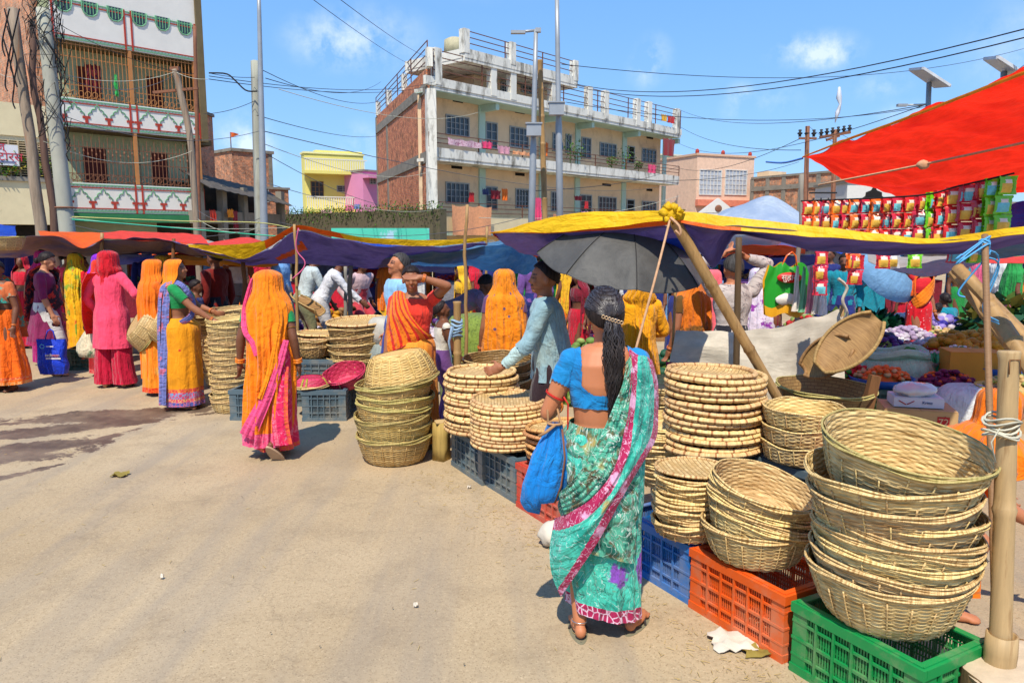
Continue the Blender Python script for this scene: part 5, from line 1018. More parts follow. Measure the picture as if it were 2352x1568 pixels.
    p = P(1520, 960, 5.0); stack(WS, (p.x, 5.05), [.62, .65, .68, .71, .74], 'shallow basket in the small pile peeking behind the teal sari', 'shallow baskets in the far small pile', .04, 9, .01)
    # wide coiled tray stacks
    T = tray_proto('coiled_tray', .27, .036, .0165, seed=1)
    p = P(1642, 900, 4.2); G4 = 'coiled trays in the tall wide stack'
    stack(T, (p.x+.01, 4.22), [.56+.034*i for i in range(13)], 'thick rimmed round tray in the tall wide stack before the canvas screen', G4, .03, 4, .012, 'tray')
    T3 = tray_proto('coiled_tray', .24, .04, .014, seed=9); stack(T3, (p.x-.02, 4.22), [.985], 'smaller tipped tray on top of the tall wide stack', G4, [(-.02, .04)], 4, 0, 'tray')
    crate('dark crate hidden under the tall wide tray stack', cgr, (p.x, 4.25), ang, H=.28, z0=0); crate('upper grey crate under the tall wide tray stack', cgr, (p.x, 4.25), ang, H=.26, z0=.29)
    p = P(1168, 1080, 5.17); G5 = 'coiled trays in the front centre stack'
    stack(T, (p.x, 5.17), [.315+.0285*i for i in range(11)], 'thick rimmed round tray in the stack left of the blue cloth bag', G5, .02, 6, .006, 'tray', scale=.96)
    TT = tray_proto('bamboo_tray', .25, .03, .012, seed=4); stack(TT, (p.x, 5.17), [.315+.0285*11], 'top tray with pale woven face left of the blue cloth bag', G5, [(0.03, 0)], 1, 0, 'tray')
    p = P(1107, 1010, 5.6); G6 = 'coiled trays in the rear centre stack'
    stack(T, (p.x, 5.6), [.315+.0295*i for i in range(14)], 'thick rimmed round tray in the stack behind the front tray stack', G6, .03, 8, .012, 'tray')
    T5 = tray_proto('coiled_tray', .25, .04, .014, seed=12); stack(T5, (p.x, 5.6), [.315+.0295*14+.006], 'top tray of the stack behind the front tray stack', G6, [(.02, .0)], 3, 0, 'tray')
    # little tray stack on the red crate
    T4 = tray_proto('coiled_tray', .2, .036, .013, seed=6, rimmat=bamboo_weave('dark_cane', (190, 130, 74), (226, 170, 106), (150, 90, 50))); p = P(1272, 1050, 4.75)
    stack(T4, (p.x+.02, 4.78), [.315+.042*i for i in range(6)], 'brownish tray in the low stack on the red crate', 'trays on the red crate', .08, 2, .012, 'tray')
    # big green-rimmed basket stack, left of centre
    GB = proto_basket('wicker_basket', .3, .205, .22, 24, 40, (WK2, WK2, WG), seed=41, rimn=4); g = G(900, 1068); c = (g.x, g.y+.16); G7 = 'fresh baskets in the stack left of centre'
    stack(GB, c, [.0], 'bottom fresh bamboo basket standing on the lane left of centre', G7, [(0, 0)], 1, 0)
    stack(GB, c, [.11, .18, .26, .33], 'middle fresh bamboo basket of the stack left of centre', G7, [(.0, .04), (.05, -.05), (.0, .08), (0, .02)], 3, .02)
    GB2 = proto_basket('wicker_basket', .3, .18, .24, 26, 40, (WK2, WK2, WG), seed=45, rimn=4)
    stack(GB2, (c[0]+.02, c[1]), [.4], 'tilted green edged basket second from the top left of centre', G7, [(.02, -.06)], 5, 0)
    o = stack(GB2, (c[0]+.03, c[1]+.02), [.87], 'upturned green edged basket on top of the stack left of centre', G7, [(PI-.02, .16)], 8, 0)[0]
    # round basket stack on the far side of the stall (under the man's hand)
    DB = proto_basket('wicker_basket', .3, .22, .16, 16, 34, (WCb, WD, WK), seed=51); p = P(1142, 830, 6.3)
    stack(DB, (p.x, 6.3), [.1+.083*i for i in range(7)], 'round basket in the stack the blue shirted man reaches for', 'baskets at the man in the blue shirt', .07, 3, .02)
    # far stacks behind the walking woman
    FB = proto_basket('wicker_basket', .22, .17, .13, 12, 30, (WK, WK, WK), seed=61, sr=.003); g = G(522, 952); G8 = 'baskets in the tall column behind the orange sari women'
    stack(FB, (g.x, g.y+.2), [.055*i for i in range(16)], 'wicker basket in the tall column between the two orange sari women', G8, .05, 3, .012)
    stack(FB, (g.x-.15, g.y+.75), [.055*i for i in range(17)], 'wicker basket in the second column behind the pointing woman', 'baskets in the second tall column', .05, 7, .012)
    p = P(560, 800, 7.9); stack(FB, (p.x, 8.0), [.06*i for i in range(13)], 'wicker basket in the column partly hidden by the walking woman', 'baskets in the partly hidden column', .05, 9, .012)
    p = P(562, 770, 8.8); stack(FB, (p.x+.1, 8.9), [.06*i for i in range(14)], 'wicker basket in the far column under the dark pole', 'baskets in the far column', .05, 11, .012)
    SB = proto_basket('wide_basket', .36, .28, .15, 8, 30, (WCb, WD, WK), seed=71); p = P(498, 720, 8.8)
    stack(SB, (p.x, 8.9), [.72], 'wide shallow basket on top of the stacks behind the pointing woman', None, [(0, 0)], 1, 0); FBx = stack(FB, (p.x, 8.9), [.055*i for i in range(12)], 'wicker basket under the wide shallow one', 'baskets under the wide shallow one', .04, 5, .01)
    g = G(742, 968); crate('grey plastic crate on the lane right of the walking orange sari woman', cgr, (g.x, g.y+.19), .05, .42, .34); crate('grey plastic crate peeking behind the left side of the walking woman', cgr, (G(580, 965).x, G(580, 965).y+.15), -.1, .4, .34)
    crate('dark grey crate hidden between the crate and the fresh basket stack', cgr, (G(830, 950).x, G(830, 950).y+.3), .1)
    crate('dark green crate at the feet of the purple veiled woman', pl('dark_green_plastic', (50, 90, 76)), (G(192, 850).x, G(192, 850).y+.2), .2, .5, .36, .28)
    WB = proto_basket('wide_basket', .33, .25, .17, 10, 32, (WC, WK, WK), seed=81); p = P(820, 800, 7.9); G9 = 'wide pale baskets behind the eye shading woman'
    stack(WB, (p.x, 8.0), [.33+.085*i for i in range(5)], 'wide pale basket in the stack between the walking woman and the fresh stack', G9, [(0, .0), (.02, .03), (0, -.05), (.01, -.09), (.02, -.03)], 3, .015)
    TTf = tray_proto('bamboo_tray', .33, .04, .014, seed=14); stack(TTf, (p.x, 8.0), [.33+.085*5+.09], 'big flat tray topping the wide pale basket stack', G9, [(0.06, -.03)], 1, 0, 'tray')
    crate('dark crate under the wide pale basket stack', cgr, (p.x, 8.0), 0, H=.3)
    p = P(722, 820, 7.9); MBk = proto_basket('small_basket', .165, .1, .14, 8, 28, (WC, WK, WK), seed=85); stack(MBk, (p.x, 7.9), [.5, .56], 'small pale basket on the pile right of the walking woman', 'small pale baskets', [(0, 0)], 1, .01); stack(TT, (p.x, 8.15), [.31+.036*i for i in range(12)], 'thin tray in the pile behind the small pale baskets', 'trays behind the small pale baskets', .03, 2, .01, 'tray')
    crate('grey crate holding up the small pale baskets', cgr, (p.x, 7.95), 0, H=.3); crate('second grey crate under the small pale baskets', cgr, (p.x, 7.95), 0, H=.19, z0=.305)
    # coloured baskets
    wcg = wcell('green_yellow_splint', (196, 180, 50)); PB = proto_basket('pink_basket', .21, .14, .15, 6, 26, (WCp, WT, WCp), seed=91, sr=.006, every=6, rimr=.006); g = P(790, 870, 7.3); stack(PB, (g.x, 7.45), [.3], 'hot pink basket with straw band tipped beside the fresh basket stack', None, [(.35, -.15)], 1, 0)
    PB2 = proto_basket('pink_basket', .2, .12, .09, 6, 26, (WCp, wcg, WT), seed=95, sr=.01, every=5); g = P(712, 880, 7.3); stack(PB2, (g.x, 7.3), [.41], 'pink and yellow basket upside down on the grey crate', None, [(PI, 0)], 1, 0)
    # winnowing fan lying in the stall
    def fan(label, c, rot, s=.3, m=WCb):
        t = thing('winnowing_fan', label, 'winnowing fan', c); t.rotation_euler = rot; mb = MB(); A = [[((i/12-.5)*s*1.15*(.12+math.sin(PI*(.04+.92*j/12))**.6), (j/12)*s*1.9, .5*s*abs(i/12-.5)**2*1.6) for j in range(13)] for i in range(13)]; mb.grid(A); mb.grid([[(p[0], p[1], p[2]-.004) for p in r_] for r_ in A], flip=True); mb.build('pan', m, t)
        mb = MB(); edge = [A[0][j] for j in range(12, -1, -1)]+[A[i][0] for i in range(13)]+[A[12][j] for j in range(13)]; mb.tube(edge, .012, 6); mb.build('rim', WD, t); return t
    fan('broad brown winnowing fan leaning in the shaded basket', P(1890, 850, 4.9), (.95, .5, -1.15), .25, WD); fan('narrow winnowing fan rim sticking up beside the broad brown fan', P(1850, 850, 5.1), (1.15, .9, -1.3), .2, WD)
    fan('brown winnowing fan tipped up behind the walking woman', P(730, 725, 8.4), (.35, .25, .9), .27, WD)
    SHB = proto_basket('broad_basket', .31, .2, .2, 6, 28, (WCb, WD, WG), seed=101, rows=1, sr=.0045); p = P(1900, 900, 4.85)
    stack(SHB, (p.x, 4.9), [.42, .6], 'large brown splint basket stacked in the shade right of the slanting bamboo', 'brown splint baskets in the shade', [(.02, .0), (.05, .03)], 1, .02)
    mb = MB()
    for sx in (-1, 1):
        for sy in (-1, 1): mb.box((p.x+sx*.3, 4.9+sy*.2, .2), (.05, .05, .4))
    t = thing('wooden_stool', 'rough wooden stand under the brown splint baskets', 'stand', (p.x, 4.9, 0)); mb.build_boxes('leg', M_wood, t); mb = MB(); mb.box((p.x, 4.9, .405), (.75, .5, .03)); mb.build('top', M_wood, t, world=True)
    mb = MB(); a = P(2010, 862, 4.7); b = P(1990, 945, 4.7); mb.bar(a, b, .06, .05); tag(mb.build('wooden_plank', M_wood), 'slanting brown wooden plank right of the shaded baskets', 'plank')
    # shallow woven stack behind tallest stack
    LB = proto_basket('flat_basket', .215, .185, .1, 10, 34, seed=111, rimn=1); p = P(1862, 1010, 3.85)
    stack(LB, (p.x, 3.95), [.58, .68, .775], 'straight sided shallow basket stacked left of the tallest stack', 'straight sided baskets', .02, 2, .006); crate('hidden grey crate carrying the straight sided baskets', cgr, (p.x+.05, 3.98), ang, H=.285); crate('upper hidden crate carrying the straight sided baskets', cgr, (p.x+.05, 3.98), ang, H=.28, z0=.29)
    p = P(2040, 950, 3.75); QB = proto_basket('wicker_basket', .215, .15, .13, 12, 34, seed=121); stack(QB, (p.x-.0, 3.8), [.69], 'shallow wicker basket rim peeking behind the tallest stack', None, [(.0, .1)], 1, 0)
    stack(QB, (p.x, 3.8), [.57], 'wicker basket hidden beneath the rim behind the tallest stack', None, [(0, .02)], 2, 0); crate('crate hidden behind the tallest basket stack', cgr, (p.x, 3.8), ang, H=.28); crate('upper crate hidden behind the tallest basket stack', cgr, (p.x, 3.8), ang, H=.27, z0=.29)
    # wooden block
    g = G(1012, 1062); t = thing('wooden_block', 'rough upright wooden block beside the rear grey crate', 'wood block', (g.x, g.y+.08, 0), .3); mb = MB()
    mb.tube([(0, 0, 0), (0, 0, .1), (0, 0, .2), (0, 0, .31)], [.075, .072, .074, .07], 4); mb.build('timber', plain('pale_timber', (190, 160, 90), .8, .25, 4, .3, st=(8, 8, 1)), t); mb = MB(); mb.box((0, 0, .315), (.1, .1, .01)); mb.build('cut_face', plain('cut_timber', (216, 184, 130), .8), t)
    # bamboo post with cloth ties by the eye shading woman
    a = P(1050, 850, 6.1); b = P(1050, 692, 6.1); a.z = .0; t = thing('bamboo_post', 'thick upright bamboo post with blue rag ties at the centre', 'bamboo post', (a.x, a.y, 0)); m_ = bamboo_mesh((0, 0, 0), b-a, .036, seed=4); m_.build('culm', M_bamb, t)
    mb = MB()
    for k in range(5): z = b.z-.16-.03*k; mb.tube([(.042*math.cos(x), .042*math.sin(x), z+.01*math.sin(x*2+k)) for x in [j*PI/6 for j in range(13)]], .01, 5)
    mb.tube([(-.03, -.04, b.z-.2), (-.06, -.05, b.z-.32), (-.04, -.05, b.z-.5)], [.016, .01, .006], 5); mb.build('rag_tie', cloth('rag_blue', (150, 180, 206)), t)
    # right foreground: split bamboo post in a collar on a log
    g = G(2260, 1560, .0); lg = Vector((1.86, 2.45, 0)); t = thing('log_stump', 'big round log stump with sandy top at the bottom right corner', 'log', lg)
    mb = MB(); n = 48; A = [[((.25+.012*pn(math.cos(2*PI*i/n)*3, math.sin(2*PI*i/n)*3, z*4))*math.cos(2*PI*i/n), (.25+.012*pn(math.cos(2*PI*i/n)*3, math.sin(2*PI*i/n)*3, z*4))*math.sin(2*PI*i/n), z) for z in [.26*k/8 for k in range(9)]] for i in range(n+1)]; mb.grid(A); mb.build('bark', plain('bark', (150, 118, 80), .9, .3, 5, .6, st=(5, 5, 1)), t)
    mb = MB(); A = [[((.252*q)*math.cos(2*PI*i/n), (.252*q)*math.sin(2*PI*i/n), .262+.012*pn(q*5*math.cos(2*PI*i/n), q*5*math.sin(2*PI*i/n))+(-.012 if q == 1 else 0)) for q in (.001, .2, .4, .6, .8, .93, 1)] for i in range(n+1)]; mb.grid(A); mb.build('sandy_top', plain('sandy_dust', (216, 192, 160), .95, .15, 10, .6), t)
    q = P(2298, 1500, 2.52); bz = .27; t = thing('split_bamboo_post', 'thick split bamboo post standing in a cut bamboo collar on the log', 'bamboo post', (q.x, q.y, bz)); top = P(2318, 805, 2.62); M_bl = plain('dry_bamboo', (196, 164, 116), .55, .2, 3, .1, st=(8, 8, .6), stain=((150, 112, 70), 4, .52, .7))
    bamboo_mesh((0, 0, 0), top-Vector((q.x, q.y, bz)), .039, nodes=.62, n=16, seed=9).build('culm', M_bl, t)
    mb = MB(); mb.lathe([(.05, -.03), (.053, .03), (.051, .1), (.043, .1), (.043, 0)], 20); mb.build('collar', M_bl, t)
    mb = MB(); dvec = (top-Vector((q.x, q.y, bz))); u = dvec.normalized(); mb.tube([dvec*.93+Vector((-.02, -.033, 0)), dvec*.975+Vector((-.018, -.0325, 0)), dvec*.975+Vector((.018, -.0325, 0)), dvec*.93+Vector((.02, -.033, 0))], .003, 4); mb.build('slot', M_wood, t)
    rm = plain('frayed_rope', (206, 200, 176), .85, .2, 20, .2); mb = MB(); c0 = P(2308, 975, 2.6)
    for k in range(6): mb.tube([c0+Vector(((.055+.006*math.sin(k*2))*math.cos(x)-.012, .055*math.sin(x), .012*(k-3)+.01*math.sin(x*2+k))) for x in [j*PI/8 for j in range(17)]], .0045, 5, cap=False)
    mb.tube([c0+Vector((-.05, -.05, 0)), c0+Vector((-.075, -.05, -.05)), c0+Vector((-.06, -.06, -.12))], .003, 4); tag(mb.build('rope_lashing', rm), 'frayed pale rope lashing the cane to the split bamboo post', 'rope')
    # stack of loose bamboo poles leaning at upper right
    for i, (a, b, r, lb) in enumerate((((2200, 618, 4.6), (2352, 770, 4.0), .04, 'long halved bamboo leaning at the right edge, uppermost'), ((2190, 625, 4.7), (2345, 830, 4.2), .035, 'halved bamboo leaning at the right edge, lowest'), ((2225, 640, 4.3), (2400, 830, 3.8), .038, 'bamboo length between the two halved bamboos at right'), ((2272, 702, 4.0), (2390, 880, 3.6), .05, 'short thick bamboo offcut leaning by the split post'))):
        bamboo('bamboo_length', lb, P(*a), P(*b), r, seed=i, nodes=.4)
    rb = plain('blue_twine', (90, 170, 220), .6); r_ = random.Random(4)
    for i in range(6):
        s = P(2262, 560+6*i, 3.33); e = P(2262+r_.uniform(-70, 40), 600+r_.uniform(-30, 180), 3.3+r_.uniform(-.1, .2)); rope('blue_twine', 'loose blue plastic twine wound round the thin cane at right', [s, s.lerp(e, .3)+Vector((.04, 0, .05)), s.lerp(e, .7)+Vector((-.05, 0, -.03)), e], .0045, rb, cat='twine', group='blue twine at the cane', sides=4)
    mb = MB()
    for k in range(8): c0 = P(2261, 553+k*4, 3.34); mb.tube([c0+Vector((.02*math.cos(x), .02*math.sin(x), .006*math.sin(2*x+k))) for x in [j*PI/6 for j in range(13)]], .005, 4, cap=False)
    tag(mb.build('twine_lashing', rb), 'blue twine lashing around the top of the thin cane', 'twine')
baskets()
# ---------------------------------------------------------------- people
def skinmat():
    m, nt, b = newmat('skin'); a = nd(nt, 'ShaderNodeVertexColor', layer_name='tone'); n1 = noise(nt, coords(nt, 'Object'), 14, 3)
    o = mixc(nt, 1., a.outputs[0], nd(nt, 'ShaderNodeMix', {0: n1, 6: (.9, .88, .86, 1), 7: (1.08, 1.06, 1.04, 1)}, data_type='RGBA').outputs[2], 'MULTIPLY')
    nt.links.new(o, b.inputs['Base Color']); b.inputs['Roughness'].default_value = .52; b.inputs['Specular IOR Level'].default_value = .35
    b.inputs['Subsurface Weight'].default_value = .06; b.inputs['Subsurface Radius'].default_value = (.02, .008, .004); return m
M_skin = skinmat()
def hairmat(name, c, c2, gloss=.35):
    m, nt, b = newmat(name); v = coords(nt, 'UV', (60, 5, 1)); n1 = noise(nt, v, 2.2, 5, .7); nt.links.new(mixc(nt, step(nt, n1, .35, .72), C4(c, 1), C4(c2, 1)), b.inputs['Base Color']); b.inputs['Roughness'].default_value = gloss; b.inputs['Specular IOR Level'].default_value = .12; bump(nt, b, n1, .5, .006); return m
M_hair = hairmat('black_hair', (18, 15, 16), (60, 50, 48), .42); M_hairg = hairmat('greying_hair', (26, 24, 24), (96, 92, 88), .5)  # black hair: lighter streak colour has a grey sheen painted in
SK = {'mid': (150, 96, 66), 'dark': (112, 70, 48), 'warm': (176, 112, 76), 'light': (190, 132, 98)}
def ik(a, t, l1, l2, hint):
    a, t, hint = Vector(a), Vector(t), Vector(hint); d = t-a; L = min(d.length, (l1+l2)*.995); u = d.normalized(); t = a+u*L
    x = (l1*l1-l2*l2+L*L)/(2*L); h = math.sqrt(max(l1*l1-x*x, 1e-6)); p = hint-u*hint.dot(u); p = p.normalized() if p.length > 1e-6 else Vector((0, 0, 1)); return a+u*x+p*h, t
def hand(mb, w, d, nrm, s, side=1, curl=.35, spread=1., fr=.0088):
    """palm, four unequal fingers and a thumb; w wrist, d along the hand, nrm out of the back of the hand"""
    d = Vector(d).normalized(); nrm = Vector(nrm); nrm = (nrm-d*nrm.dot(d)).normalized(); sd = d.cross(nrm)*side
    M = Matrix((sd, d, nrm)).transposed(); mb.ell(w+d*.045*s, (.038*s, .055*s, .016*s), M, 12, 8); mb.tube([w-d*.02*s, w+d*.03*s], [.024*s, .028*s], 8)
    for k, (o, L) in enumerate(((-.028, .062), (-.0095, .074), (.0095, .07), (.028, .054))):
        p = w+d*.085*s+sd*o*s; q = [p]; dd = d+sd*o*3.2*spread
        for j in range(3):
            dd = (Matrix.Rotation(-curl*(1+.15*k)*side, 3, sd*side) @ dd).normalized() if curl else dd
            p = p+dd*L*s*(.42, .32, .26)[j]; q.append(p)
        mb.tube(q, [fr*s*1.05, fr*s, fr*s*.95, fr*s*.8], 6)
    p = w+d*.03*s-sd*.03*s; mb.tube([p, p+(d*.5-sd*.7-nrm*.35).normalized()*.03*s, p+(d*.5-sd*.7-nrm*.35).normalized()*.03*s+(d-sd*.35-nrm*.3).normalized()*.032*s], [.012*s, .01*s, .0085*s], 6)
def make_body(H=1.55, R=None, L=None, legR=None, legL=None, head=(0, 0, 0), lean=0., hz=None, vox=.011, tone='mid', girth=1., ox=0, oy=0, male=False, twist=0., hands=None, hip=1., feet=True, ht=0.):
    s = H/1.6; hz0 = .86; hz = hz0 if hz is None else hz/s; g = girth
    RX = Matrix.Rotation(-lean, 3, 'X') @ Matrix.Rotation(twist, 3, 'Z')
    def U(p): q = RX @ (Vector(p)-Vector((0, 0, hz0))); return (q+Vector((ox, oy, hz)))*s
    mb = MB(); segs = []
    def seg(lb, a, b, ra, rb): segs.append((lb, Vector(a), Vector(b), ra, rb))
    def limb(lb, a, b, r0, r1, r2=None, n=10):
        a, b = Vector(a), Vector(b); pts = [a, a.lerp(b, .3), a.lerp(b, .65), b]; rm = r2 or (r0+r1)/2*1.06
        mb.tube(pts, [r0*s, (r0*.6+rm*.4+.002)*s, (rm*.55+r1*.45)*s, r1*s], n); mb.ell(b, (r1*s*.99,)*3, None, 8, 6); seg(lb, a, b, r0*s, r1*s)
    sw = .148 if not male else .185
    prof = [(.80, .10, 1.45), (.86, .118, 1.42), (.93, .105, 1.38), (1.0, .088, 1.42), (1.08, .09, 1.48), (1.18, .105, 1.48), (1.27, .1, 1.55), (1.325, .072, 1.75), (1.355, .05, 1.5)]
    vs = []; n = 24
    for (z, r, q) in prof:
        q2 = q*(1.06 if male and z > 1.1 else 1); hp = hip if z < .97 else 1
        for i in range(n): a = 2*PI*i/n; vs.append(U((r*q2*math.cos(a)*g*hp, r*math.sin(a)*g*hp+(.012*math.exp(-((z-1.2)/.06)**2) if math.sin(a) > 0 and not male else 0), z)))
    F = [(k*n+i, k*n+(i+1) % n, (k+1)*n+(i+1) % n, (k+1)*n+i) for k in range(len(prof)-1) for i in range(n)]+[tuple(range(n-1, -1, -1)), tuple((len(prof)-1)*n+i for i in range(n))]
    mb.add(vs, F); seg('torso', U((0, 0, .84)), U((0, 0, 1.30)), .15*s*g, .13*s*g)
    neck = U((0, 0, 1.33)); hc = U((0, .018, 1.478)); hd = (Matrix.Rotation(head[0], 3, 'Z') @ Matrix.Rotation(-head[1], 3, 'X') @ Matrix.Rotation(head[2], 3, 'Y'))
    Mh = Matrix.Rotation(-lean*.35, 3, 'X') @ hd; top = neck.lerp(hc, .62); hc = neck+Mh @ (Vector((0, .022+ht, .148))*s) if (head[1] or lean) else hc
    mb.tube([U((0, -.005, 1.29)), neck, neck.lerp(hc, .75)], [.06*s, .05*s*(1.15 if male else 1), .047*s*(1.1 if male else 1)], 12); seg('neck', U((0, 0, 1.33)), neck.lerp(hc, .6), .05*s, .05*s)
    def he(c, r, rot=None): mb.ell(hc+Mh @ (Vector(c)*s), [q*s for q in r], Mh if rot is None else Mh @ rot, 14, 10)
    k = 1.06 if male else 1.
    he((0, -.006, .018), (.072*k, .091*k, .086*k)); he((0, .022, -.042), (.054*k, .062, .06)); he((0, .056, -.086), (.026*k, .026, .02)); he((0, .062, .0), (.052, .03, .035))
    he((0, .096, -.028), (.012, .018, .012)); he((0, .088, -.008), (.008, .014, .024)); he((0, .08, -.058), (.022, .014, .008)); he((0, .078, -.068), (.018, .013, .007)); he((.032, .07, -.03), (.02, .018, .02)); he((-.032, .07, -.03), (.02, .018, .02)); he((0, .078, .016), (.046, .013, .009))
    for sx in (-1, 1): he((sx*.073*k, -.004, -.016), (.009, .019, .029), Matrix.Rotation(sx*.3, 3, 'Z'))
    seg('head', hc-Mh @ Vector((0, 0, .03))*s, hc+Mh @ Vector((0, 0, .03))*s, .08*s, .08*s)
    inf = {'s': s, 'hc': hc, 'Mh': Mh, 'U': U, 'segs': segs}
    for side, sp in ((1, R), (-1, L)):
        sh = U((side*sw*g**.5, -.005, 1.285)); sp = sp or {}
        wt = Vector(sp.get('w', (side*.23, .05, .80)))*s; el, wr = ik(sh, wt, .27*s, .235*s, sp.get('e', (side*.25, -1, 0)))
        mb.ell(sh, [.05*s*g, .047*s, .047*s], None, 12, 8)
        limb('up', sh, el, .047*g, .037, .045*g); limb('fore', el, wr, .038, .024, .036); segs[-1] = ('fore',)+segs[-1][1:]
        dd = Vector(sp['d']) if 'd' in sp else (wr-el).normalized(); nn = Vector(sp.get('n', (side, .1, .15))); hand(mb, wr, dd, nn, s*1.02, side, sp.get('curl', .3)); seg('hand', wr, wr+dd.normalized()*.16*s, .03*s, .02*s)
        inf['w'+('R' if side > 0 else 'L')] = wr; inf['e'+('R' if side > 0 else 'L')] = el; inf['s'+('R' if side > 0 else 'L')] = sh
    for side, sp in ((1, legR), (-1, legL)):
        sp = sp or {}; h = Vector((side*.085*g+ox, oy, hz))*s if lean < 1.2 else U((side*.085, 0, .86)); an = Vector(sp.get('a', (side*.085, 0, .07)))*s; kn, an = ik(h, an, .42*s, .4*s, sp.get('k', (side*.15, 1, 0)))
        limb('thigh', h, kn, .085*g, .052, .08*g); limb('calf', kn, an, .05, .034, .05)
        td = Vector(sp.get('t', (side*.12, 1, 0))).normalized(); dn = Vector(sp.get('dn', (0, 0, -1))); dn = (dn-td*dn.dot(td)).normalized(); sd = td.cross(dn)
        M = Matrix((sd, td, -dn)).transposed(); c = an+dn*.045*s+td*.045*s
        mb.ell(c+td*.02*s, (.038*s, .095*s, .024*s), M, 12, 8); mb.ell(an+dn*.035*s-td*.028*s, (.03*s, .032*s, .032*s), M, 10, 8); mb.tube([an, c+td*.05*s], [.034*s, .02*s], 8)
        for q in range(5): p = c+td*(.098-.008*abs(q-1))*s+sd*(q-2)*.0155*s*side+dn*.009*s; mb.tube([p-td*.02*s, p+td*.018*s], [.0095*s if q else .012*s, .007*s], 6)
        seg('foot', an, c+td*.06*s, .035*s, .03*s); inf['f'+('R' if side > 0 else 'L')] = (c, td, dn, sd, an)
    o = mb.build('person', M_skin); md = o.modifiers.new('r', 'REMESH'); md.mode = 'VOXEL'; md.voxel_size = vox; md.use_smooth_shade = True
    m2 = o.modifiers.new('s', 'SMOOTH'); m2.factor = .5; m2.iterations = 2 if vox > .009 else 3
    dg = bpy.context.evaluated_depsgraph_get(); dg.update(); me = bpy.data.meshes.new_from_object(o.evaluated_get(dg)); old = o.data; o.modifiers.clear(); o.data = me; bpy.data.meshes.remove(old)
    if not me.materials: me.materials.append(M_skin)
    nv = len(me.vertices); co = np.empty(nv*3, np.float32); me.vertices.foreach_get('co', co); co = co.reshape(-1, 3); inf['co'] = co
    # nearest limb of every vertex
    best = np.full(nv, 1e9); lab = np.zeros(nv, int); tt = np.zeros(nv)
    for i, (lb, a, b, ra, rb) in enumerate(segs):
        a = np.array(a); b = np.array(b); ab = b-a; t = np.clip(((co-a)@ab)/(ab@ab), 0, 1); d = np.linalg.norm(co-(a+t[:, None]*ab), axis=1)-(ra+(rb-ra)*t)*(1.0); m_ = d < best; best[m_] = d[m_]; lab[m_] = i; tt[m_] = t[m_]
    inf['lab'] = np.array([segs[i][0] for i in lab]); inf['t'] = tt
    hl = (co-np.array(hc))@np.array(Mh)/s     # head-local
    base = np.array(lin(SK[tone] if isinstance(tone, str) else tone)); colr = np.tile(np.append(base, 1), (nv, 1)); isH = inf['lab'] == 'head'
    def paint(mask, c, k=1.): colr[mask & isH, :3] = colr[mask & isH, :3]*(1-k)+np.array(lin(c))*k
    x, y, z = hl[:, 0], hl[:, 1], hl[:, 2]
    paint((np.abs(np.abs(x)-.03) < .02) & (np.abs(z-.002) < .012) & (y > .05), (70, 42, 32), .6); paint((np.abs(np.abs(x)-.03) < .013) & (np.abs(z) < .005) & (y > .05), (30, 22, 22), .9); paint((np.abs(np.abs(x)-.031) < .02) & (np.abs(z-.022) < .005) & (y > .05), (34, 24, 22), .9)
    paint((np.abs(x) < .024) & (np.abs(z+.063) < .008) & (y > .06), (150, 70, 62), .6)
    inf['x'] = hl
    if male: paint((z < -.05) & (y > .0) & (np.abs(z+.063) > .008), (70, 50, 42), .35); paint((np.abs(x) < .03) & (np.abs(z+.05) < .006) & (y > .06), (28, 22, 22), .85)
    if (male and male != 'boy') or True:
        pal = (inf['lab'] == 'hand'); colr[pal, :3] *= 1.05
    ca = me.color_attributes.new('tone', 'FLOAT_COLOR', 'POINT'); ca.data.foreach_set('color', colr.astype(np.float32).ravel())
    o['_'] = 0; del o['_']
    return o, inf
def shell(body, inf, name, mat, test, off=.008, wr=.003, ws=14, uvk=1., loose=None):
    """garment cut from the body surface: keeps the faces test() accepts, lifted off the skin"""
    me = body.data; co = inf['co']; nv = len(co); nr = np.empty(nv*3, np.float32); me.vertices.foreach_get('normal', nr); nr = nr.reshape(-1, 3)
    keep = test(inf['lab'], inf['t'], co/inf['s'], inf['x']); idx = -np.ones(nv, int); vs = []; fs = []; uv = []; s = inf['s']
    for p in me.polygons:
        vv = list(p.vertices)
        if all(keep[i] for i in vv):
            for i in vv:
                if idx[i] < 0:
                    idx[i] = len(vs); c = co[i]; o_ = off if loose is None else loose(inf['lab'][i], inf['t'][i], c/s, off)
                    d = o_+wr*(pn(c[0]*ws, c[1]*ws, c[2]*ws*.6)+.5*pn(c[0]*ws*2.3, c[1]*ws*2.3, c[2]*ws)); vs.append(c+nr[i]*d); uv.append(((c[0]+.6*c[1])*uvk, c[2]*uvk))
            fs.append([idx[i] for i in vv])
    if not fs: return None
    mb = MB(); mb.add(vs, fs, 0, uv); return mb.build(name, mat, body)
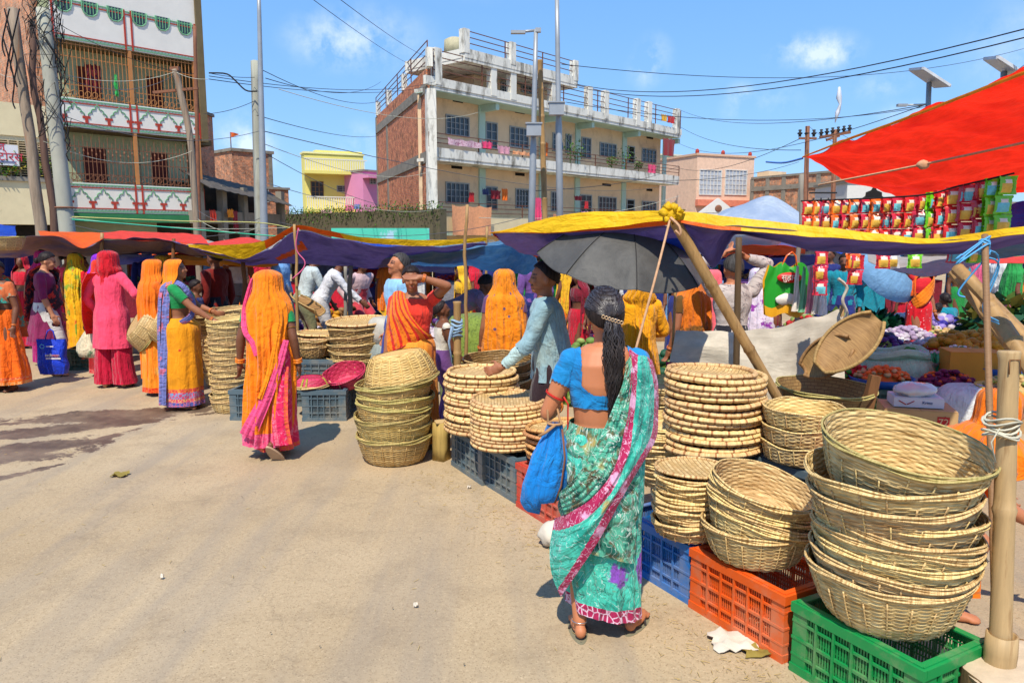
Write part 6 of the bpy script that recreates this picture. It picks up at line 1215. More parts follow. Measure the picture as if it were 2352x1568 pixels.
def loft(rings, n=64, m=40, folds=((9, .6), (17, .3)), seed=0, drift=2., arc=None, close=True):
    """rings: (z, cx, cy, rx, ry, fold, a0, a1) top to bottom; returns grid + uv"""
    rr = crom(rings, m); A = []; uv = []; zmin = min(r[0] for r in rings)
    for i in range(n+1):
        row = []
        for j, r in enumerate(rr):
            z, cx, cy, rx, ry, fa, a0, a1 = r; th = a0+(a1-a0)*i/n; f = 0
            for k, (fr, am) in enumerate(folds): f += am*math.sin(fr*th+seed*1.7+k+drift*pn(z*1.8, seed+k))
            f += .7*pn(math.cos(th)*2.5+seed, math.sin(th)*2.5, z*2.2)+1.5*(.3-abs(pn(math.cos(th)*4+seed, math.sin(th)*4+z*1.5, z*3.2))); q = 1; d = fa*f
            row.append((cx+(rx+d)*math.cos(th), cy+(ry+d)*math.sin(th), z+.15*fa*f)); uv.append((th*.2, z-zmin))
        A.append(row)
    return A, uv
FULL = (PI/2, PI/2+2*PI)
def lofted(name, mat, rings, parent, **k):
    A, uv = loft(rings, **k); mb = MB(); mb.grid(A, uv=uv); mb.grid([[Vector(p)*1 for p in r] for r in A], uv=uv, flip=True) if False else None; return mb.build(name, mat, parent)
def skirt(body, inf, mat, zt=.98, zb=.05, r0=(.15, .115), hipr=(.185, .15), r1=(.2, .17), fold=.012, name='skirt', seed=0, dx=0, dy=0, knee=None, folds=((9, .6), (17, .3)), n=80, fa=(.002, .006)):
    s = inf['s']; kx, ky = knee or ((hipr[0]+r1[0])/2, (hipr[1]+r1[1])/2); a, b = FULL
    rg = [(zt, 0, 0, r0[0], r0[1], fa[0], a, b), (zt-.1, dx*.1, dy*.1, hipr[0], hipr[1], fa[1], a, b), (lerp(zt, zb, .3), dx*.3, dy*.3, hipr[0], hipr[1], fold*.6, a, b), (lerp(zt, zb, .6), dx*.6, dy*.6, kx, ky, fold, a, b), (lerp(zt, zb, .85), dx*.85, dy*.85, r1[0]*.98, r1[1]*.98, fold*1.3, a, b), (zb, dx, dy, r1[0], r1[1], fold*1.6, a, b)]
    return lofted(name, mat, [(r[0]*s, r[1]*s, r[2]*s, r[3]*s, r[4]*s, r[5]*s, r[6], r[7]) for r in rg], body, n=n, m=44, seed=seed, folds=folds)
def veil(body, inf, mat, zb=.55, sh=(.19, .13), mid=(.19, .15), low=(.2, .16), face=.75, body_open=.9, seed=0, fold=.016, name='veil', low_open=None, dx=0, hood=0., n=110, nk=.145, cap=(.094, .112)):
    """head cloth falling from the crown over shoulders and back; open arc faces forward"""
    s = inf['s']; hc = inf['hc']/s; f = Vector(inf['Mh'] @ Vector((0, 1, 0))); fy = math.atan2(f.y, f.x); lo = low_open if low_open is not None else body_open
    def rg(z, cx, cy, rx, ry, fa, op, yaw=PI/2): return (z*s, cx*s, cy*s, rx*s, ry*s, fa*s, yaw+op, yaw+2*PI-op)
    cx, cy, cz = hc; U = inf['U']; c1 = U((0, 0, 1.28))/s; c2 = U((0, 0, 1.1))/s; c3 = U((0, 0, .9))/s
    R_ = [rg(cz+.112, cx, cy-.01, .012, .012, 0, .02, fy), rg(cz+.103, cx, cy-.008, .055, .07, .001, face*.3, fy), rg(cz+.07, cx, cy-.004, cap[0]*.9, cap[1]*.93, .002, face*.75, fy), rg(cz+.01, cx, cy-.004, cap[0], cap[1], .003, face, fy), rg(cz-.06, cx, cy-.012, cap[0]*1.04, cap[1]*1.0, .006, face, fy),
          rg(cz-.125, (cx+c1[0])/2, (cy+c1[1])/2-+0, nk, nk*.88, .008, (face+body_open)/2), rg(c1[2]+.012, c1[0], c1[1]-.01, sh[0], sh[1], .006, body_open), rg(c1[2]-.1, c1[0], c1[1]-.01, sh[0]*1.04, sh[1]*1.08, fold*.8, body_open), rg(c2[2]-.05, c2[0], c2[1]-.015, mid[0], mid[1], fold, body_open), rg(c3[2]-.06, c3[0], c3[1]-.01, low[0]*.98, low[1], fold*1.2, lo), rg(zb, c3[0]*.5+dx, c3[1]*.5, low[0], low[1], fold*1.5, lo)]
    if c3[2]-.06 <= zb+.02: R_ = R_[:-2]+[rg(zb, c3[0], c3[1], mid[0], mid[1], fold, lo)]
    return lofted(name, mat, R_, body, n=n, m=60, seed=seed, folds=((8, .5), (15, .4), (27, .3), (43, .12)))
def haircap(body, inf, mat=None, bun=False, short=False, seed=0, tail=0, hl=1.):
    s = inf['s']; hc = inf['hc']; Mh = inf['Mh']; mb = MB(); A = []; n = 40; m = 22; uv = []
    for i in range(n+1):
        a = 2*PI*i/n+PI/2; row = []; fr = math.cos(a-PI/2)   # +1 = front
        lim = 1.0+.62*min(1, max(0, (.75-fr)/.75))+(.62 if not short else .42)*max(0, -fr)+.06*pn(i*.9, seed)
        for j in range(m+1):
            ph = lim*j/m; k = 1.12+.045*pn(i*.8+seed, j*.5)+(.05 if short else 0)*(1-fr*.6)+(.022*math.sin(i*37.7+j*91.3+seed) if i < n else .022*math.sin(j*91.3+seed))
            p = Vector((.0735*k*math.sin(ph)*math.cos(a), .0925*k*math.sin(ph)*math.sin(a), .0885*k*math.cos(ph)*(1.03+.05*(short))))+Vector((0, -.007, .018)); 
            if j == m: p = p*.97
            row.append(hc+Mh @ (p*s*hl)); uv.append((i/n*.5, ph*.1))
        A.append(row)
    mb.grid(A, uv=uv)
    if bun:
        c = hc+Mh @ (Vector((0, -.115, -.02))*s); mb.ell(c, (.04*s, .034*s, .038*s), Mh, 14, 10); mb.v[-165:] = [tuple(Vector(p)+Vector((1, 1, 1))*.005*pn(p[0]*60, p[1]*60, p[2]*60)) for p in mb.v[-165:]]
    return mb.build('hair', mat or M_hair, body)
def ribbonband(body, name, mat, c, axis, r, th=.004, n=24, k=1):
    c = Vector(c); z = Vector(axis).normalized(); x = z.cross(Vector((.3, .8, .2))).normalized(); y = z.cross(x); mb = MB()
    for q in range(k): mb.tube([c+z*(q-(k-1)/2)*th*2.1+(x*math.cos(t)+y*math.sin(t))*r for t in [j*2*PI/n for j in range(n+1)]], th, 6, cap=False)
    return mb.build(name, mat, body)
M_bangle = plain('glass_bangle', (226, 120, 40), .3, .2, 40, 0, spec=.6); M_sandal = plain('sandal_rubber', (110, 104, 88), .7, .15, 9, .1); M_strap = plain('sandal_strap', (58, 50, 46), .6, .2, 9, 0)
def sandals(body, inf, which='RL', mat=None):
    s = inf['s']
    for w in which:
        c, td, dn, sd, an = inf['f'+w]; mb = MB(); c0 = c+dn*.028*s+td*.008*s; n = 28; top = []; bot = []
        for i in range(n): a = 2*PI*i/n; wd = .047+.008*math.sin(a); p = c0+sd*wd*s*math.cos(a)+td*.128*s*math.sin(a); top.append(p); bot.append(p+dn*.018*s)
        mb.add(top+bot, [tuple(range(n))[::-1], tuple(range(n, 2*n))]+[(i, (i+1) % n, n+(i+1) % n, n+i) for i in range(n)], smooth=False); sl = mb.build('sandal', mat or M_sandal, body); mb = MB()
        for q in (-1, 1): mb.tube([c0+td*.075*s-dn*.006*s, c0+td*.05*s-dn*.035*s+sd*q*.02*s, c0+td*.01*s+sd*q*.045*s-dn*.002*s], .006*s, 6)
        mb.build('strap', M_strap, sl)
def put(body, label, loc, face, cat='woman', group=None):
    body.location = loc; body.rotation_euler = (0, 0, face); return tag(body, label, cat, group)
def T(z0, z1): return lambda lab, t, c, h: (lab == 'torso') & (c[:, 2] > z0) & (c[:, 2] < z1)
def blouse(body, inf, mat, z0=1.05, sleeve=.55, off=.008, neck=1.31, name='blouse', fore=0., wr=.003, loose=None):
    def ts(lab, t, c, h):
        q = np.array([(np.array(inf['U']((0, 0, 0))),)]) if False else None
        return ((lab == 'torso') & (inf['hh'] > z0) & (inf['hh'] < neck)) | ((lab == 'up') & (t < sleeve)) | ((lab == 'fore') & (t < fore))
    # height along the spine, independent of lean
    if 'hh' not in inf:
        a = np.array(inf['U']((0, 0, 0))); b = np.array(inf['U']((0, 0, 1))); inf['hh'] = ((inf['co']-a)@(b-a))/((b-a)@(b-a))
    return shell(body, inf, name, mat, ts, off, wr, loose=loose)
def trousers(body, inf, mat, top=1.0, off=.014, bottom=.93, name='trousers'):
    return shell(body, inf, name, mat, lambda lab, t, c, h: ((lab == 'torso') & (c[:, 2] < top)) | (lab == 'thigh') | ((lab == 'calf') & (t < bottom)), off, .006, 10)
def woman(label, loc, face, H, sari, blouse_m, veil_m=None, R=None, L=None, tone='mid', vox=.013, head=(0, 0, 0), vz=.6, vk=None, sk=None, seed=0, legR=None, legL=None, bun=True, group=None, lean=0, girth=1.02, bang=True, sand=True, sleeve=.5, pallu=None, cat='woman', hz=None):
    o, inf = make_body(H, R, L, legR, legL, head, lean, vox=vox, tone=tone, girth=girth, hz=hz); put(o, label, loc, face, cat, group)
    blouse(o, inf, blouse_m, 1.08, sleeve)
    skirt(o, inf, sari, seed=seed, name='sari_skirt', **(sk or {}))
    if veil_m: veil(o, inf, veil_m, vz, seed=seed, **(vk or {}))
    haircap(o, inf, bun=bun and not veil_m, seed=seed)
    if pallu: band(o, inf, pallu, seed)
    if bang:
        for w in 'RL': ribbonband(o, 'bangles', M_bangle, inf['w'+w].lerp(inf['e'+w], .08), inf['w'+w]-inf['e'+w], .031*inf['s'], .0035, 18, 3)
    if sand: sandals(o, inf)
    return o, inf
def band(body, inf, mat, seed=0, side=-1, w=.17, name='pallu', zlow=.62, back=True):
    """pleated sash: hip, across the chest, over one shoulder, down the back"""
    s = inf['s']; pts = [(.165, .06, .93, .9), (.12, .155, 1.0, 1.0), (0, .165, 1.12, 1.0), (side*.1, .135, 1.25, .9), (side*.125, .06, 1.345, .8), (side*.13, -.04, 1.355, .8), (side*.125, -.13, 1.27, .9), (side*.12, -.165, 1.05, 1.05), (side*.12, -.185, .8, 1.2), (side*.12, -.2, zlow, 1.3)]
    c = crom([(a, b, z, q) for a, b, z, q in pts], 40); A = []
    for i, p in enumerate(c):
        d = np.array(c[min(i+1, 39)])[:3]-np.array(c[max(i-1, 0)])[:3]; d = Vector(d).normalized(); out = Vector((p[0], p[1], 0.12 if p[2] > 1.32 else 0)).normalized(); sd = d.cross(out).normalized()
        A.append([(Vector(p[:3])+sd*(w*p[3])*(k/12-.5)+out*(.006*math.sin(k*2.2+seed)+.004-.05*abs(k/12-.5)**2))*s for k in range(13)])
    mb = MB(); mb.grid(A); mb.grid([[p-Vector((0, 0, 0)) for p in r] for r in A], flip=True) if False else None; return mb.build(name, mat, body)
def man(label, loc, face, H, shirt, pants, R=None, L=None, tone='mid', vox=.013, head=(0, 0, 0), lean=0, hz=None, fore=.9, hair=None, legR=None, legL=None, seed=0, cat='man', tail=False, girth=1., group=None, male=True, vest=False, oy=0):
    o, inf = make_body(H, R, L, legR, legL, head, lean, hz, vox, tone, girth, male=male, oy=oy); put(o, label, loc, face, cat, group)
    if vest: blouse(o, inf, shirt, .9, .05, .006, neck=1.27, name='vest')
    else: blouse(o, inf, shirt, .86, 1.1, .014, neck=1.345, name='shirt', fore=fore, wr=.008)
    if pants: trousers(o, inf, pants)
    haircap(o, inf, hair, short=True, seed=seed)
    return o, inf
def main_woman():
    loc = Vector((.40, 3.22, 0)); H = 1.555; s = H/1.6
    o, inf = make_body(H, R={'w': (.06, .24, 1.0), 'e': (.15, -.5, -1)}, L={'w': (-.205, .235, 1.02), 'e': (-.6, -1, -.6), 'd': (.1, 1, .15)}, legR={'a': (.165, -.0, .075), 't': (.62, 1, 0)}, legL={'a': (-.105, -.06, .075), 't': (-.05, 1, 0)}, head=(.12, -.02, 0), vox=.0062, tone=(186, 118, 80), girth=1.10, hip=1.08)
    put(o, 'woman in a teal floral sari and blue blouse standing with her back turned, long ponytail', loc, .0); o.scale = (.94, 1, 1)
    M_bl = cloth('blue_blouse', (24, 140, 206), .7, bm=.5, patch=((16, 120, 186), 6, .5, .7))
    if 'hh' not in inf:
        a = np.array(inf['U']((0, 0, 0))); b = np.array(inf['U']((0, 0, 1))); inf['hh'] = ((inf['co']-a)@(b-a))/((b-a)@(b-a))
    hh = inf['hh']
    def tb(lab, t, c, h):
        x, y = c[:, 0], c[:, 1]; scoop = (y < .03) & (np.abs(x+.005) < .105) & (hh > 1.15+1.6*np.maximum(0, np.abs(x+.005)-.05)**1.3) ; front = (y >= .03) & (np.abs(x) < .08) & (hh > 1.24)
        return (((lab == 'torso') & (hh > 1.075) & (hh < 1.4)) | ((lab == 'up') & (t < .42)) | ((lab == 'neck') & (np.abs(x) > .075) & (hh < 1.335))) & ~scoop & ~front
    shell(o, inf, 'blouse', M_bl, tb, .007, .006, 22)
    TE, MG = (78, 206, 180), (178, 32, 84)
    sk = dict(veins=[((196, 238, 224), 7, .06), ((30, 150, 130), 4, .05)], patch=[((40, 170, 148), 5, .52, .62), ((130, 130, 96), 14, .62, .7)])
    M_s = cloth('teal_floral_sari', TE, .75, motif=((148, 84, 196), (214, 180, 90), 2.7, .24), border=[(-.02, .062, MG, (236, 200, 216))], bm=.5, **sk)
    M_s2 = cloth('teal_speckled_sari', (88, 180, 150), .75, veins=[((214, 232, 218), 12, .1)], patch=[((104, 100, 70), 20, .5, .6), ((190, 168, 96), 4, .62, .68), ((16, 104, 88), 11, .55, .62)], bm=.6)
    # underskirt of the sari: narrow at the ankles, gathered at the hips
    a, b = FULL
    def rg(z, cx, cy, rx, ry, f): return (z*s, cx*s, cy*s, rx*s, ry*s, f*s, a, b)
    lofted('sari_skirt', M_s, [rg(1.0, -.005, 0, .155, .118, .003), rg(.94, -.01, 0, .19, .142, .005), rg(.84, -.005, -.01, .205, .165, .006), rg(.70, .0, -.01, .2, .165, .008), rg(.5, .005, 0, .188, .15, .010), rg(.3, .015, .005, .185, .14, .012), rg(.15, .02, .01, .178, .135, .013), rg(.075, .022, .01, .18, .14, .014)], o, n=120, m=70, folds=((7, .5), (13, .35), (24, .15)), seed=3)
    for v in bpy.data.objects[o.children[-1].name].data.vertices:
        if v.co.z < .5: v.co.z += (.04-v.co.x*.2)*(1-v.co.z/.5)
    # gathered hip wrap, speckled
    A = []; uv = []
    rows = [(1.005, .162, .124), (.96, .182, .14), (.9, .207, .162), (.8, .214, .175), (.7, .212, .176), (.6, .206, .17), (.5, .2, .165)]
    nn = 90; mm = 50; rr = crom(rows, mm)
    for i in range(nn+1):
        th = PI*.78+PI*.98*i/nn; row = []
        for j, (z, rx, ry) in enumerate(rr):
            g = .0055*math.sin(52*z+5*math.cos(th)+2*th)+.004*math.sin(90*z-3*th)*(1-abs(z-.8)); zz = z-.05*math.sin(th*1.0+PI)*0+(.06*(i/nn)**2)*0
            zb = z-(1-math.cos((i/nn)*PI/2))*.12*(j/mm); row.append(((rx+g)*math.cos(th)*s, ((ry+g)*math.sin(th)-.008)*s, zb*s)); uv.append((th*.2, z))
        A.append(row)
    mb = MB(); mb.grid(A, uv=uv); mb.build('hip_wrap', M_s2, o)
    # pallu: over the right shoulder, sweeping diagonally to the left calf
    def W(px, py, dep): p = P(px, py, dep); return p-loc
    Y0 = 3.22
    left = [(1462, 826, Y0-.02), (1449, 804, Y0-.10), (1449, 850, Y0-.155), (1447, 910, Y0-.16), (1438, 970, Y0-.17), (1428, 1030, Y0-.2), (1400, 1095, Y0-.215), (1352, 1150, Y0-.205), (1300, 1178, Y0-.14), (1268, 1188, Y0-.03)]
    right = [(1506, 860, Y0+.06), (1504, 824, Y0-.02), (1519, 880, Y0-.03), (1520, 950, Y0-.03), (1516, 1000, Y0-.06), (1490, 1050, Y0-.13), (1440, 1130, Y0-.19), (1380, 1230, Y0-.2), (1325, 1310, Y0-.18), (1282, 1372, Y0-.08)]
    M_p = cloth('teal_pallu', TE, .75, veins=[((196, 240, 228), 7, .06), ((40, 164, 142), 3.5, .06)], patch=[((40, 166, 146), 5, .52, .62), ((196, 170, 90), 3.3, .64, .68)], bm=.4, trans=.06)
    M_b = cloth('magenta_border', MG, .7, veins=[((240, 190, 214), 14, .1)], patch=[((232, 170, 204), 9, .54, .6)], bm=.2)
    lc = crom([tuple(W(*q)) for q in left], 90); rc = crom([tuple(W(*q)) for q in right], 90); A = []; uv = []; bw = .055
    nv = 56
    for i in range(90):
        l, r = Vector(lc[i]), Vector(rc[i]); wd = (r-l).length; row = []
        for j in range(nv+1):
            t = j/nv; p = l.lerp(r, t); bulge = math.sin(PI*t)*.035*(1 if i > 12 else i/12); fold = .006*math.sin(t*19+i*.05)*math.sin(PI*min(1, t*1.2))*(1 if 10 < i else .4)
            row.append(p+Vector((-.04*math.sin(PI*t)*(i/89)**3, -bulge-fold, .004*math.sin(t*9+i*.2)))); uv.append((t*wd*1.3+.3, i*.017))
        A.append(row)
    def pm(i, j):
        wd = (Vector(lc[i])-Vector(rc[i])).length; t = (j+.5)/nv*wd; return 1 if (t < .05 or t > wd-.04) else 0
    mb = MB(); mb.grid(A, pm, uv=uv); A2 = [[p+Vector((0, .005, 0)) for p in r] for r in A]; mb.grid(A2, pm, uv=uv, flip=True); mb.build('pallu', [M_p, M_b], o)
    # gathered speckled strip left of the pallu, from the shoulder to the waist
    l2 = crom([tuple(W(*q)) for q in [(1440, 830, Y0-.14), (1432, 880, Y0-.15), (1410, 930, Y0-.155), (1385, 985, Y0-.17), (1350, 1050, Y0-.19), (1310, 1100, Y0-.19), (1275, 1130, Y0-.11)]], 60); r2 = crom([tuple(W(*q)) for q in [(1452, 810, Y0-.12), (1458, 860, Y0-.14), (1452, 930, Y0-.15), (1440, 1000, Y0-.17), (1420, 1070, Y0-.2), (1360, 1150, Y0-.19), (1290, 1180, Y0-.12)]], 60)
    A = [[Vector(l2[i]).lerp(Vector(r2[i]), j/20)+Vector((0, -.012*abs(math.sin(j*.8+i*.03))-.012*math.sin(PI*j/20), 0)) for j in range(21)] for i in range(60)]; mb = MB(); mb.grid(A); mb.build('pallu_gather', M_s2, o)
    # hair: cap, ponytail of strands, clip
    haircap(o, inf, hl=1.14)
    hc, Mh = inf['hc'], inf['Mh']; r_ = random.Random(1); mb = MB(); base = hc+Mh @ (Vector((.005, -.118, .008))*s)
    mb2 = MB()
    for k in range(330):   # combed strands over the skull
        a = r_.uniform(0, 2*PI); e = r_.uniform(.15, 1.35); q = Vector((.0735*math.cos(a)*math.sin(e), .0925*math.sin(a)*math.sin(e), .0885*math.cos(e)))*1.15+Vector((0, -.007, .018))
        if q.y > .035 and q.z < .08: continue
        p0 = hc+Mh @ (q*s); pts = []
        for j in range(6):
            t = j/5; m_ = p0.lerp(base, t); d = (m_-hc-Mh @ Vector((0, -.007, .018))*s); rr = .098*s*(1-.0*t); dl = Mh.inverted() @ d; sc = 1/math.sqrt((dl.x/.0955)**2+(dl.y/.1195)**2+(dl.z/.1165)**2+1e-9)*s; m2 = hc+Mh @ (Vector((0, -.007, .018))*s+dl*sc) if t < .95 else base; pts.append(m2)
        mb2.tube(pts, [.0018+.0014*r_.random()]*6, 4)
    for k in range(330):
        a = r_.uniform(0, 2*PI); rd = math.sqrt(r_.random()); ox, oy = math.cos(a)*rd, math.sin(a)*rd; L = .47*(r_.uniform(.62, 1.0) if rd < .8 else r_.uniform(.4, .8)); ph = r_.uniform(0, 6); pts = []; rr = []
        for j in range(15):
            t = j/14; wd = .012+.03*math.sin(PI*min(1, t*1.15))**.8; sway = .008*math.sin(9*t+ph)+.006*math.sin(21*t+ph*2); pts.append(base+Vector((ox*wd+sway+.012*math.sin(t*2.4), oy*wd*.75-.022-.018*math.sin(t*2.6), -t*L))); rr.append(.0031*(1-.7*t))
        mb.tube(pts, rr, 4)
    MH2 = hairmat('glossy_black_hair', (14, 12, 13), (96, 86, 84), .32); MH2.node_tree.nodes['Principled BSDF'].inputs['Specular IOR Level'].default_value = .5; hr = mb2.build('combed_hair', MH2, o); mb.build('ponytail', MH2, hr)  # pale streaks paint highlights into the strand colour, on top of the real gloss
    mb = MB(); c = base+Vector((0, -.035, .0))
    for k in range(7): mb.tube([c+Vector(((k-3)*.0135+.007*math.cos(x), -.004-.002*(3-abs(k-3)), .007*math.sin(x)-.004*(k-3)-.004)) for x in [j*PI/4 for j in range(9)]], .0022, 5, cap=False)
    mb.build('hair_clip', plain('pale_gold', (214, 180, 140), .3, .1, 9, 0, metal=.4), hr)
    for sx in (-1, 1): c = hc+Mh @ (Vector((sx*.079, -.004, -.052))*s); ribbonband(o, 'earring', plain('gold', (220, 170, 80), .25, .1, 9, 0, metal=.8), c, (1, 0, .2), .01, .0022)
    e, sh = inf['eL'], inf['sL']; m_ = sh.lerp(e, .66); rb = plain('red_thread', (214, 44, 36), .7); ribbonband(o, 'arm_thread', rb, m_, e-sh, .0475, .0024, 24, 2)
    mb = MB(); mb.tube([m_+Vector((.035, -.035, 0)), m_+Vector((.055, -.045, -.03)), m_+Vector((.055, -.045, -.13)), m_+Vector((.048, -.045, -.24))], [.005, .0045, .004, .002], 5); mb.build('thread_end', rb, o)
    for w in 'RL': ribbonband(o, 'bangles', M_bangle, inf['w'+w].lerp(inf['e'+w], .08), inf['w'+w]-inf['e'+w], .031, .0032, 18, 4)
    ms = plain('grey_green_sole', (138, 132, 106), .75, .15, 12, .1); sandals(o, inf, mat=ms)
    for w in 'RL': c, td, dn, sd, an = inf['f'+w]; ribbonband(o, 'anklet', plain('silver', (190, 190, 190), .3, .1, 5, 0, metal=.8), an+Vector((0, 0, .01)), (0, 0, 1), .04, .002)
    # blue cloth bag hanging from the left forearm
    tp = Vector((loc.x-.235, loc.y-.05, .985)); bag = thing('cloth_bag', 'bright blue drawstring cloth bag hanging from the forearm of the teal sari woman', 'bag', tp)
    M_bag = cloth('blue_bag', (10, 128, 210), .7, bm=.5, patch=((30, 150, 226), 5, .5, .8)); A = []
    for i in range(61):
        th = 2*PI*i/60; row = []
        for j in range(31):
            t = j/30; q = crom([(.028,), (.05,), (.088,), (.115,), (.118,), (.085,), (.015,)], 31)[j][0] if False else np.interp(t, [0, .12, .35, .65, .85, .96, 1], [.03, .042, .08, .102, .1, .07, .01]); f = 1+.05*math.sin(11*th+3*t)*(1-t*.6)+.04*math.sin(5*th+t*4)
            row.append((q*f*math.cos(th)-.055*t+.02, q*f*math.sin(th)*.62-.02, -.36*t**1.0-.05*t*(math.cos(th) < -.3)*(-math.cos(th))))
        A.append(row)
    mb = MB(); mb.grid(A); body_ = mb.build('sack', M_bag, bag); mb = MB()
    mb.tube([(.02+.03*math.cos(t), -.02+.03*math.sin(t), .0) for t in [k*PI/6 for k in range(13)]], .006, 6, cap=False); mb.tube([(.02, -.05, 0), (-.02, -.06, -.03), (-.05, -.05, -.05)], .007, 5); mb.tube([(.045, -.03, 0), (.03, .05, .06), (.01, .1, .075), (-.01, .04, .06), (-.01, -.02, 0)], .005, 5); mb.build('drawstring', plain('jute_strap', (186, 140, 96), .8, .2, 20, .2), bag)
    mb = MB(); mb.tube([(.05, -.045, -.02), (.06, -.075, -.14), (.045, -.082, -.26), (.02, -.05, -.345)], .0045, 5); mb.build('seam_cord', plain('seam_cord', (150, 96, 70), .8), bag)
main_woman()
def crowd():
    RB = {'orange': cloth('sari_orange', (252, 130, 10), .75, patch=((240, 100, 16), 3, .5, .7)), 'marigold': cloth('sari_marigold', (250, 160, 16), .75, dots=[((226, 70, 40), 7, .13), ((170, 150, 120), 7.6, .08)], border=[(-.02, .05, (96, 100, 176), (230, 120, 140)), (.05, .085, (226, 90, 110), (250, 190, 120)), (.085, .15, (220, 80, 120), (120, 170, 210)), (.15, .19, (236, 80, 70), (250, 150, 60))])}
    F = lambda px, z=0: G(px[0], px[1], z)
    # walking woman, orange and pink sari, seen from behind
    v_or = cloth('orange_veil', (255, 140, 8), .75, dots=((150, 50, 30), 6, .035), patch=((250, 112, 10), 4, .52, .72), border=[(-.1, .12, (252, 90, 140), (252, 120, 160))], bm=.4)
    s_pk = cloth('pink_batik_sari', (236, 36, 96), .75, veins=((250, 130, 160), 5, .09), patch=((252, 120, 40), 3, .58, .7), border=[(-.02, .04, (250, 110, 60), (250, 60, 90)), (.12, .17, (250, 120, 150), (240, 60, 100))])
    b_gr = cloth('green_blouse', (30, 150, 80), .75)
    g = F((632, 1046)); H = 1.53
    o, inf = make_body(H, R={'w': (.235, -.02, .80), 'e': (.4, -1, 0)}, L={'w': (-.255, -.02, .80), 'e': (-.5, -1, 0)}, legL={'a': (-.06, .2, .075)}, legR={'a': (.03, -.13, .14), 't': (.35, .6, -.75), 'dn': (0, -1, -.5)}, vox=.009, tone='dark', head=(-.05, 0, 0)); put(o, 'woman walking away in an orange and pink veil, one sandal sole lifted', g, .0)
    blouse(o, inf, b_gr, 1.05, .55); skirt(o, inf, s_pk, 1.0, .07, r0=(.15, .12), hipr=(.185, .16), knee=(.18, .17), r1=(.165, .19), fold=.022, name='sari_skirt', seed=4, dy=.05)
    v = veil(o, inf, v_or, .12, sh=(.2, .14), mid=(.175, .175), low=(.175, .2), face=.9, body_open=1.0, seed=5, fold=.026, low_open=.9, dx=-.05, nk=.165, cap=(.125, .13))
    s = inf['s']
    # pink edge along the left of the veil, and a pink sweep from the right hip to the left hem
    MP = cloth('pink_edge', (250, 84, 140), .75, bm=.3)
    def sweep(name, ctr, w, m, lift=.012):
        c = crom(ctr, 60); A = []
        for i, p in enumerate(c):
            d = Vector(c[min(i+1, 59)])-Vector(c[max(i-1, 0)]); d.normalize(); sd = d.cross(Vector((0, -1, 0))).normalized(); q = w[0]+(w[1]-w[0])*i/59
            A.append([(Vector(p)+sd*q*(k/10-.5)+Vector((0, -lift-.01*math.sin(k*1.9+i*.05)+.03*(abs(k/10-.5)*2)**2, 0)))*s for k in range(11)])
        mb = MB(); mb.grid(A); return mb.build(name, m, o)
    sweep('pallu_edge', [(-.10, -.06, 1.52), (-.135, -.09, 1.40), (-.165, -.12, 1.25), (-.15, -.17, 1.1), (-.085, -.195, 1.0), (-.05, -.2, .9)], (.035, .05), MP)
    sweep('pallu_fold', [(.17, -.13, 1.02), (.13, -.19, .85), (.06, -.225, .65), (-.02, -.235, .48), (-.1, -.23, .33), (-.16, -.2, .22)], (.05, .15), MP); sweep('pallu_fold', [(.12, -.17, 1.08), (.09, -.205, .9), (.04, -.23, .7), (-.02, -.245, .55)], (.05, .06), cloth('orange_fold', (255, 148, 14), .75), .014)
    sweep('sari_fold', [(.14, -.15, .8), (.13, -.2, .6), (.12, -.225, .35), (.13, -.215, .15)], (.09, .16), s_pk, .0)
    for w in 'RL':
        ribbonband(o, 'bangles', plain('orange_bangle', (250, 140, 40), .3, .2, 40, 0), inf['w'+w].lerp(inf['e'+w], .14), inf['w'+w]-inf['e'+w], .034, .006, 18, 3); ribbonband(o, 'armlet', plain('gold', (220, 170, 80)), inf['e'+w].lerp(inf['s'+w], .3), inf['s'+w]-inf['e'+w], .042, .003, 18, 1)
    sandals(o, inf, mat=plain('beige_sandal', (190, 160, 130), .7))
    # pointing woman in orange sari with green blouse, side on, facing right
    g = F((425, 936)); fc = -PI/2+.12
    vk = dict(sh=(.15, .16), mid=(.12, .17), low=(.15, .17), face=1.15, body_open=1.75, fold=.012, cap=(.108, .12))
    v_or2 = cloth('orange_veil_plain', (255, 140, 16), .75, patch=((252, 112, 14), 4, .52, .72), dots=((226, 90, 30), 9, .06))
    o, inf = woman('woman in orange sari and green blouse pointing at a basket column', g, fc, 1.56, RB['marigold'], b_gr, v_or2, R={'w': (.14, .40, .93), 'e': (.6, -.7, -.6), 'd': (-.1, 1, -.3), 'n': (0, .3, 1), 'curl': .5}, L={'w': (-.16, .3, 1.02), 'e': (-1, -.6, -.4)}, tone='mid', vox=.009, vz=.1, head=(0, -.16, 0), vk=vk, sk=dict(r1=(.2, .2), hipr=(.2, .2), knee=(.205, .205), fold=.008), seed=7, sleeve=.62)
    band(o, inf, cloth('blue_pink_sash', (120, 126, 190), .75, patch=((220, 120, 150), 9, .54, .6), bm=.4), 3, side=1, w=.07, zlow=.2)
    mb = MB(); s = inf['s']; c = crom([(-.02, -.13, 1.3), (-.02, -.19, 1.1), (-.02, -.21, .8), (.0, -.22, .5), (.02, -.24, .1)], 50); mb.grid([[(Vector(p)+Vector((.30*(k/14-.5)*(.8+.3*i/50), -.012*math.sin(k*1.7)+.06*(abs(k/14-.5)*2)**2, 0)))*s for k in range(15)] for i, p in enumerate(c)]); mb.build('pallu', v_or2, o)
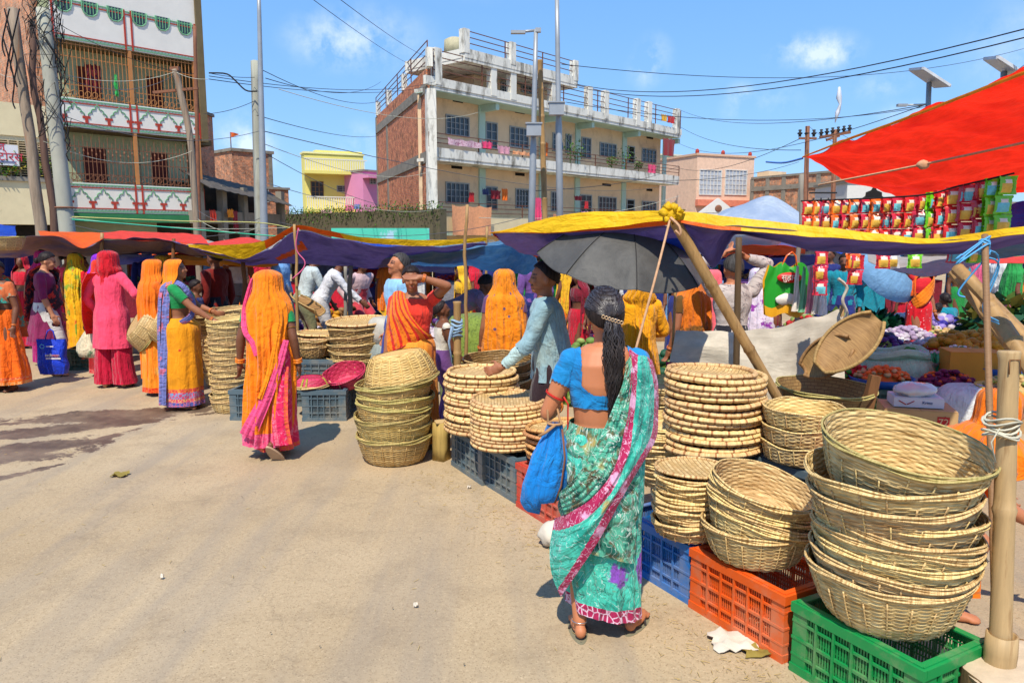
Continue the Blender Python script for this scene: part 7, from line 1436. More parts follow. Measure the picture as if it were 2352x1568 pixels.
    mb = MB(); c = crom([(.15, -.05, 1.3), (.17, -.08, 1.1), (.185, -.1, .8), (.2, -.13, .5), (.215, -.16, .08)], 50); mb.grid([[(Vector(p)+Vector((.01*math.sin(k*2), .07*(k/6-.5), 0)))*s for k in range(7)] for p in c]); mb.build('blue_border', MATS['blue_pink_sash'], o)
    g = F((368, 905)); o, inf = woman('woman in a spotted orange sari standing just behind the pointing woman', g, -.9, 1.54, cloth('orange_spotted', (255, 150, 30), .75, dots=((210, 30, 40), 8, .12), patch=((255, 190, 90), 2.5, .52, .6), border=[(-.02, .06, (236, 60, 20), (250, 120, 40))]), cloth('orange_blouse', (244, 110, 20)), cloth('orange_spot_veil', (255, 124, 12), .75, dots=((200, 30, 40), 9, .08)), R={'w': (.12, .33, .95), 'e': (.6, -.7, -.6)}, vox=.012, vz=.2, vk=dict(face=1.0, body_open=1.2, sh=(.17, .14), mid=(.15, .15), low=(.17, .15), cap=(.105, .118)), sk=dict(r1=(.18, .17)), seed=9)
    # pink kurta woman
    g = F((268, 888)); MK = cloth('pink_kurta', (252, 76, 110), .8, bm=.3); o, inf = make_body(1.63, R={'w': (.3, .17, .99), 'e': (.8, -.7, -.5), 'd': (.3, 1, -.2)}, L={'w': (-.235, .1, .86), 'e': (-.7, -.8, 0)}, legR={'a': (.11, 0, .07)}, legL={'a': (-.1, -.04, .07)}, vox=.010, tone='light', head=(-.25, 0, 0)); put(o, 'woman in a plain pink kurta, crimson trousers and red headscarf seen from behind', g, -.08)
    blouse(o, inf, MK, .95, 1.1, .012, neck=1.33, name='kurta_sleeves', fore=.85, wr=.006); a, b = FULL; s = inf['s']
    lofted('kurta', MK, [(z*s, 0, cy*s, rx*s, ry*s, f*s, a, b) for z, cy, rx, ry, f in ((1.33, 0, .11, .07, .001), (1.28, 0, .162, .1, .002), (1.15, 0, .165, .125, .004), (.98, 0, .163, .125, .005), (.85, 0, .195, .155, .006), (.65, -.005, .205, .16, .010), (.47, -.01, .215, .165, .013))], o, seed=2, folds=((5, .6), (11, .3)))
    MT = cloth('crimson_trousers', (206, 16, 58), .8, bm=.4)
    for q in (-1, 1): lofted('trouser_leg', MT, [(z*s, (q*.1+q*dx)*s, cy*s, rx*s, ry*s, f*s, a, b) for z, dx, cy, rx, ry, f in ((.62, -.01, 0, .1, .12, .004), (.4, 0, -.01, .1, .115, .008), (.2, .01, -.01, .108, .12, .012), (.05, .02, -.0, .118, .13, .015))], o, seed=4+q, folds=((6, .6), (11, .4)))
    MR = cloth('red_scarf', (214, 12, 34), .75, bm=.5); veil(o, inf, MR, 1.2, sh=(.1, .1), mid=(.1, .1), low=(.1, .1), face=.7, body_open=.1, seed=2, fold=.006, name='headscarf', low_open=.1, cap=(.112, .125)); haircap(o, inf)
    mb = MB(); c = crom([(-.12, -.1, 1.33), (-.2, -.08, 1.2), (-.24, -.04, 1.0), (-.27, 0, .8), (-.25, .03, .62)], 40); mb.grid([[(Vector(p)+Vector((-.01-.035*math.sin(k*.5), .17*(k/10-.5)*(1+.5*i/40), .0)))*s for k in range(11)] for i, p in enumerate(c)]); mb.build('dupatta', cloth('vermilion_dupatta', (240, 40, 20), .75, bm=.5), o); sandals(o, inf)
    # basket she carries
    PB = bpy.data.objects.new('x', None); wb = proto_basket('broad_basket', .29, .2, .2, 6, 26, (wcell('pale_splint', (232, 200, 140)), WK, WG), seed=131, rows=1, sr=.004); c = P(318, 735, 8.35); wb.location = c; wb.rotation_euler = (-.5, 2.25, 0); tag(wb, 'big pale splint basket tipped sideways on the arm of the pink kurta woman', 'basket'); wb.location = c+Vector((-.02, 0, .0))
    w2 = dup(wb); w2.location = P(352, 735, 8.2); w2.scale = (.75,)*3; w2.rotation_euler = (-.4, 2.1, 0); tag(w2, 'smaller splint basket held between the two orange sari women', 'basket')
    # left group
    g = F((212, 870)); o, inf = woman('woman in red floral skirt hidden behind the pink kurta woman', g+Vector((.05, .25, 0)), .1, 1.5, cloth('red_floral_skirt', (176, 20, 26), .75, dots=((250, 110, 60), 16, .3), border=[(-.02, .06, (220, 50, 60), (250, 130, 110))]), MR, cloth('vermilion_veil', (236, 50, 26), .75, dots=((120, 20, 30), 20, .2)), L={'w': (-.2, .1, .72)}, vz=.7, seed=11, vox=.013)
    c = P(206, 790, 8.9); t = thing('sack_bag', 'pale printed rice sack bag hanging left of the pink kurta woman', 'bag', c); mb = MB(); A = []
    for i in range(25):
        th = 2*PI*i/24; A.append([(r*math.cos(th)*(1+.1*math.sin(th*3)), .45*r*math.sin(th), z) for r, z in ((.02, .2), (.07, .13), (.16, 0), (.17, -.08), (.14, -.15), (.01, -.17))])
    mb.grid(A); o2 = mb.build('sack', cloth('printed_sack', (226, 212, 176), .7, patch=[((200, 90, 90), 6, .6, .66), ((120, 150, 110), 5, .62, .68)], bm=.5), t); mb = MB(); mb.ell((.0, -.02, .2), (.05, .04, .05)); mb.tube([(0, 0, .2), (.06, 0, .3), (.1, .02, .34)], .015, 6); mb.build('handle', M_dark, t)
    g = F((200, 852)); o, inf = woman('woman wrapped in a vivid purple sari with white specks', g+Vector((0, .5, 0)), .1, 1.56, cloth('marigold_plain', (250, 170, 20)), MR, cloth('purple_veil', (150, 30, 226), .65, dots=((236, 220, 250), 9, .09), bm=.5), L={'w': (-.2, .1, .8)}, vz=.3, seed=12, vk=dict(face=.9, sh=(.17, .13), mid=(.16, .14), low=(.17, .14), cap=(.108, .118)))
    g = F((162, 840)); o, inf = woman('woman in a yellow and green printed sari left of the purple one', g+Vector((0, .3, 0)), -.35, 1.56, cloth('yellow_floral_sari', (250, 176, 10), .75, dots=((240, 90, 60), 6, .16), border=[(-.02, .05, (230, 40, 40), (250, 150, 60))]), MR, cloth('yellow_green_veil', (250, 196, 20), .75, patch=[((150, 180, 50), 4.5, .53, .6), ((236, 110, 40), 5.5, .6, .66)], bm=.5), vz=.25, seed=13, vk=dict(sh=(.17, .13), mid=(.16, .14), low=(.17, .14)))
    # maroon kurta woman facing right with blue shopping bag
    g = F((120, 862)); MMa = cloth('maroon_kurta', (140, 38, 86), .8, bm=.3, border=[(-.02, .05, (170, 20, 90), (150, 30, 90))]); o, inf = make_body(1.6, R={'w': (.19, .1, .80), 'e': (.6, -.8, 0)}, L={'w': (-.2, .1, .8)}, legR={'a': (.09, .06, .07)}, legL={'a': (-.08, -.08, .07)}, vox=.010, tone='light', head=(0, .22, 0)); put(o, 'young woman in a maroon kurta and white trousers facing right with bun hair', g, -PI/2+.35)
    s = inf['s']; blouse(o, inf, MMa, .98, 1.05, .01, neck=1.32, name='kurta_top', fore=.1); lofted('kurta', MMa, [(z*s, 0, cy*s, rx*s, ry*s, f*s, a, b) for z, cy, rx, ry, f in ((1.1, 0, .145, .115, .002), (.98, 0, .155, .125, .004), (.85, 0, .19, .16, .008), (.65, -.01, .21, .19, .014), (.42, -.02, .24, .23, .02))], o, seed=3, folds=((7, .6), (12, .3)))
    trousers(o, inf, cloth('white_trousers', (232, 226, 216), .8), .95, .035, .9); haircap(o, inf, bun=True); band(o, inf, cloth('dark_print_dupatta', (60, 40, 50), .8, patch=((214, 60, 50), 9, .5, .56), bm=.5), 2, side=-1, w=.22, zlow=.7); sandals(o, inf)
    c = P(117, 775, 9.05); bag = thing('shopping_bag', 'royal blue printed shopping bag held by the maroon kurta woman', 'bag', c); A = []
    for i in range(41):
        th = 2*PI*i/40; row = []
        for j in range(13):
            t = j/12; w = np.interp(t, [0, .2, .5, .8, 1], [.175, .17, .16, .175, .15]); d = np.interp(t, [0, .3, .7, 1], [.02, .05, .09, .07]); e = .45; row.append((w*math.copysign(abs(math.cos(th))**e, math.cos(th))+.006*math.sin(t*9), d*math.copysign(abs(math.sin(th))**e, math.sin(th))+.008*math.sin(th*3+t*5), -.02-.42*t))
        A.append(row)
    mb = MB(); mb.grid(A); mb.add([A[i][12] for i in range(40)], [tuple(range(40))]); mb.build('sack', cloth('royal_blue_bag', (20, 60, 200), .5, bm=.5), bag)
    mb = MB(); mb.tube([(-.06, -.02, -.02), (-.03, -.01, .08), (.0, 0, .1)], .008, 5); mb.tube([(.06, -.02, -.02), (.04, -.01, .08), (.0, 0, .1)], .008, 5); mb.build('handle', MATS['royal_blue_bag'], bag)
    wl = plain('print_white', (226, 222, 226), .6); wr = plain('print_pink', (214, 110, 130), .6); mb = MB(); mb.box((.05, -.083, -.21), (.17, .004, .028)); q = mb.build('printed_label', plain('print_lilac', (150, 140, 176)), bag); mb = MB(); mb.box((.06, -.088, -.245), (.18, .004, .018)); mb.build('printed_label', wl, bag)

    text('साड़ी', c+Vector((.01, -.094, -.208)), (1, 0, 0), ZU, .04, wl, bag); text('वस्त्र', c+Vector((.09, -.094, -.208)), (1, 0, 0), ZU, .035, wr, bag); mb = MB(); mb.tube([(-.075+.025*math.cos(t), -.07, -.1+.025*math.sin(t)) for t in [k*PI/8 for k in range(17)]], .005, 4); mb.build('round_mark', plain('print_cyan', (110, 190, 220)), bag); mb = MB(); mb.box((.02, -.072, -.1), (.09, .004, .012)); mb.build('printed_line', wl, bag)
    g = F((24, 898)); o, inf = woman('woman in a bright orange skirt and teal orange printed blouse at the left edge', g+Vector((-.05, .05, 0)), PI-.3, 1.52, cloth('bright_orange_skirt', (255, 108, 6), .75, border=[(-.02, .04, (250, 130, 40), (250, 180, 110)), (.06, .09, (240, 90, 50), (250, 160, 90))], bm=.5), cloth('teal_orange_print', (214, 110, 60), .75, patch=[((70, 200, 180), 5, .54, .6), ((240, 120, 60), 7, .56, .6), ((150, 130, 60), 8, .6, .66)]), R={'w': (.24, .05, .78)}, tone='dark', vox=.011, head=(.5, .1, 0), sk=dict(r1=(.26, .22), hipr=(.18, .15), fold=.02, zt=1.0, zb=.1), seed=15, bun=True)
    band(o, inf, MATS['teal_orange_print'], 4, side=1, w=.3)
    g = F((30, 860)); o, inf = woman('woman in a magenta sari with a basket balanced near the left edge', g+Vector((0, .8, 0)), .3, 1.6, cloth('magenta_skirt', (176, 16, 110)), MR, cloth('magenta_veil', (206, 16, 120), .6, bm=.6), vz=.5, seed=16)
    wb3 = dup(wb); wb3.location = P(8, 575, 9.0); wb3.scale = (.8,)*3; wb3.rotation_euler = (0, 0, 0); tag(wb3, 'splint basket carried at head height at the left edge', 'basket')
    g = F((88, 830)); woman('woman in a hot pink top with bun hair behind the maroon kurta woman', g+Vector((0, .9, 0)), -.4, 1.6, cloth('pink_long_skirt', (236, 60, 120)), cloth('hot_pink_blouse', (246, 60, 110)), None, seed=17, sleeve=1.1)
    g = F((138, 835)); woman('woman in turquoise with dark hair right of the maroon kurta woman', g+Vector((.05, .6, 0)), -1.1, 1.5, cloth('turquoise_skirt', (24, 190, 200)), cloth('dark_red_blouse', (150, 40, 40)), None, seed=18, pallu=cloth('teal_sash', (40, 170, 180)))
    g = F((312, 850)); woman('woman in a mustard yellow veil behind the shoulder of the pink kurta woman', g+Vector((0, .9, 0)), -.5, 1.52, RB['orange'], MR, cloth('mustard_veil', (246, 190, 50), .75, bm=.5), seed=19, vz=.5)
    # shaded figure and others under the middle canopies
    o, inf = man('man in a dark maroon shirt standing in deep shade beneath the yellow canopy', P(500, 700, 9.6)*Vector((1, 1, 0)) if False else Vector((P(500, 700, 9.7).x, 9.7, 0)), 1.2, 1.62, cloth('dark_maroon_shirt', (120, 24, 16)), cloth('dark_trousers', (40, 40, 50)), tone='dark', seed=20)
    o, inf = man('man in a white vest walking beyond the dark pole', Vector((P(551, 700, 12.5).x, 12.5, 0)), .4, 1.62, cloth('white_vest', (236, 234, 232)), cloth('grey_trousers', (150, 150, 150)), vest=True, seed=21)
    MW1 = cloth('white_shirt', (226, 224, 226), .85, bm=.4); MW2 = cloth('grey_white_shirt', (196, 206, 204), .85, bm=.4)
    man('man in a grey white shirt bending with his back turned beside the purple canopy', Vector((P(695, 700, 10.8).x, 10.8, 0)), -1.0, 1.62, MW2, cloth('khaki_trousers', (150, 150, 110)), lean=.35, R={'w': (.2, .4, .75)}, L={'w': (-.1, .4, .75)}, fore=.2, seed=22, tone='dark')
    man('man in a white shirt with a towel leaning over to the right', Vector((P(735, 700, 10.6).x, 10.6, 0)), -1.35, 1.62, MW1, cloth('white_dhoti', (220, 214, 210)), lean=.55, R={'w': (.2, .62, .8)}, L={'w': (-.1, .6, .8)}, seed=23, tone='dark', hair=M_hairg, head=(0, .2, 0))
    man('man seated on the ground in a pale pink shirt in the middle background', Vector((P(822, 700, 11.5).x, 11.5, 0)), -2.2, 1.6, cloth('pale_pink_shirt', (214, 180, 180)), cloth('red_check_wrap', (196, 60, 70)), hz=.75, lean=.2, legR={'a': (.15, .4, .07)}, legL={'a': (-.15, .4, .07)}, seed=24, tone='dark')
    # man with grey hair behind the eye shading woman
    o, inf = man('greying moustached man in a pale blue shirt behind the eye shading woman', Vector((P(912, 700, 7.4).x, 7.4, 0)), PI/2+.45, 1.62, cloth('pale_blue_shirt', (150, 200, 236)), cloth('navy_wrap', (40, 60, 150)), tone='warm', hair=M_hairg, head=(.1, -.3, 0), seed=25, vox=.010)
    # eye shading woman
    X, Yw = P(948, 700, 6.25).x, 6.25
    M_es = cloth('orange_red_striped_sari', (254, 130, 20), .75, stripes=((226, 40, 30), 11, .62, 0), border=[(-.1, .02, (220, 30, 60), (240, 80, 90))], bm=.5); M_cor = cloth('coral_blouse', (248, 66, 48), .8, bm=.4)
    H = 1.55; o, inf = make_body(H, R={'w': (.235, .05, .80)}, L={'w': (-.10, .215, 1.50), 'e': (-1, .15, .05), 'd': (.9, .12, -.05), 'n': (-.1, .5, 1), 'curl': .12}, head=(.1, .06, .04), tone='mid', vox=.0075, girth=1.06); put(o, 'woman in striped orange sari and coral blouse shading her eyes', Vector((X, Yw, 0)), PI)
    blouse(o, inf, M_cor, .98, .5, .009); skirt(o, inf, cloth('pale_orange_skirt', (250, 156, 50), .75, patch=((250, 110, 40), 4, .5, .7), border=[(.6, .64, (236, 50, 20), (240, 60, 30))]), 1.0, .06, seed=21, name='sari_skirt', hipr=(.19, .16), r1=(.22, .19)); haircap(o, inf, bun=True, seed=2)
    s = inf['s']; sh = crom([(.15, .02, 1.335), (.14, .1, 1.28), (.12, .155, 1.2), (.07, .17, 1.1), (.03, .175, 1.0), (.02, .18, .9)], 50); lf = crom([(.06, .03, 1.36), (.04, .1, 1.3), (-.01, .15, 1.18), (-.1, .16, 1.07), (-.17, .12, 1.0), (-.2, .04, .97)], 50); rt = crom([(.19, -.02, 1.3), (.205, .04, 1.2), (.215, .07, 1.08), (.215, .08, .98), (.21, .09, .9), (.2, .1, .84)], 50)
    A = []; uv = []
    for i in range(50):
        row = []
        for j in range(31):
            t = j/30; a_, c_, b_ = Vector(lf[i]), Vector(sh[i]), Vector(rt[i]); p = a_*(1-t)**2+c_*2*t*(1-t)*1.06+b_*t*t; p = p+Vector((0, .014+.009*math.sin(t*22+i*.12), 0)); row.append(p*s); uv.append((t*.5, .6*(1-i/49)))
        A.append(row)
    mb = MB(); mb.grid(A, uv=uv); mb.build('pallu', M_es, o); ribbonband(o, 'bangles', M_bangle, inf['wL'].lerp(inf['eL'], .1), inf['wL']-inf['eL'], .033, .004, 18, 3)
    # boy in vest
    o, inf = man('boy in an off white vest sitting beside the bamboo post', Vector((P(1012, 700, 6.9).x, 6.9, 0)), -1.25, 1.2, cloth('off_white_vest', (226, 218, 200)), cloth('purple_shorts', (110, 70, 130)), tone='dark', vest=True, head=(-.1, -.35, 0), lean=.08, seed=27, cat='boy', male='boy', vox=.009, R={'w': (.15, .25, .85)}, L={'w': (-.15, .25, .85)})
    # dotted orange veil woman
    woman('woman cloaked in an orange veil with small grey motifs, back turned', Vector((P(1158, 700, 6.7).x, 6.85, 0)), .15, 1.50, RB['orange'], cloth('purple_blouse', (110, 70, 110)), cloth('orange_motif_veil', (255, 146, 16), .75, dots=[((120, 90, 120), 11, .19), ((226, 90, 40), 14, .09)], bm=.45), vz=.62, seed=28, vox=.010, vk=dict(sh=(.19, .14), mid=(.21, .17), low=(.225, .18), face=.8, body_open=.8, cap=(.108, .12)))
    # man in blue-grey shirt reaching for the baskets
    MSh = cloth('worn_blue_shirt', (146, 178, 186), .85, patch=((170, 184, 172), 2.5, .5, .68), bm=.5); o, inf = make_body(1.61, R={'w': (.26, .06, .86), 'e': (.8, -.8, 0)}, L={'w': (-.19, .32, .88), 'e': (-.5, -.5, -.7), 'd': (0, 1, -.35), 'curl': .5}, male=True, tone='mid', vox=.0085, head=(.3, -.12, 0), lean=.1, girth=.98); put(o, 'bearded man in a worn blue shirt reaching left under the umbrella', Vector((.28, 5.28, 0)), PI/2-.12)
    s = inf['s']; blouse(o, inf, MSh, .9, 1.1, .016, neck=1.345, name='shirt', fore=.25, wr=.012); lofted('shirt_body', MSh, [(z*s, 0, cy*s, rx*s, ry*s, f*s, a, b) for z, cy, rx, ry, f in ((1.32, .035, .12, .075, .001), (1.26, .03, .178, .11, .003), (1.1, .015, .178, .125, .008), (.95, .0, .175, .135, .012), (.82, -.005, .185, .145, .016), (.77, -.005, .19, .15, .018))], o, seed=8, folds=((5, .6), (9, .4)))
    trousers(o, inf, cloth('dark_brown_trousers', (52, 34, 40)), .98, .02); haircap(o, inf, short=True, seed=5)
    shell(o, inf, 'rolled_cuff', cloth('pale_cuff', (196, 222, 216), .85, bm=.6), lambda lab, t, c, h: ((lab == 'fore') & (t > .2) & (t < .93) & (c[:, 0] < 0)), .012, .006, 30)
    mb = MB(); mb.box((.09*s, .150*s, 1.1*s), (.10, .006, .11)); mb.build('chest_pocket', MSh, o)
    # yellow kurta woman
    MY = cloth('saffron_kurta', (252, 170, 10), .8, bm=.5); g = Vector((P(1468, 700, 6.3).x, 6.3, 0)); o, inf = make_body(1.5, R={'w': (.12, .24, 1.02), 'e': (.9, -.8, -.6)}, L={'w': (-.1, .25, 1.08), 'e': (-1, -.5, -.5)}, vox=.011, head=(.15, -.25, 0)); put(o, 'woman in a saffron yellow kurta and dupatta facing away with bent elbows', g, .05)
    s = inf['s']; blouse(o, inf, MY, .98, 1.1, .014, neck=1.32, name='kurta_sleeves', fore=.85, wr=.008); lofted('kurta', MY, [(z*s, 0, cy*s, rx*s, ry*s, f*s, a, b) for z, cy, rx, ry, f in ((1.3, 0, .13, .085, .002), (1.15, 0, .15, .12, .006), (.98, 0, .15, .12, .008), (.8, 0, .18, .15, .012), (.55, 0, .2, .17, .018), (.3, 0, .215, .18, .022))], o, seed=6); veil(o, inf, MY, .55, sh=(.11, .11), mid=(.09, .15), low=(.1, .17), face=.7, body_open=1.5, seed=3, fold=.016, name='dupatta', cap=(.105, .115)); haircap(o, inf)
    # right hand group
    woman('woman in an ochre orange sari with a brown striped sash behind the slanting bamboo', Vector((P(1590, 700, 6.9).x, 6.9, 0)), .5, 1.5, cloth('ochre_sari', (226, 112, 16)), cloth('brown_blouse', (110, 76, 30)), cloth('ochre_veil', (232, 120, 20), .75, patch=((140, 90, 30), 4, .55, .6), bm=.5), seed=31, vz=.5)
    man('grey haired man in a patterned grey shirt with both hands on his head', Vector((P(1682, 700, 6.6).x, 6.6, 0)), .2, 1.62, cloth('grey_wave_shirt', (196, 184, 176), .85, veins=((120, 108, 110), 5, .1)), cloth('dark_trousers', (40, 40, 50)), R={'w': (.1, .0, 1.58), 'e': (1, 0, .1), 'd': (-.7, .1, .5)}, L={'w': (-.1, .02, 1.6), 'e': (-1, 0, .1), 'd': (.7, .1, .5)}, hair=M_hairg, tone='warm', seed=32, vox=.010)
    woman('woman in a pink and crimson sari left of the patterned shirt man', Vector((P(1636, 700, 7.6).x, 7.6, 0)), .3, 1.46, cloth('crimson_sari', (196, 20, 40)), cloth('salmon_blouse', (250, 110, 110)), cloth('salmon_veil', (250, 110, 120), .75), seed=33)
    woman('woman with a purple white shawl right of the patterned shirt man', Vector((P(1738, 700, 8.0).x, 8.0, 0)), 0, 1.46, cloth('white_purple_print', (226, 216, 232), patch=((150, 60, 170), 8, .54, .6)), cloth('purple_top', (130, 60, 150)), cloth('white_purple_shawl', (230, 220, 236), patch=((150, 60, 170), 9, .54, .6)), seed=34)
    g = Vector((P(2112, 700, 10.2).x, 10.2, 0)); o, inf = woman('red and orange sari woman with a load on her head among vegetables', g, PI+.25, 1.5, cloth('red_white_dot_sari', (232, 24, 40), .75, dots=((250, 200, 200), 24, .2)), cloth('red_blouse', (230, 40, 50)), cloth('red_orange_veil', (250, 110, 30), .75), seed=35, pallu=cloth('orange_pallu', (254, 132, 20)), R={'w': (.17, .05, 1.62), 'e': (1, 0, .3)}, vz=1.1, vk=dict(face=.8))
    mb = MB(); c = Vector((g.x, g.y, 1.56)); mb.ell((0, 0, 0), (.3, .24, .09), None, 18, 10); mb.v = [tuple(Vector(p)+Vector((1, 1, 1))*.03*pn(p[0]*6, p[1]*6, p[2]*6)) for p in mb.v]; o2 = mb.build('cloth_bundle', T_grey); o2.location = c; tag(o2, 'wide beige bundle on the head of the red orange sari woman', 'bundle')
    # seated and crouching vendors, shoppers deep in the market: each with own colours
    def seated(x, y, px, label, c1, c2, hair=True, face=PI, cat='woman', veilc=None, s=1.5, tone='dark'):
        loc = Vector((P(px, 700, y).x, y, x)); o, inf = make_body(s, hz=.24, lean=.25, legR={'a': (.22, .25, .07), 'k': (.8, .3, 1)}, legL={'a': (-.22, .25, .07), 'k': (-.8, .3, 1)}, R={'w': (.2, .42, .5)}, L={'w': (-.15, .42, .5)}, vox=.016, tone=tone); put(o, label, loc, face, cat)
        blouse(o, inf, c1, .8, 1.1, .014, neck=1.34, name='shirt', fore=.4); shell(o, inf, 'wrap', c2, lambda lab, t, c, h: (lab == 'thigh') | (lab == 'calf'), .04, .02, 6)
        if veilc: veil(o, inf, veilc, .3, seed=int(px) % 17)
        haircap(o, inf, bun=cat == 'woman' and not veilc, short=cat != 'woman'); return o
    K = {n: cloth('crowd_'+n, c, .8, bm=.4) for n, c in {'teal': (20, 140, 160), 'navy': (40, 50, 120), 'rose': (230, 100, 140), 'green': (40, 150, 70), 'yellow': (250, 190, 40), 'orange': (250, 120, 20), 'maroon': (130, 24, 44), 'white': (226, 224, 220), 'violet': (120, 80, 150), 'sky': (120, 170, 220), 'grey': (130, 130, 140), 'crimson': (206, 24, 50), 'mauve': (150, 120, 150)}.items()}
    seated(0, 11.5, 2185, 'small woman in a teal top sitting with her back turned by the purple crates', K['teal'], K['navy'], face=.2); seated(0, 11.3, 2150, 'child in rose leaning beside the teal woman', K['rose'], K['violet'], s=1.2, face=-.8)
    seated(0, 9.8, 2330, 'woman in a rose pink sari bending over goods at the right edge', K['rose'], K['rose'], face=1.2, veilc=K['rose'])
    seated(0, 9.6, 870, 'bare shouldered boy sitting with his back turned behind the wide pale baskets', K['yellow'], K['yellow'], cat='boy', s=1.25, face=.3)
    man('man in a mauve shirt bending low left of the bamboo post', Vector((P(1022, 700, 9).x, 9, 0)), -1.3, 1.62, K['mauve'], K['grey'], lean=1.15, R={'w': (.15, .7, .5)}, L={'w': (-.15, .7, .5)}, seed=40, tone='dark')
    bgs = [(450, 9.4, 'child with black hair beside the pointing woman', 'navy', 'maroon', 1.25, 0, 'child'), (1090, 13, 'woman in crimson sitting far back beside the dotted veil woman', 'crimson', 'crimson', 1.4, 1, 'woman'), (1060, 11.5, 'woman in yellow sitting beyond the thin cane', 'yellow', 'orange', 1.35, 1, 'woman'), (1130, 14, 'woman in navy far behind the round baskets', 'navy', 'sky', 1.45, 0, 'woman'), (1228, 10.5, 'man in a violet shirt and black trousers behind the blue shirted man', 'violet', 'navy', 1.6, 0, 'man'),
           (1300, 12, 'woman in a mustard veil beneath the umbrella rim', 'yellow', 'orange', 1.5, 1, 'woman'), (1330, 10, 'woman in maroon below the umbrella edge', 'maroon', 'crimson', 1.35, 1, 'woman'), (1380, 14, 'man in sky blue among the green heaps', 'sky', 'grey', 1.6, 0, 'man'), (1410, 12.5, 'man in white near the green heaps', 'white', 'navy', 1.6, 0, 'man'), (1535, 13, 'man in grey left of the ochre sari woman', 'grey', 'navy', 1.6, 0, 'man'), (1560, 11, 'woman in sky blue behind the ochre sari woman', 'sky', 'navy', 1.5, 1, 'woman'),
           (1770, 12, 'woman in crimson beyond the brown pole', 'crimson', 'maroon', 1.5, 1, 'woman'), (1745, 14, 'man in orange deep behind the brown pole', 'orange', 'navy', 1.6, 0, 'man'), (1900, 12, 'man in navy standing by the dark leafy goods', 'navy', 'navy', 1.6, 0, 'man'), (1935, 10.5, 'man in a teal shirt right of the canvas screen', 'teal', 'navy', 1.55, 0, 'man'), (2070, 14, 'woman in orange behind the blue parasol', 'orange', 'crimson', 1.5, 1, 'woman'), (2200, 13, 'woman in teal beyond the seated teal woman', 'teal', 'green', 1.5, 0, 'woman'), (2240, 14, 'woman in rose among the far right stalls', 'rose', 'violet', 1.5, 1, 'woman'),
           (2290, 12.5, 'man in white at the far right stalls', 'white', 'grey', 1.6, 0, 'man'), (2322, 11.5, 'woman in green at the far right edge', 'green', 'orange', 1.5, 1, 'woman'), (845, 13.5, 'man in dark maroon behind the seated pink shirt man', 'maroon', 'navy', 1.6, 0, 'man'), (895, 12.5, 'woman in orange right behind the greying man', 'orange', 'yellow', 1.5, 1, 'woman'), (600, 13.5, 'woman in crimson far behind the walking woman', 'crimson', 'rose', 1.5, 1, 'woman'), (650, 12.5, 'man in sky blue behind the walking woman', 'sky', 'grey', 1.6, 0, 'man'), (60, 12, 'woman in crimson far left behind the bun haired women', 'crimson', 'crimson', 1.5, 1, 'woman'), (110, 12.5, 'woman in orange far left behind the maroon kurta woman', 'orange', 'yellow', 1.5, 1, 'woman'), (380, 12.5, 'man in white and red behind the orange sari women', 'white', 'crimson', 1.6, 0, 'man'), (345, 13, 'man in navy further behind the orange sari women', 'navy', 'grey', 1.6, 0, 'man')]
    r_ = random.Random(9)
    for i, (px, Y, lb, c1, c2, H, vl, cat) in enumerate(bgs):
        loc = Vector((P(px, 700, Y).x, Y, 0)); fc = r_.choice((0, PI, PI/2, -PI/2, .6, 2.4))+r_.uniform(-.3, .3)
        if cat in ('woman', 'child'): woman(lb, loc, fc, H, K[c2], K[c1], K[c1] if vl else None, tone='dark', vox=.018, seed=50+i, bang=False, sand=False, cat=cat)
        else: man(lb, loc, fc, H, K[c1], K[c2], tone='dark', vox=.018, seed=50+i)
    # seated vendor in orange behind the tallest stack, cropped by the right edge
    c = Vector((1.8, 3.3, 0)); MO = cloth('vendor_orange_sari', (255, 128, 8), .75, patch=((250, 106, 8), 3, .5, .72), bm=.6)
    o, inf = make_body(1.5, hz=.62, lean=1.05, legR={'a': (.2, .2, .07), 'k': (.5, .6, 1)}, legL={'a': (-.15, .25, .07), 'k': (-.5, .6, 1)}, R={'w': (.2, .6, .5)}, L={'w': (-.28, .55, .5)}, vox=.011, tone='warm', head=(0, -.3, 0)); put(o, 'stooping vendor wrapped in an orange sari behind the tallest basket stack', c+Vector((.1, .25, 0)), -PI/2-.25)
    blouse(o, inf, MO, .8, .9, .02, neck=1.34, name='blouse', wr=.01); veil(o, inf, MO, .12, sh=(.26, .2), mid=(.32, .28), low=(.34, .34), face=.9, body_open=.3, seed=6, fold=.03, name='sari'); haircap(o, inf)
crowd()
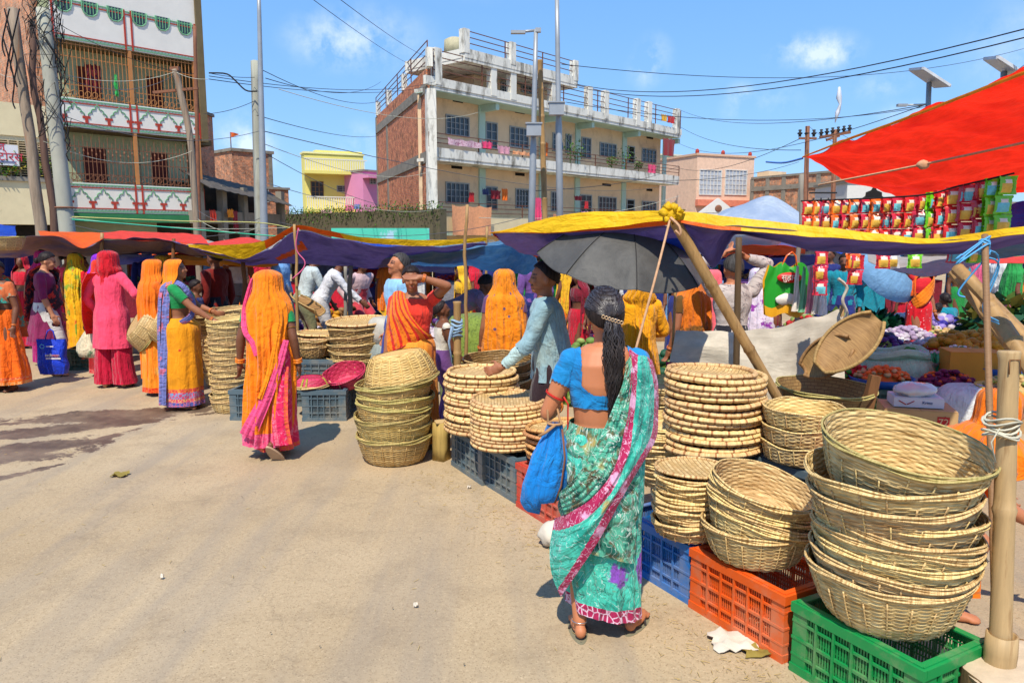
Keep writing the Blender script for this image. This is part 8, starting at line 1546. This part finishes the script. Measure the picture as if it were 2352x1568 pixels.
# ---------------------------------------------------------------- goods of the market
def heap(label, px, Y, rx, h, cols, n=130, sz=.035, z0=0., ry=None, flat=.8, name='vegetable_heap', cat='vegetables', seed=0, leaf=False):
    c = P(px, 700, Y); c.z = z0; ry = ry or rx*.8; r_ = random.Random(seed+px); mb = MB(); mb.ell((c.x, c.y, z0), (rx*.9, ry*.9, h*.85), None, 16, 8)
    for k in range(n):
        a = r_.uniform(0, 2*PI); q = math.sqrt(r_.random()); x, y = rx*q*math.cos(a), ry*q*math.sin(a); z = z0+h*math.sqrt(max(0, 1-q*q))*r_.uniform(.75, 1.1)+.01; s = sz*r_.uniform(.7, 1.25); M = Matrix.Rotation(r_.uniform(0, 3), 3, 'Z') @ Matrix.Rotation(r_.uniform(-.8, .8), 3, 'X')
        if leaf:
            d = Vector((r_.gauss(0, 1), r_.gauss(0, 1), r_.gauss(.5, .6))).normalized()*s*3; w = d.cross(Vector((.2, .4, 1))).normalized()*s*1.1; p = Vector((c.x+x, c.y+y, z-.02)); mb.add([p, p+d*.5+w, p+d, p+d*.5-w], [(0, 1, 2, 3)], mi=k % len(cols))
        else: mb.ell((c.x+x, c.y+y, z), (s*1.2, s, s*flat), M, 7, 5, mi=k % len(cols))
    return tag(mb.build(name, cols), label, cat, kind='stuff')
def goods():
    V = lambda n, c, r=.6: plain('produce_'+n, c, r, .25, 9, 0)
    gr, dg, pu, ye, wh, br, red, lg = V('green', (110, 140, 60)), V('dark_green', (30, 84, 56)), V('purple', (86, 40, 110)), V('yellow', (214, 150, 30)), V('pale', (204, 190, 196)), V('brown', (150, 110, 70)), V('red', (200, 40, 40)), V('light_green', (150, 170, 90))
    heap('heap of green mangoes behind the saffron kurta woman', 1400, 8.2, .75, .62, [gr, lg, gr], 260, .05); heap('heap of green gourds right of the saffron kurta woman', 1535, 7.6, .45, .55, [gr, dg, lg], 170, .05)
    heap('dark leafy pile behind the knotted rope', 1925, 9, .4, .8, [dg, dg, gr], 400, .05, leaf=True); heap('emerald greens piled on a stall before the blue parasol', 2020, 10.5, .5, .3, [dg, V('emerald', (20, 120, 80))], 500, .05, z0=.35, leaf=True)
    heap('purple aubergine heap in a dark round basket at right', 1985, 8.6, .5, .3, [pu, pu, V('dark_aubergine', (50, 30, 66))], 200, .045, z0=.38); heap('mauve onions heaped in a grey tin basin', 2085, 9.4, .36, .2, [wh, V('mauve', (176, 150, 176))], 160, .035, z0=.42); heap('pale garlic heaped in a red basin', 2168, 8.6, .33, .12, [wh], 130, .03, z0=.47); heap('mustard yellow root heap at the right', 2240, 8.4, .5, .28, [ye, V('ochre', (190, 130, 30))], 190, .05, z0=.42)
    heap('green chillies in a low pile beside the aubergines', 2040, 8.3, .35, .2, [lg, gr], 150, .04, z0=.32, leaf=True); heap('mixed green leaves piled far right', 2320, 10, .7, .5, [dg, gr, V('olive', (120, 110, 40))], 400, .06, z0=.4, leaf=True); heap('purple and white print bundles lying beyond the basins', 2130, 10.6, .6, .25, [V('indigo', (50, 40, 150)), wh, V('lilac', (150, 130, 200))], 120, .07, z0=.4)
    heap('weedy green grass tuft beneath the big carton', 2060, 6.4, .5, .12, [V('grass', (120, 160, 60)), gr], 700, .035, leaf=True, name='grass', cat='grass')
    heap('pale yellow cauliflower heap under the middle canopies', 1075, 9.5, .4, .5, [V('cream_veg', (214, 200, 130)), lg], 120, .06); heap('low heap of orange fruit beyond the round baskets', 1240, 11, .6, .6, [V('orange_fruit', (230, 120, 30))], 160, .05); heap('brown potato heap behind the wide pale baskets', 760, 10, .7, .5, [br, V('tan', (176, 140, 100))], 200, .05); heap('heap of tomatoes further left behind the walking woman', 640, 10.5, .6, .5, [red, V('tomato', (220, 60, 30))], 180, .05)
    KB2 = plain('kraft_box', (186, 146, 96), .85)
    def basin(label, px, Y, z, r, m, h=.17, cat='basin'): c = P(px, 700, Y); c.z = z; mb = MB(); mb.lathe([(.01, 0), (r*.72, .005), (r, h), (r*1.05, h+.012), (r*1.02, h-.005), (r*.7, .02), (.01, .02)], 36); o = mb.build('basin' if cat == 'basin' else 'round_basket', m); o.location = c; tag(o, label, cat)
    basin('wide grey tin basin on the stall at right', 2085, 9.4, .28, .4, M_steel); basin('bright red basin beside the grey one', 2168, 8.6, .36, .37, plain('red_basin', (200, 44, 30), .4, .1)); basin('dark round basket full of aubergines', 1985, 8.6, .0, .52, WCb, .4, 'basket'); basin('grey tin basin with greens left of the wide one', 2030, 10.2, .2, .4, M_steel)
    def sack(label, px, Y, r, h, m, z=0, roll=False, seed=0):
        c = P(px, 700, Y); c.z = z; A = []
        for i in range(29):
            th = 2*PI*i/28; A.append([(q*r*(1+.07*math.sin(3*th+seed)+.05*pn(th, t*5, seed))*math.cos(th), q*r*.85*(1+.06*math.cos(2*th+seed))*math.sin(th), h*t) for t, q in ((0, .8), (.08, 1), (.35, 1.05), (.65, .98), (.85, .9), (.97, .7), (1, .35), (1.0, .02))])
        mb = MB(); mb.grid(A); t = thing('sack', label, 'sack', c); mb.build('bag', m, t)
        if roll: mb = MB(); mb.tube([(r*.75*math.cos(x), r*.6*math.sin(x), h+.03*math.sin(3*x)) for x in [k*PI/12 for k in range(25)]], .05, 8, cap=False); mb.build('rolled_rim', m, t)
        return t
    SG, SW, SM = cloth('green_mesh_sack', (130, 150, 60), .7, veins=((90, 110, 50), 6, .1), bm=.6), cloth('white_plastic_sack', (222, 224, 220), .5, bm=.8), cloth('pale_mint_sack', (170, 206, 170), .6, bm=.8)
    sack('tall olive green mesh sack behind the bamboo post', 1100, 7.6, .42, 1.0, SG, 0, seed=1); sack('mint green sack with a rolled rim behind the big carton', 2065, 7.9, .4, .55, SM, 0, True, 2); sack('white sack slumped right of the big carton', 2245, 6.9, .32, .4, SW, 0, seed=3); sack('white plastic bundle behind the greying man', 888, 7.9, .2, .28, plain('dull_white_plastic', (196, 190, 176), .6, .2, 9, .6, dist=.03), .66, seed=4); sack('blue grey bundle among the far right goods', 1960, 9.8, .4, .6, plain('slate_cloth', (100, 124, 136), .8), 0, seed=5); sack('grey plastic covered sack under the white bundle', 892, 7.8, .24, .68, cloth('grey_plastic_sack', (150, 158, 150), .5, bm=.8), 0, seed=6)
    sack('teal blue sheet covered heap at right', 2005, 9.2, .55, .48, cloth('teal_sheet', (110, 176, 190), .6, bm=.6), 0, seed=7); sack('yellow plastic sack at the foot of the bamboo post', 1082, 6.9, .22, .62, cloth('yellow_plastic_sack', (236, 220, 110), .6, bm=.7), 0, seed=8)
    small = [('red tomatoes', red), ('limes', lg), ('orange carrots', V('carrot', (240, 110, 30))), ('radishes', V('radish', (236, 226, 220))), ('chillies', V('chilli', (60, 140, 40))), ('pink onions', V('pink_onion', (190, 90, 130))), ('ginger', V('ginger', (206, 170, 110))), ('beetroots', V('beet', (120, 20, 70))), ('cucumbers', gr)]
    spots = [(1975, 7.6, .3), (2010, 9.8, .36), (2035, 7.4, .34), (2060, 9.0, .4), (2100, 8.0, .42), (2130, 9.6, .38), (2150, 10.2, .4), (2200, 9.4, .42), (2215, 7.9, .46), (2270, 8.8, .4), (2300, 7.6, .42), (2335, 8.4, .4), (2250, 10.8, .4), (2090, 11.5, .4), (1960, 11.2, .4), (2345, 6.8, .36), (2190, 7.3, .3), (2000, 7.0, .1)]
    for i, (px, Y, z) in enumerate(spots):
        q = small[i % 9]; lb = 'small pile of %s %s' % (q[0], ('at the foot of the aubergine basket', 'under the blue parasol', 'left of the mint sack', 'before the grey basin')[i] if i < 4 else ('%s the %s' % (('behind', 'right of', 'in front of', 'beyond')[i % 4], ('grey basin', 'red basin', 'green bottles', 'yellow roots', 'ochre carton', 'teal seated woman', 'thin cane')[i % 7])))
        heap(lb, px, Y, .26, .14, [q[1], q[1], small[(i+4) % 9][1]], 90, .026, z0=z, seed=i, name='vegetable_pile'); cc_ = P(px, 700, Y); bm = MB(); bm.lathe([(.01, -.02), (.25, -.02), (.3, .05), (.31, .05), (.25, -.035), (.01, -.035)], 20); o = bm.build('tray', (M_steel, WCb, plain('blue_basin', (40, 90, 170), .4), plain('yellow_basin', (230, 190, 60), .4))[i % 4]); o.location = (cc_.x, cc_.y, z); tag(o, 'shallow tray holding the ' + lb, 'tray', 'shallow produce trays')
        bm = MB(); bm.box((0, 0, (z-.04)/2), (.36, .3, z-.04)); o = bm.build('produce_box', (KB2, MATS['crowd_maroon'], MATS['dark_green_plastic'])[i % 3]); o.location = (cc_.x, cc_.y, 0); tag(o, 'low box under the ' + lb, 'box', 'boxes under the produce')
    # cartons
    def carton(label, px, Y, d, ang, m, z=0, tape=True):
        c = P(px, 700, Y); t = thing('cardboard_box', label, 'carton', (c.x, c.y, z), ang); mb = MB(); mb.box((0, 0, d[2]/2), d); mb.build('carton', m, t)
        mb = MB(); mb.box((-d[0]*.25, 0, d[2]+.004), (d[0]*.49, d[1]*.99, .006)); mb.box((d[0]*.25, 0, d[2]+.004), (d[0]*.49, d[1]*.99, .006)); mb.build('flap', m, t); return t, c
    KB = plain('kraft_card', (206, 166, 112), .85, .08, 4, .05); WBd = plain('white_card', (226, 222, 226), .6, .04, 4, 0); YB = plain('ochre_card', (222, 150, 50), .8, .08, 4, .05); PR_ = plain('red_print', (206, 50, 46), .7)
    a = -.5; d = (.52, .36, .27); Y = 5.9; t, c = carton('brown carton printed 72 in red below the white box', 2122, Y, d, a+.2, KB, .16); r_ = Matrix.Rotation(a+.2, 3, 'Z')
    def on(t, c, d, z, lx, lz, tx, sz, m, face=0):
        R_ = Matrix.Rotation(t.rotation_euler.z, 3, 'Z')
        if face == 0: p = Vector((c.x, c.y, z))+R_ @ Vector((lx, -d[1]/2-.003, lz)); text(tx, p, R_ @ Vector((1, 0, 0)), ZU, sz, m, t)
        else: p = Vector((c.x, c.y, z))+R_ @ Vector((d[0]/2+.003, lx, lz)); text(tx, p, R_ @ Vector((0, 1, 0)), ZU, sz, m, t)
    on(t, c, d, .16, -.12, .19, 'Kurti', .09, PR_); on(t, c, d, .16, -.1, .12, 'NAMKEEN', .028, PR_); on(t, c, d, .16, .17, .235, 'x', .02, PR_)
    mb = MB(); mb.box((.16, -d[1]/2-.002, .19), (.085, .004, .085)); mb.build('red_square', PR_, t); on(t, c, (d[0], d[1]+.004, d[2]), .16, .16, .19, '72', .075, plain('kraft_print', (236, 200, 150), .8)); mb = MB(); mb.box((0, -d[1]/2-.002, .008), (d[0], .004, .012)); mb.build('red_stripe', PR_, t)
    carton('hidden carton holding up the printed one', 2122, Y+.02, (.5, .34, .155), a+.2, KB, 0)
    d2 = (.36, .24, .07); t, c = carton('flat white printed box on top of the brown carton', 2118, Y, d2, a+.25, WBd, .445); on(t, c, d2, .445, .06, .04, 'Krimz', .03, plain('print_navy', (60, 80, 140), .6)); mb = MB()
    for q in (-1, 1):
        for k in range(4): mb.tube([(-.09+q*.004, -d2[1]/2-.004, .022), (-.09+q*(.02+.012*k), -d2[1]/2-.004, .03+.007*k)], .0035, 4)
    mb.build('winged_mark', PR_, t)
    c = P(2122, 700, Y); mb = MB(); mb.ell((0, 0, 0), (.17, .12, .06), None, 20, 12); mb.v = [tuple(Vector(p)+Vector((1, 1, 1))*.02*pn(p[0]*16, p[1]*16, p[2]*16)) for p in mb.v]; m, nt, b = newmat('clear_film'); b.inputs['Base Color'].default_value = (.8, .76, .72, 1); b.inputs['Roughness'].default_value = .12; b.inputs['Transmission Weight'].default_value = .35; o = mb.build('plastic_packet', m); o.location = (c.x-.02, c.y, .565); tag(o, 'crumpled clear plastic packet lying on the white box', 'packet')
    carton('orange brown carton with a wave logo behind the mint sack', 2240, 7.6, (.5, .35, .32), -.2, YB, .3); carton('small printed carton beneath the green bottles', 2170, 7.9, (.5, .35, .2), -.1, plain('grey_card', (176, 166, 150), .8), .12)
    cgn = MATS['dark_green_plastic']; crate('dark green crate under the orange brown carton', cgn, (P(2245, 700, 7.6).x, 7.6), -.2, H=.29, group='crates among the market goods'); crate('dark teal crate behind the mint sack', cgn, (P(2050, 700, 7.3).x, 7.35), .1, group='crates among the market goods', H=.3)
    # bottles in a tray, each a thing
    mg, nt, b = newmat('green_bottle_plastic'); b.inputs['Base Color'].default_value = (.05, .5, .2, 1); b.inputs['Roughness'].default_value = .15; b.inputs['Transmission Weight'].default_value = .3; proto = None; c = P(2158, 700, 7.8)
    for i in range(7):
        for j in range(2):
            if proto is None: mb = MB(); mb.lathe([(.001, 0), (.03, 0), (.034, .02), (.032, .1), (.034, .15), (.026, .19), (.012, .215), (.012, .235)], 12); proto = mb.build('bottle', mg); mb = MB(); mb.lathe([(.014, .228), (.014, .25), (.001, .25)], 10); cp = mb.build('cap', wh, proto); kids(proto, cp); o = proto
            else: o = dup(proto)
            o.location = (c.x-.27+.076*i, c.y+.08*j, .335); tag(o, 'green drink bottle standing in the packed row among the market goods', 'bottle', 'green drink bottles')
    # strings of snack sachets, hanging from a rope under the red tarp
    cols = {'m': ('magenta_foil', (216, 40, 64)), 'r': ('red_foil', (220, 40, 40)), 'o': ('orange_foil', (252, 110, 30)), 'g': ('lime_foil', (120, 210, 20)), 's': ('silver_foil', (200, 200, 206))}
    fm = {k: plain(n, c, .3, .1, 12, .15, spec=.6) for k, (n, c) in cols.items()}; fl = plain('sachet_yellow', (246, 196, 80), .4, .25, 18, 0); fc_ = plain('sachet_cyan', (120, 210, 220), .4, .3, 18, 0); fw = plain('sachet_cream', (244, 232, 214), .4, .15, 18, 0)
    def strip(label, x, y0, Y, n, k, w=.085, h=.098, acc=None):
        p0 = P(x, y0, Y); t = thing('snack_sachet_string', label, 'snack packets', p0, 0, 'strings of snack sachets'); r_ = random.Random(int(x))
        for i in range(n):
            A = []; tw = r_.uniform(-1.2, 1.2); dxx = r_.uniform(-.007, .007); bu = r_.uniform(.8, 2.0); sh_ = r_.uniform(-.12, .12)
            for a in range(9):
                A.append([((a/8-.5)*w*(.93 if 1 < b < 9 else 1.04)+dxx+sh_*b/10*.05, -.016*bu*math.sin(PI*a/8)*math.sin(PI*b/10)+.004*math.sin(a*2+i)+.004*math.sin(b*3+a)+tw*(a/8-.5)*.05, -i*h-b/10*h*.97) for b in range(11)])
            B = [[(p[0], -p[1]*1.0+.001, p[2]) for p in q] for q in A]; mb = MB(); ac = acc if acc is not None else i % 2
            mb.grid(A, mi=lambda a, b: (1 if 3 < b <= 8 and 1 <= a <= 6 and not (ac and a > 4) else 2 if (b in (2, 3) and 2 <= a <= 5) else 0)); mb.grid(B, flip=True); mb.build('sachet', [fm[k], fl if (i+int(x)) % 3 else fc_, fw], t)
    def yt(x): return np.interp(x, [1848, 2100, 2200, 2310], [463, 452, 430, 404])
    xs = [(1858, 'r'), (1882, 'o'), (1902, 'm'), (1925, 'o'), (1948, 'm'), (1968, 'o'), (1992, 'm'), (2016, 'o'), (2042, 'r'), (2064, 'm'), (2092, 'r'), (2120, 'm'), (2148, 'g'), (2168, 'r'), (2194, 'r'), (2226, 'm'), (2260, 'm'), (2286, 'g'), (2312, 'g')]
    for i, (x, k) in enumerate(xs): strip('string of %s snack sachets under the red tarp, %s' % ({'m': 'magenta', 'o': 'orange', 'g': 'lime green', 'r': 'red'}[k], 'nearer the grey post' if i < 8 else 'mid row' if i < 14 else 'nearer the right edge'), x, yt(x), 5.6-.9*i/18, 3 if i < 15 else 3, k, w=.098+.003*(i > 12)*4, h=.105+.012*(i > 11), acc=i % 2)
    for i, (x, y0, n, k) in enumerate(((1885, 578, 1, 'm'), (1888, 575, 3, 'm'), (1960, 582, 1, 'o'), (1966, 585, 2, 'm'), (2030, 583, 1, 'm'), (2050, 582, 1, 's'), (2102, 582, 1, 'g'), (2196, 570, 1, 'm'), (2240, 570, 1, 'g'))):
        if i: strip('%s sachet string below the yellow hemmed canopy, %s' % ({'m': 'magenta', 'o': 'orange', 'g': 'lime', 's': 'silver'}[k], ('', 'longest of them', 'left orange one', 'beside the orange one', 'above the blue parasol', 'before the grey sheet', 'over the grey sheet', 'near the cane', 'tied by the blue twine')[i]), x, y0, 5.0, n, k, w=.085, h=.1)
    rope('sachet_line', 'taut cord from which the snack strings hang', [P(1840, 462, 5.65), P(2100, 450, 5.0), P(2200, 428, 4.85), P(2330, 398, 4.65)], .006, M_dark, n=20)
    # green rice bag
    c = P(1808, 628, 6.0); t = thing('rice_bag', 'green and yellow printed rice bag hanging by its handle beside the sachets', 'bag', c); w, h = .2, .40; A = []
    for i in range(17): A.append([((i/16-.5)*2*w*(.75+.25*min(1, j/5))*.95+.03*(j/16), -.05*math.sin(PI*i/16)*(j/16)**.5-.012*math.sin(i*1.3+j*.4), .07-h*j/16-.02*math.sin(i*.8)) for j in range(17)])
    mb = MB(); mb.grid(A, mi=lambda i, j: 1 if j > 12 else 0); mb.grid([[(p[0], .04, p[2]) for p in q] for q in A], mi=1, flip=True); mb.build('sack', [plain('rice_bag_green', (40, 160, 40), .45, .1, 6, .1), plain('rice_bag_yellow', (240, 170, 30), .45, .15, 6, .1)], t)
    mb = MB(); mb.ell((.0, -.055, -.03), (.1, .02, .042), None, 20, 10); mb.build('red_emblem', plain('emblem_red', (226, 40, 36), .5), t); text('सुहाना', c+Vector((0, -.078, -.03)), (1, 0, 0), ZU, .062, fw, t); mb = MB(); mb.ell((.0, -.05, -.2), (.1, .022, .045), None, 18, 8); mb.v = [tuple(Vector(p)+Vector((1, 0, 1))*.012*pn(p[0]*50, p[1]*50, p[2]*50)) for p in mb.v]; mb.build('rice_picture', fw, t)
    mb = MB(); mb.tube([(-.05, -.01, .06), (-.01, 0, .14), (.03, 0, .17), (.06, 0, .14), (.07, -.01, .06)], .007, 6); mb.build('handle', fm['o'], t)
    t = thing('plastic_bags', 'sheaf of striped plastic carrier bags hanging right of the rice bag', 'plastic bags', P(1862, 610, 5.9)); cs = [fw, V('mint_stripe', (130, 200, 150)), V('pink_stripe', (236, 150, 160)), fw, V('white_film', (236, 236, 236))]
    for k in range(5): mb = MB(); mb.grid([[(-.1+.045*k+(i/6-.5)*.05*(.3+j/8), -.02*k+.012*math.sin(i*2+j*.7), -.04*j-.005*k) for j in range(10)] for i in range(7)]); mb.build('carrier_bag', cs[k], t)
    # stalls closing the view
    names = ['teal', 'navy', 'white', 'maroon', 'sky', 'grey', 'orange', 'violet', 'green', 'crimson']; where = ['left of the ornate house base', 'before the green beam', 'behind the pink kurta woman', 'before the dark shed', 'behind the metal pole', 'left of the turquoise wall', 'before the turquoise wall', 'right of the turquoise wall', 'below the peach sheet', 'under the street lamp', 'behind the umbrella', 'behind the canvas screen', 'before the patterned house', 'behind the green rice bag', 'behind the leafy pile', 'behind the blue parasol', 'behind the seated teal woman', 'behind the rose vendor', 'at the far right end']
    r_ = random.Random(12)
    for i in range(19):
        x = -13+i*1.72; Y = 16.2+r_.uniform(-.9, .9)+(1.2 if i > 9 else 0); n1, n2 = names[i % 10], names[(i*3+4) % 10]; t = thing('market_stall', '%s and %s cloth stall with counter %s' % (n1, n2, where[i]), 'stall', (x, Y, 0), r_.uniform(-.15, .15), 'stalls at the back of the market')
        mb = MB(); mb.box((0, .3, .38), (1.5, .7, .76)); mb.build('counter', MATS['crowd_'+n2], t); A = [[((a/20-.5)*1.75, .9+.06*math.sin(a*1.7+i)+.03*math.sin(a*.7+b), 1.6+.04*math.sin(a*.8)-b*.18) for b in range(9)] for a in range(21)]; mb = MB(); mb.grid(A); mb.grid([[(p[0], p[1]+.01, p[2]) for p in q] for q in A], flip=True); mb.build('back_cloth', MATS['crowd_'+n1], t)
        for s in (-.86, .86): mb = MB(); mb.tube([(s, .85, 0), (s, .87, 1.66)], .03, 6); mb.build('post', M_wood, t)
        A = [[((a/12-.5)*1.9, -.5+b*.28, 1.46+.05*b-.09*math.sin(PI*a/12)+.02*math.sin(a*2+b)) for b in range(6)] for a in range(13)]; mb = MB(); mb.grid(A); mb.grid([[(p[0], p[1], p[2]-.006) for p in q] for q in A], flip=True); mb.build('awning', (T_bl, T_sky, T_brown, T_or, T_grey, T_blue)[i % 6], t)
        mb = MB()
        for k in range(60): s = r_.uniform(.03, .06); mb.ell((r_.uniform(-.7, .7), .3+r_.uniform(-.28, .28), .78+r_.uniform(0, .12)), (s, s, s*.8), None, 6, 4)
        o = mb.build('produce', (gr, red, ye, dg, pu, br)[i % 6], t); o['kind'] = 'stuff'
    # dark clutter on the ground between the vendors: mats with goods
    k2 = [('red chillies', red), ('green beans', gr), ('limes', lg), ('onions', pu), ('turmeric roots', ye), ('spinach', dg), ('potatoes', br), ('radishes', wh)]; w2 = ['behind the basket columns', 'left of the purple canopy posts', 'beside the pink shirted man', 'before the purple canopy posts', 'beyond the thin cane', 'past the dotted veil woman', 'under the umbrella', 'beyond the saffron woman', 'beyond the ochre sari woman', 'behind the patterned shirt man', 'beyond the canvas screen', 'behind the carrier bags', 'beyond the leafy pile', 'left of the blue parasol', 'right of the blue parasol', 'beside the seated teal woman', 'behind the yellow roots', 'behind the cane', 'near the rose vendor', 'at the right edge']
    for i in range(20):
        px = 560+i*92+r_.uniform(-20, 20); Y = r_.uniform(10.5, 14.5); q = k2[(i*3) % 8]; heap('low heap of %s on the ground %s' % (q[0], w2[i]), int(px), Y, r_.uniform(.5, .8), r_.uniform(.3, .55), [q[1], k2[(i*5+2) % 8][1]], 110, .055, seed=i, leaf=(i % 3 == 0))
goods()
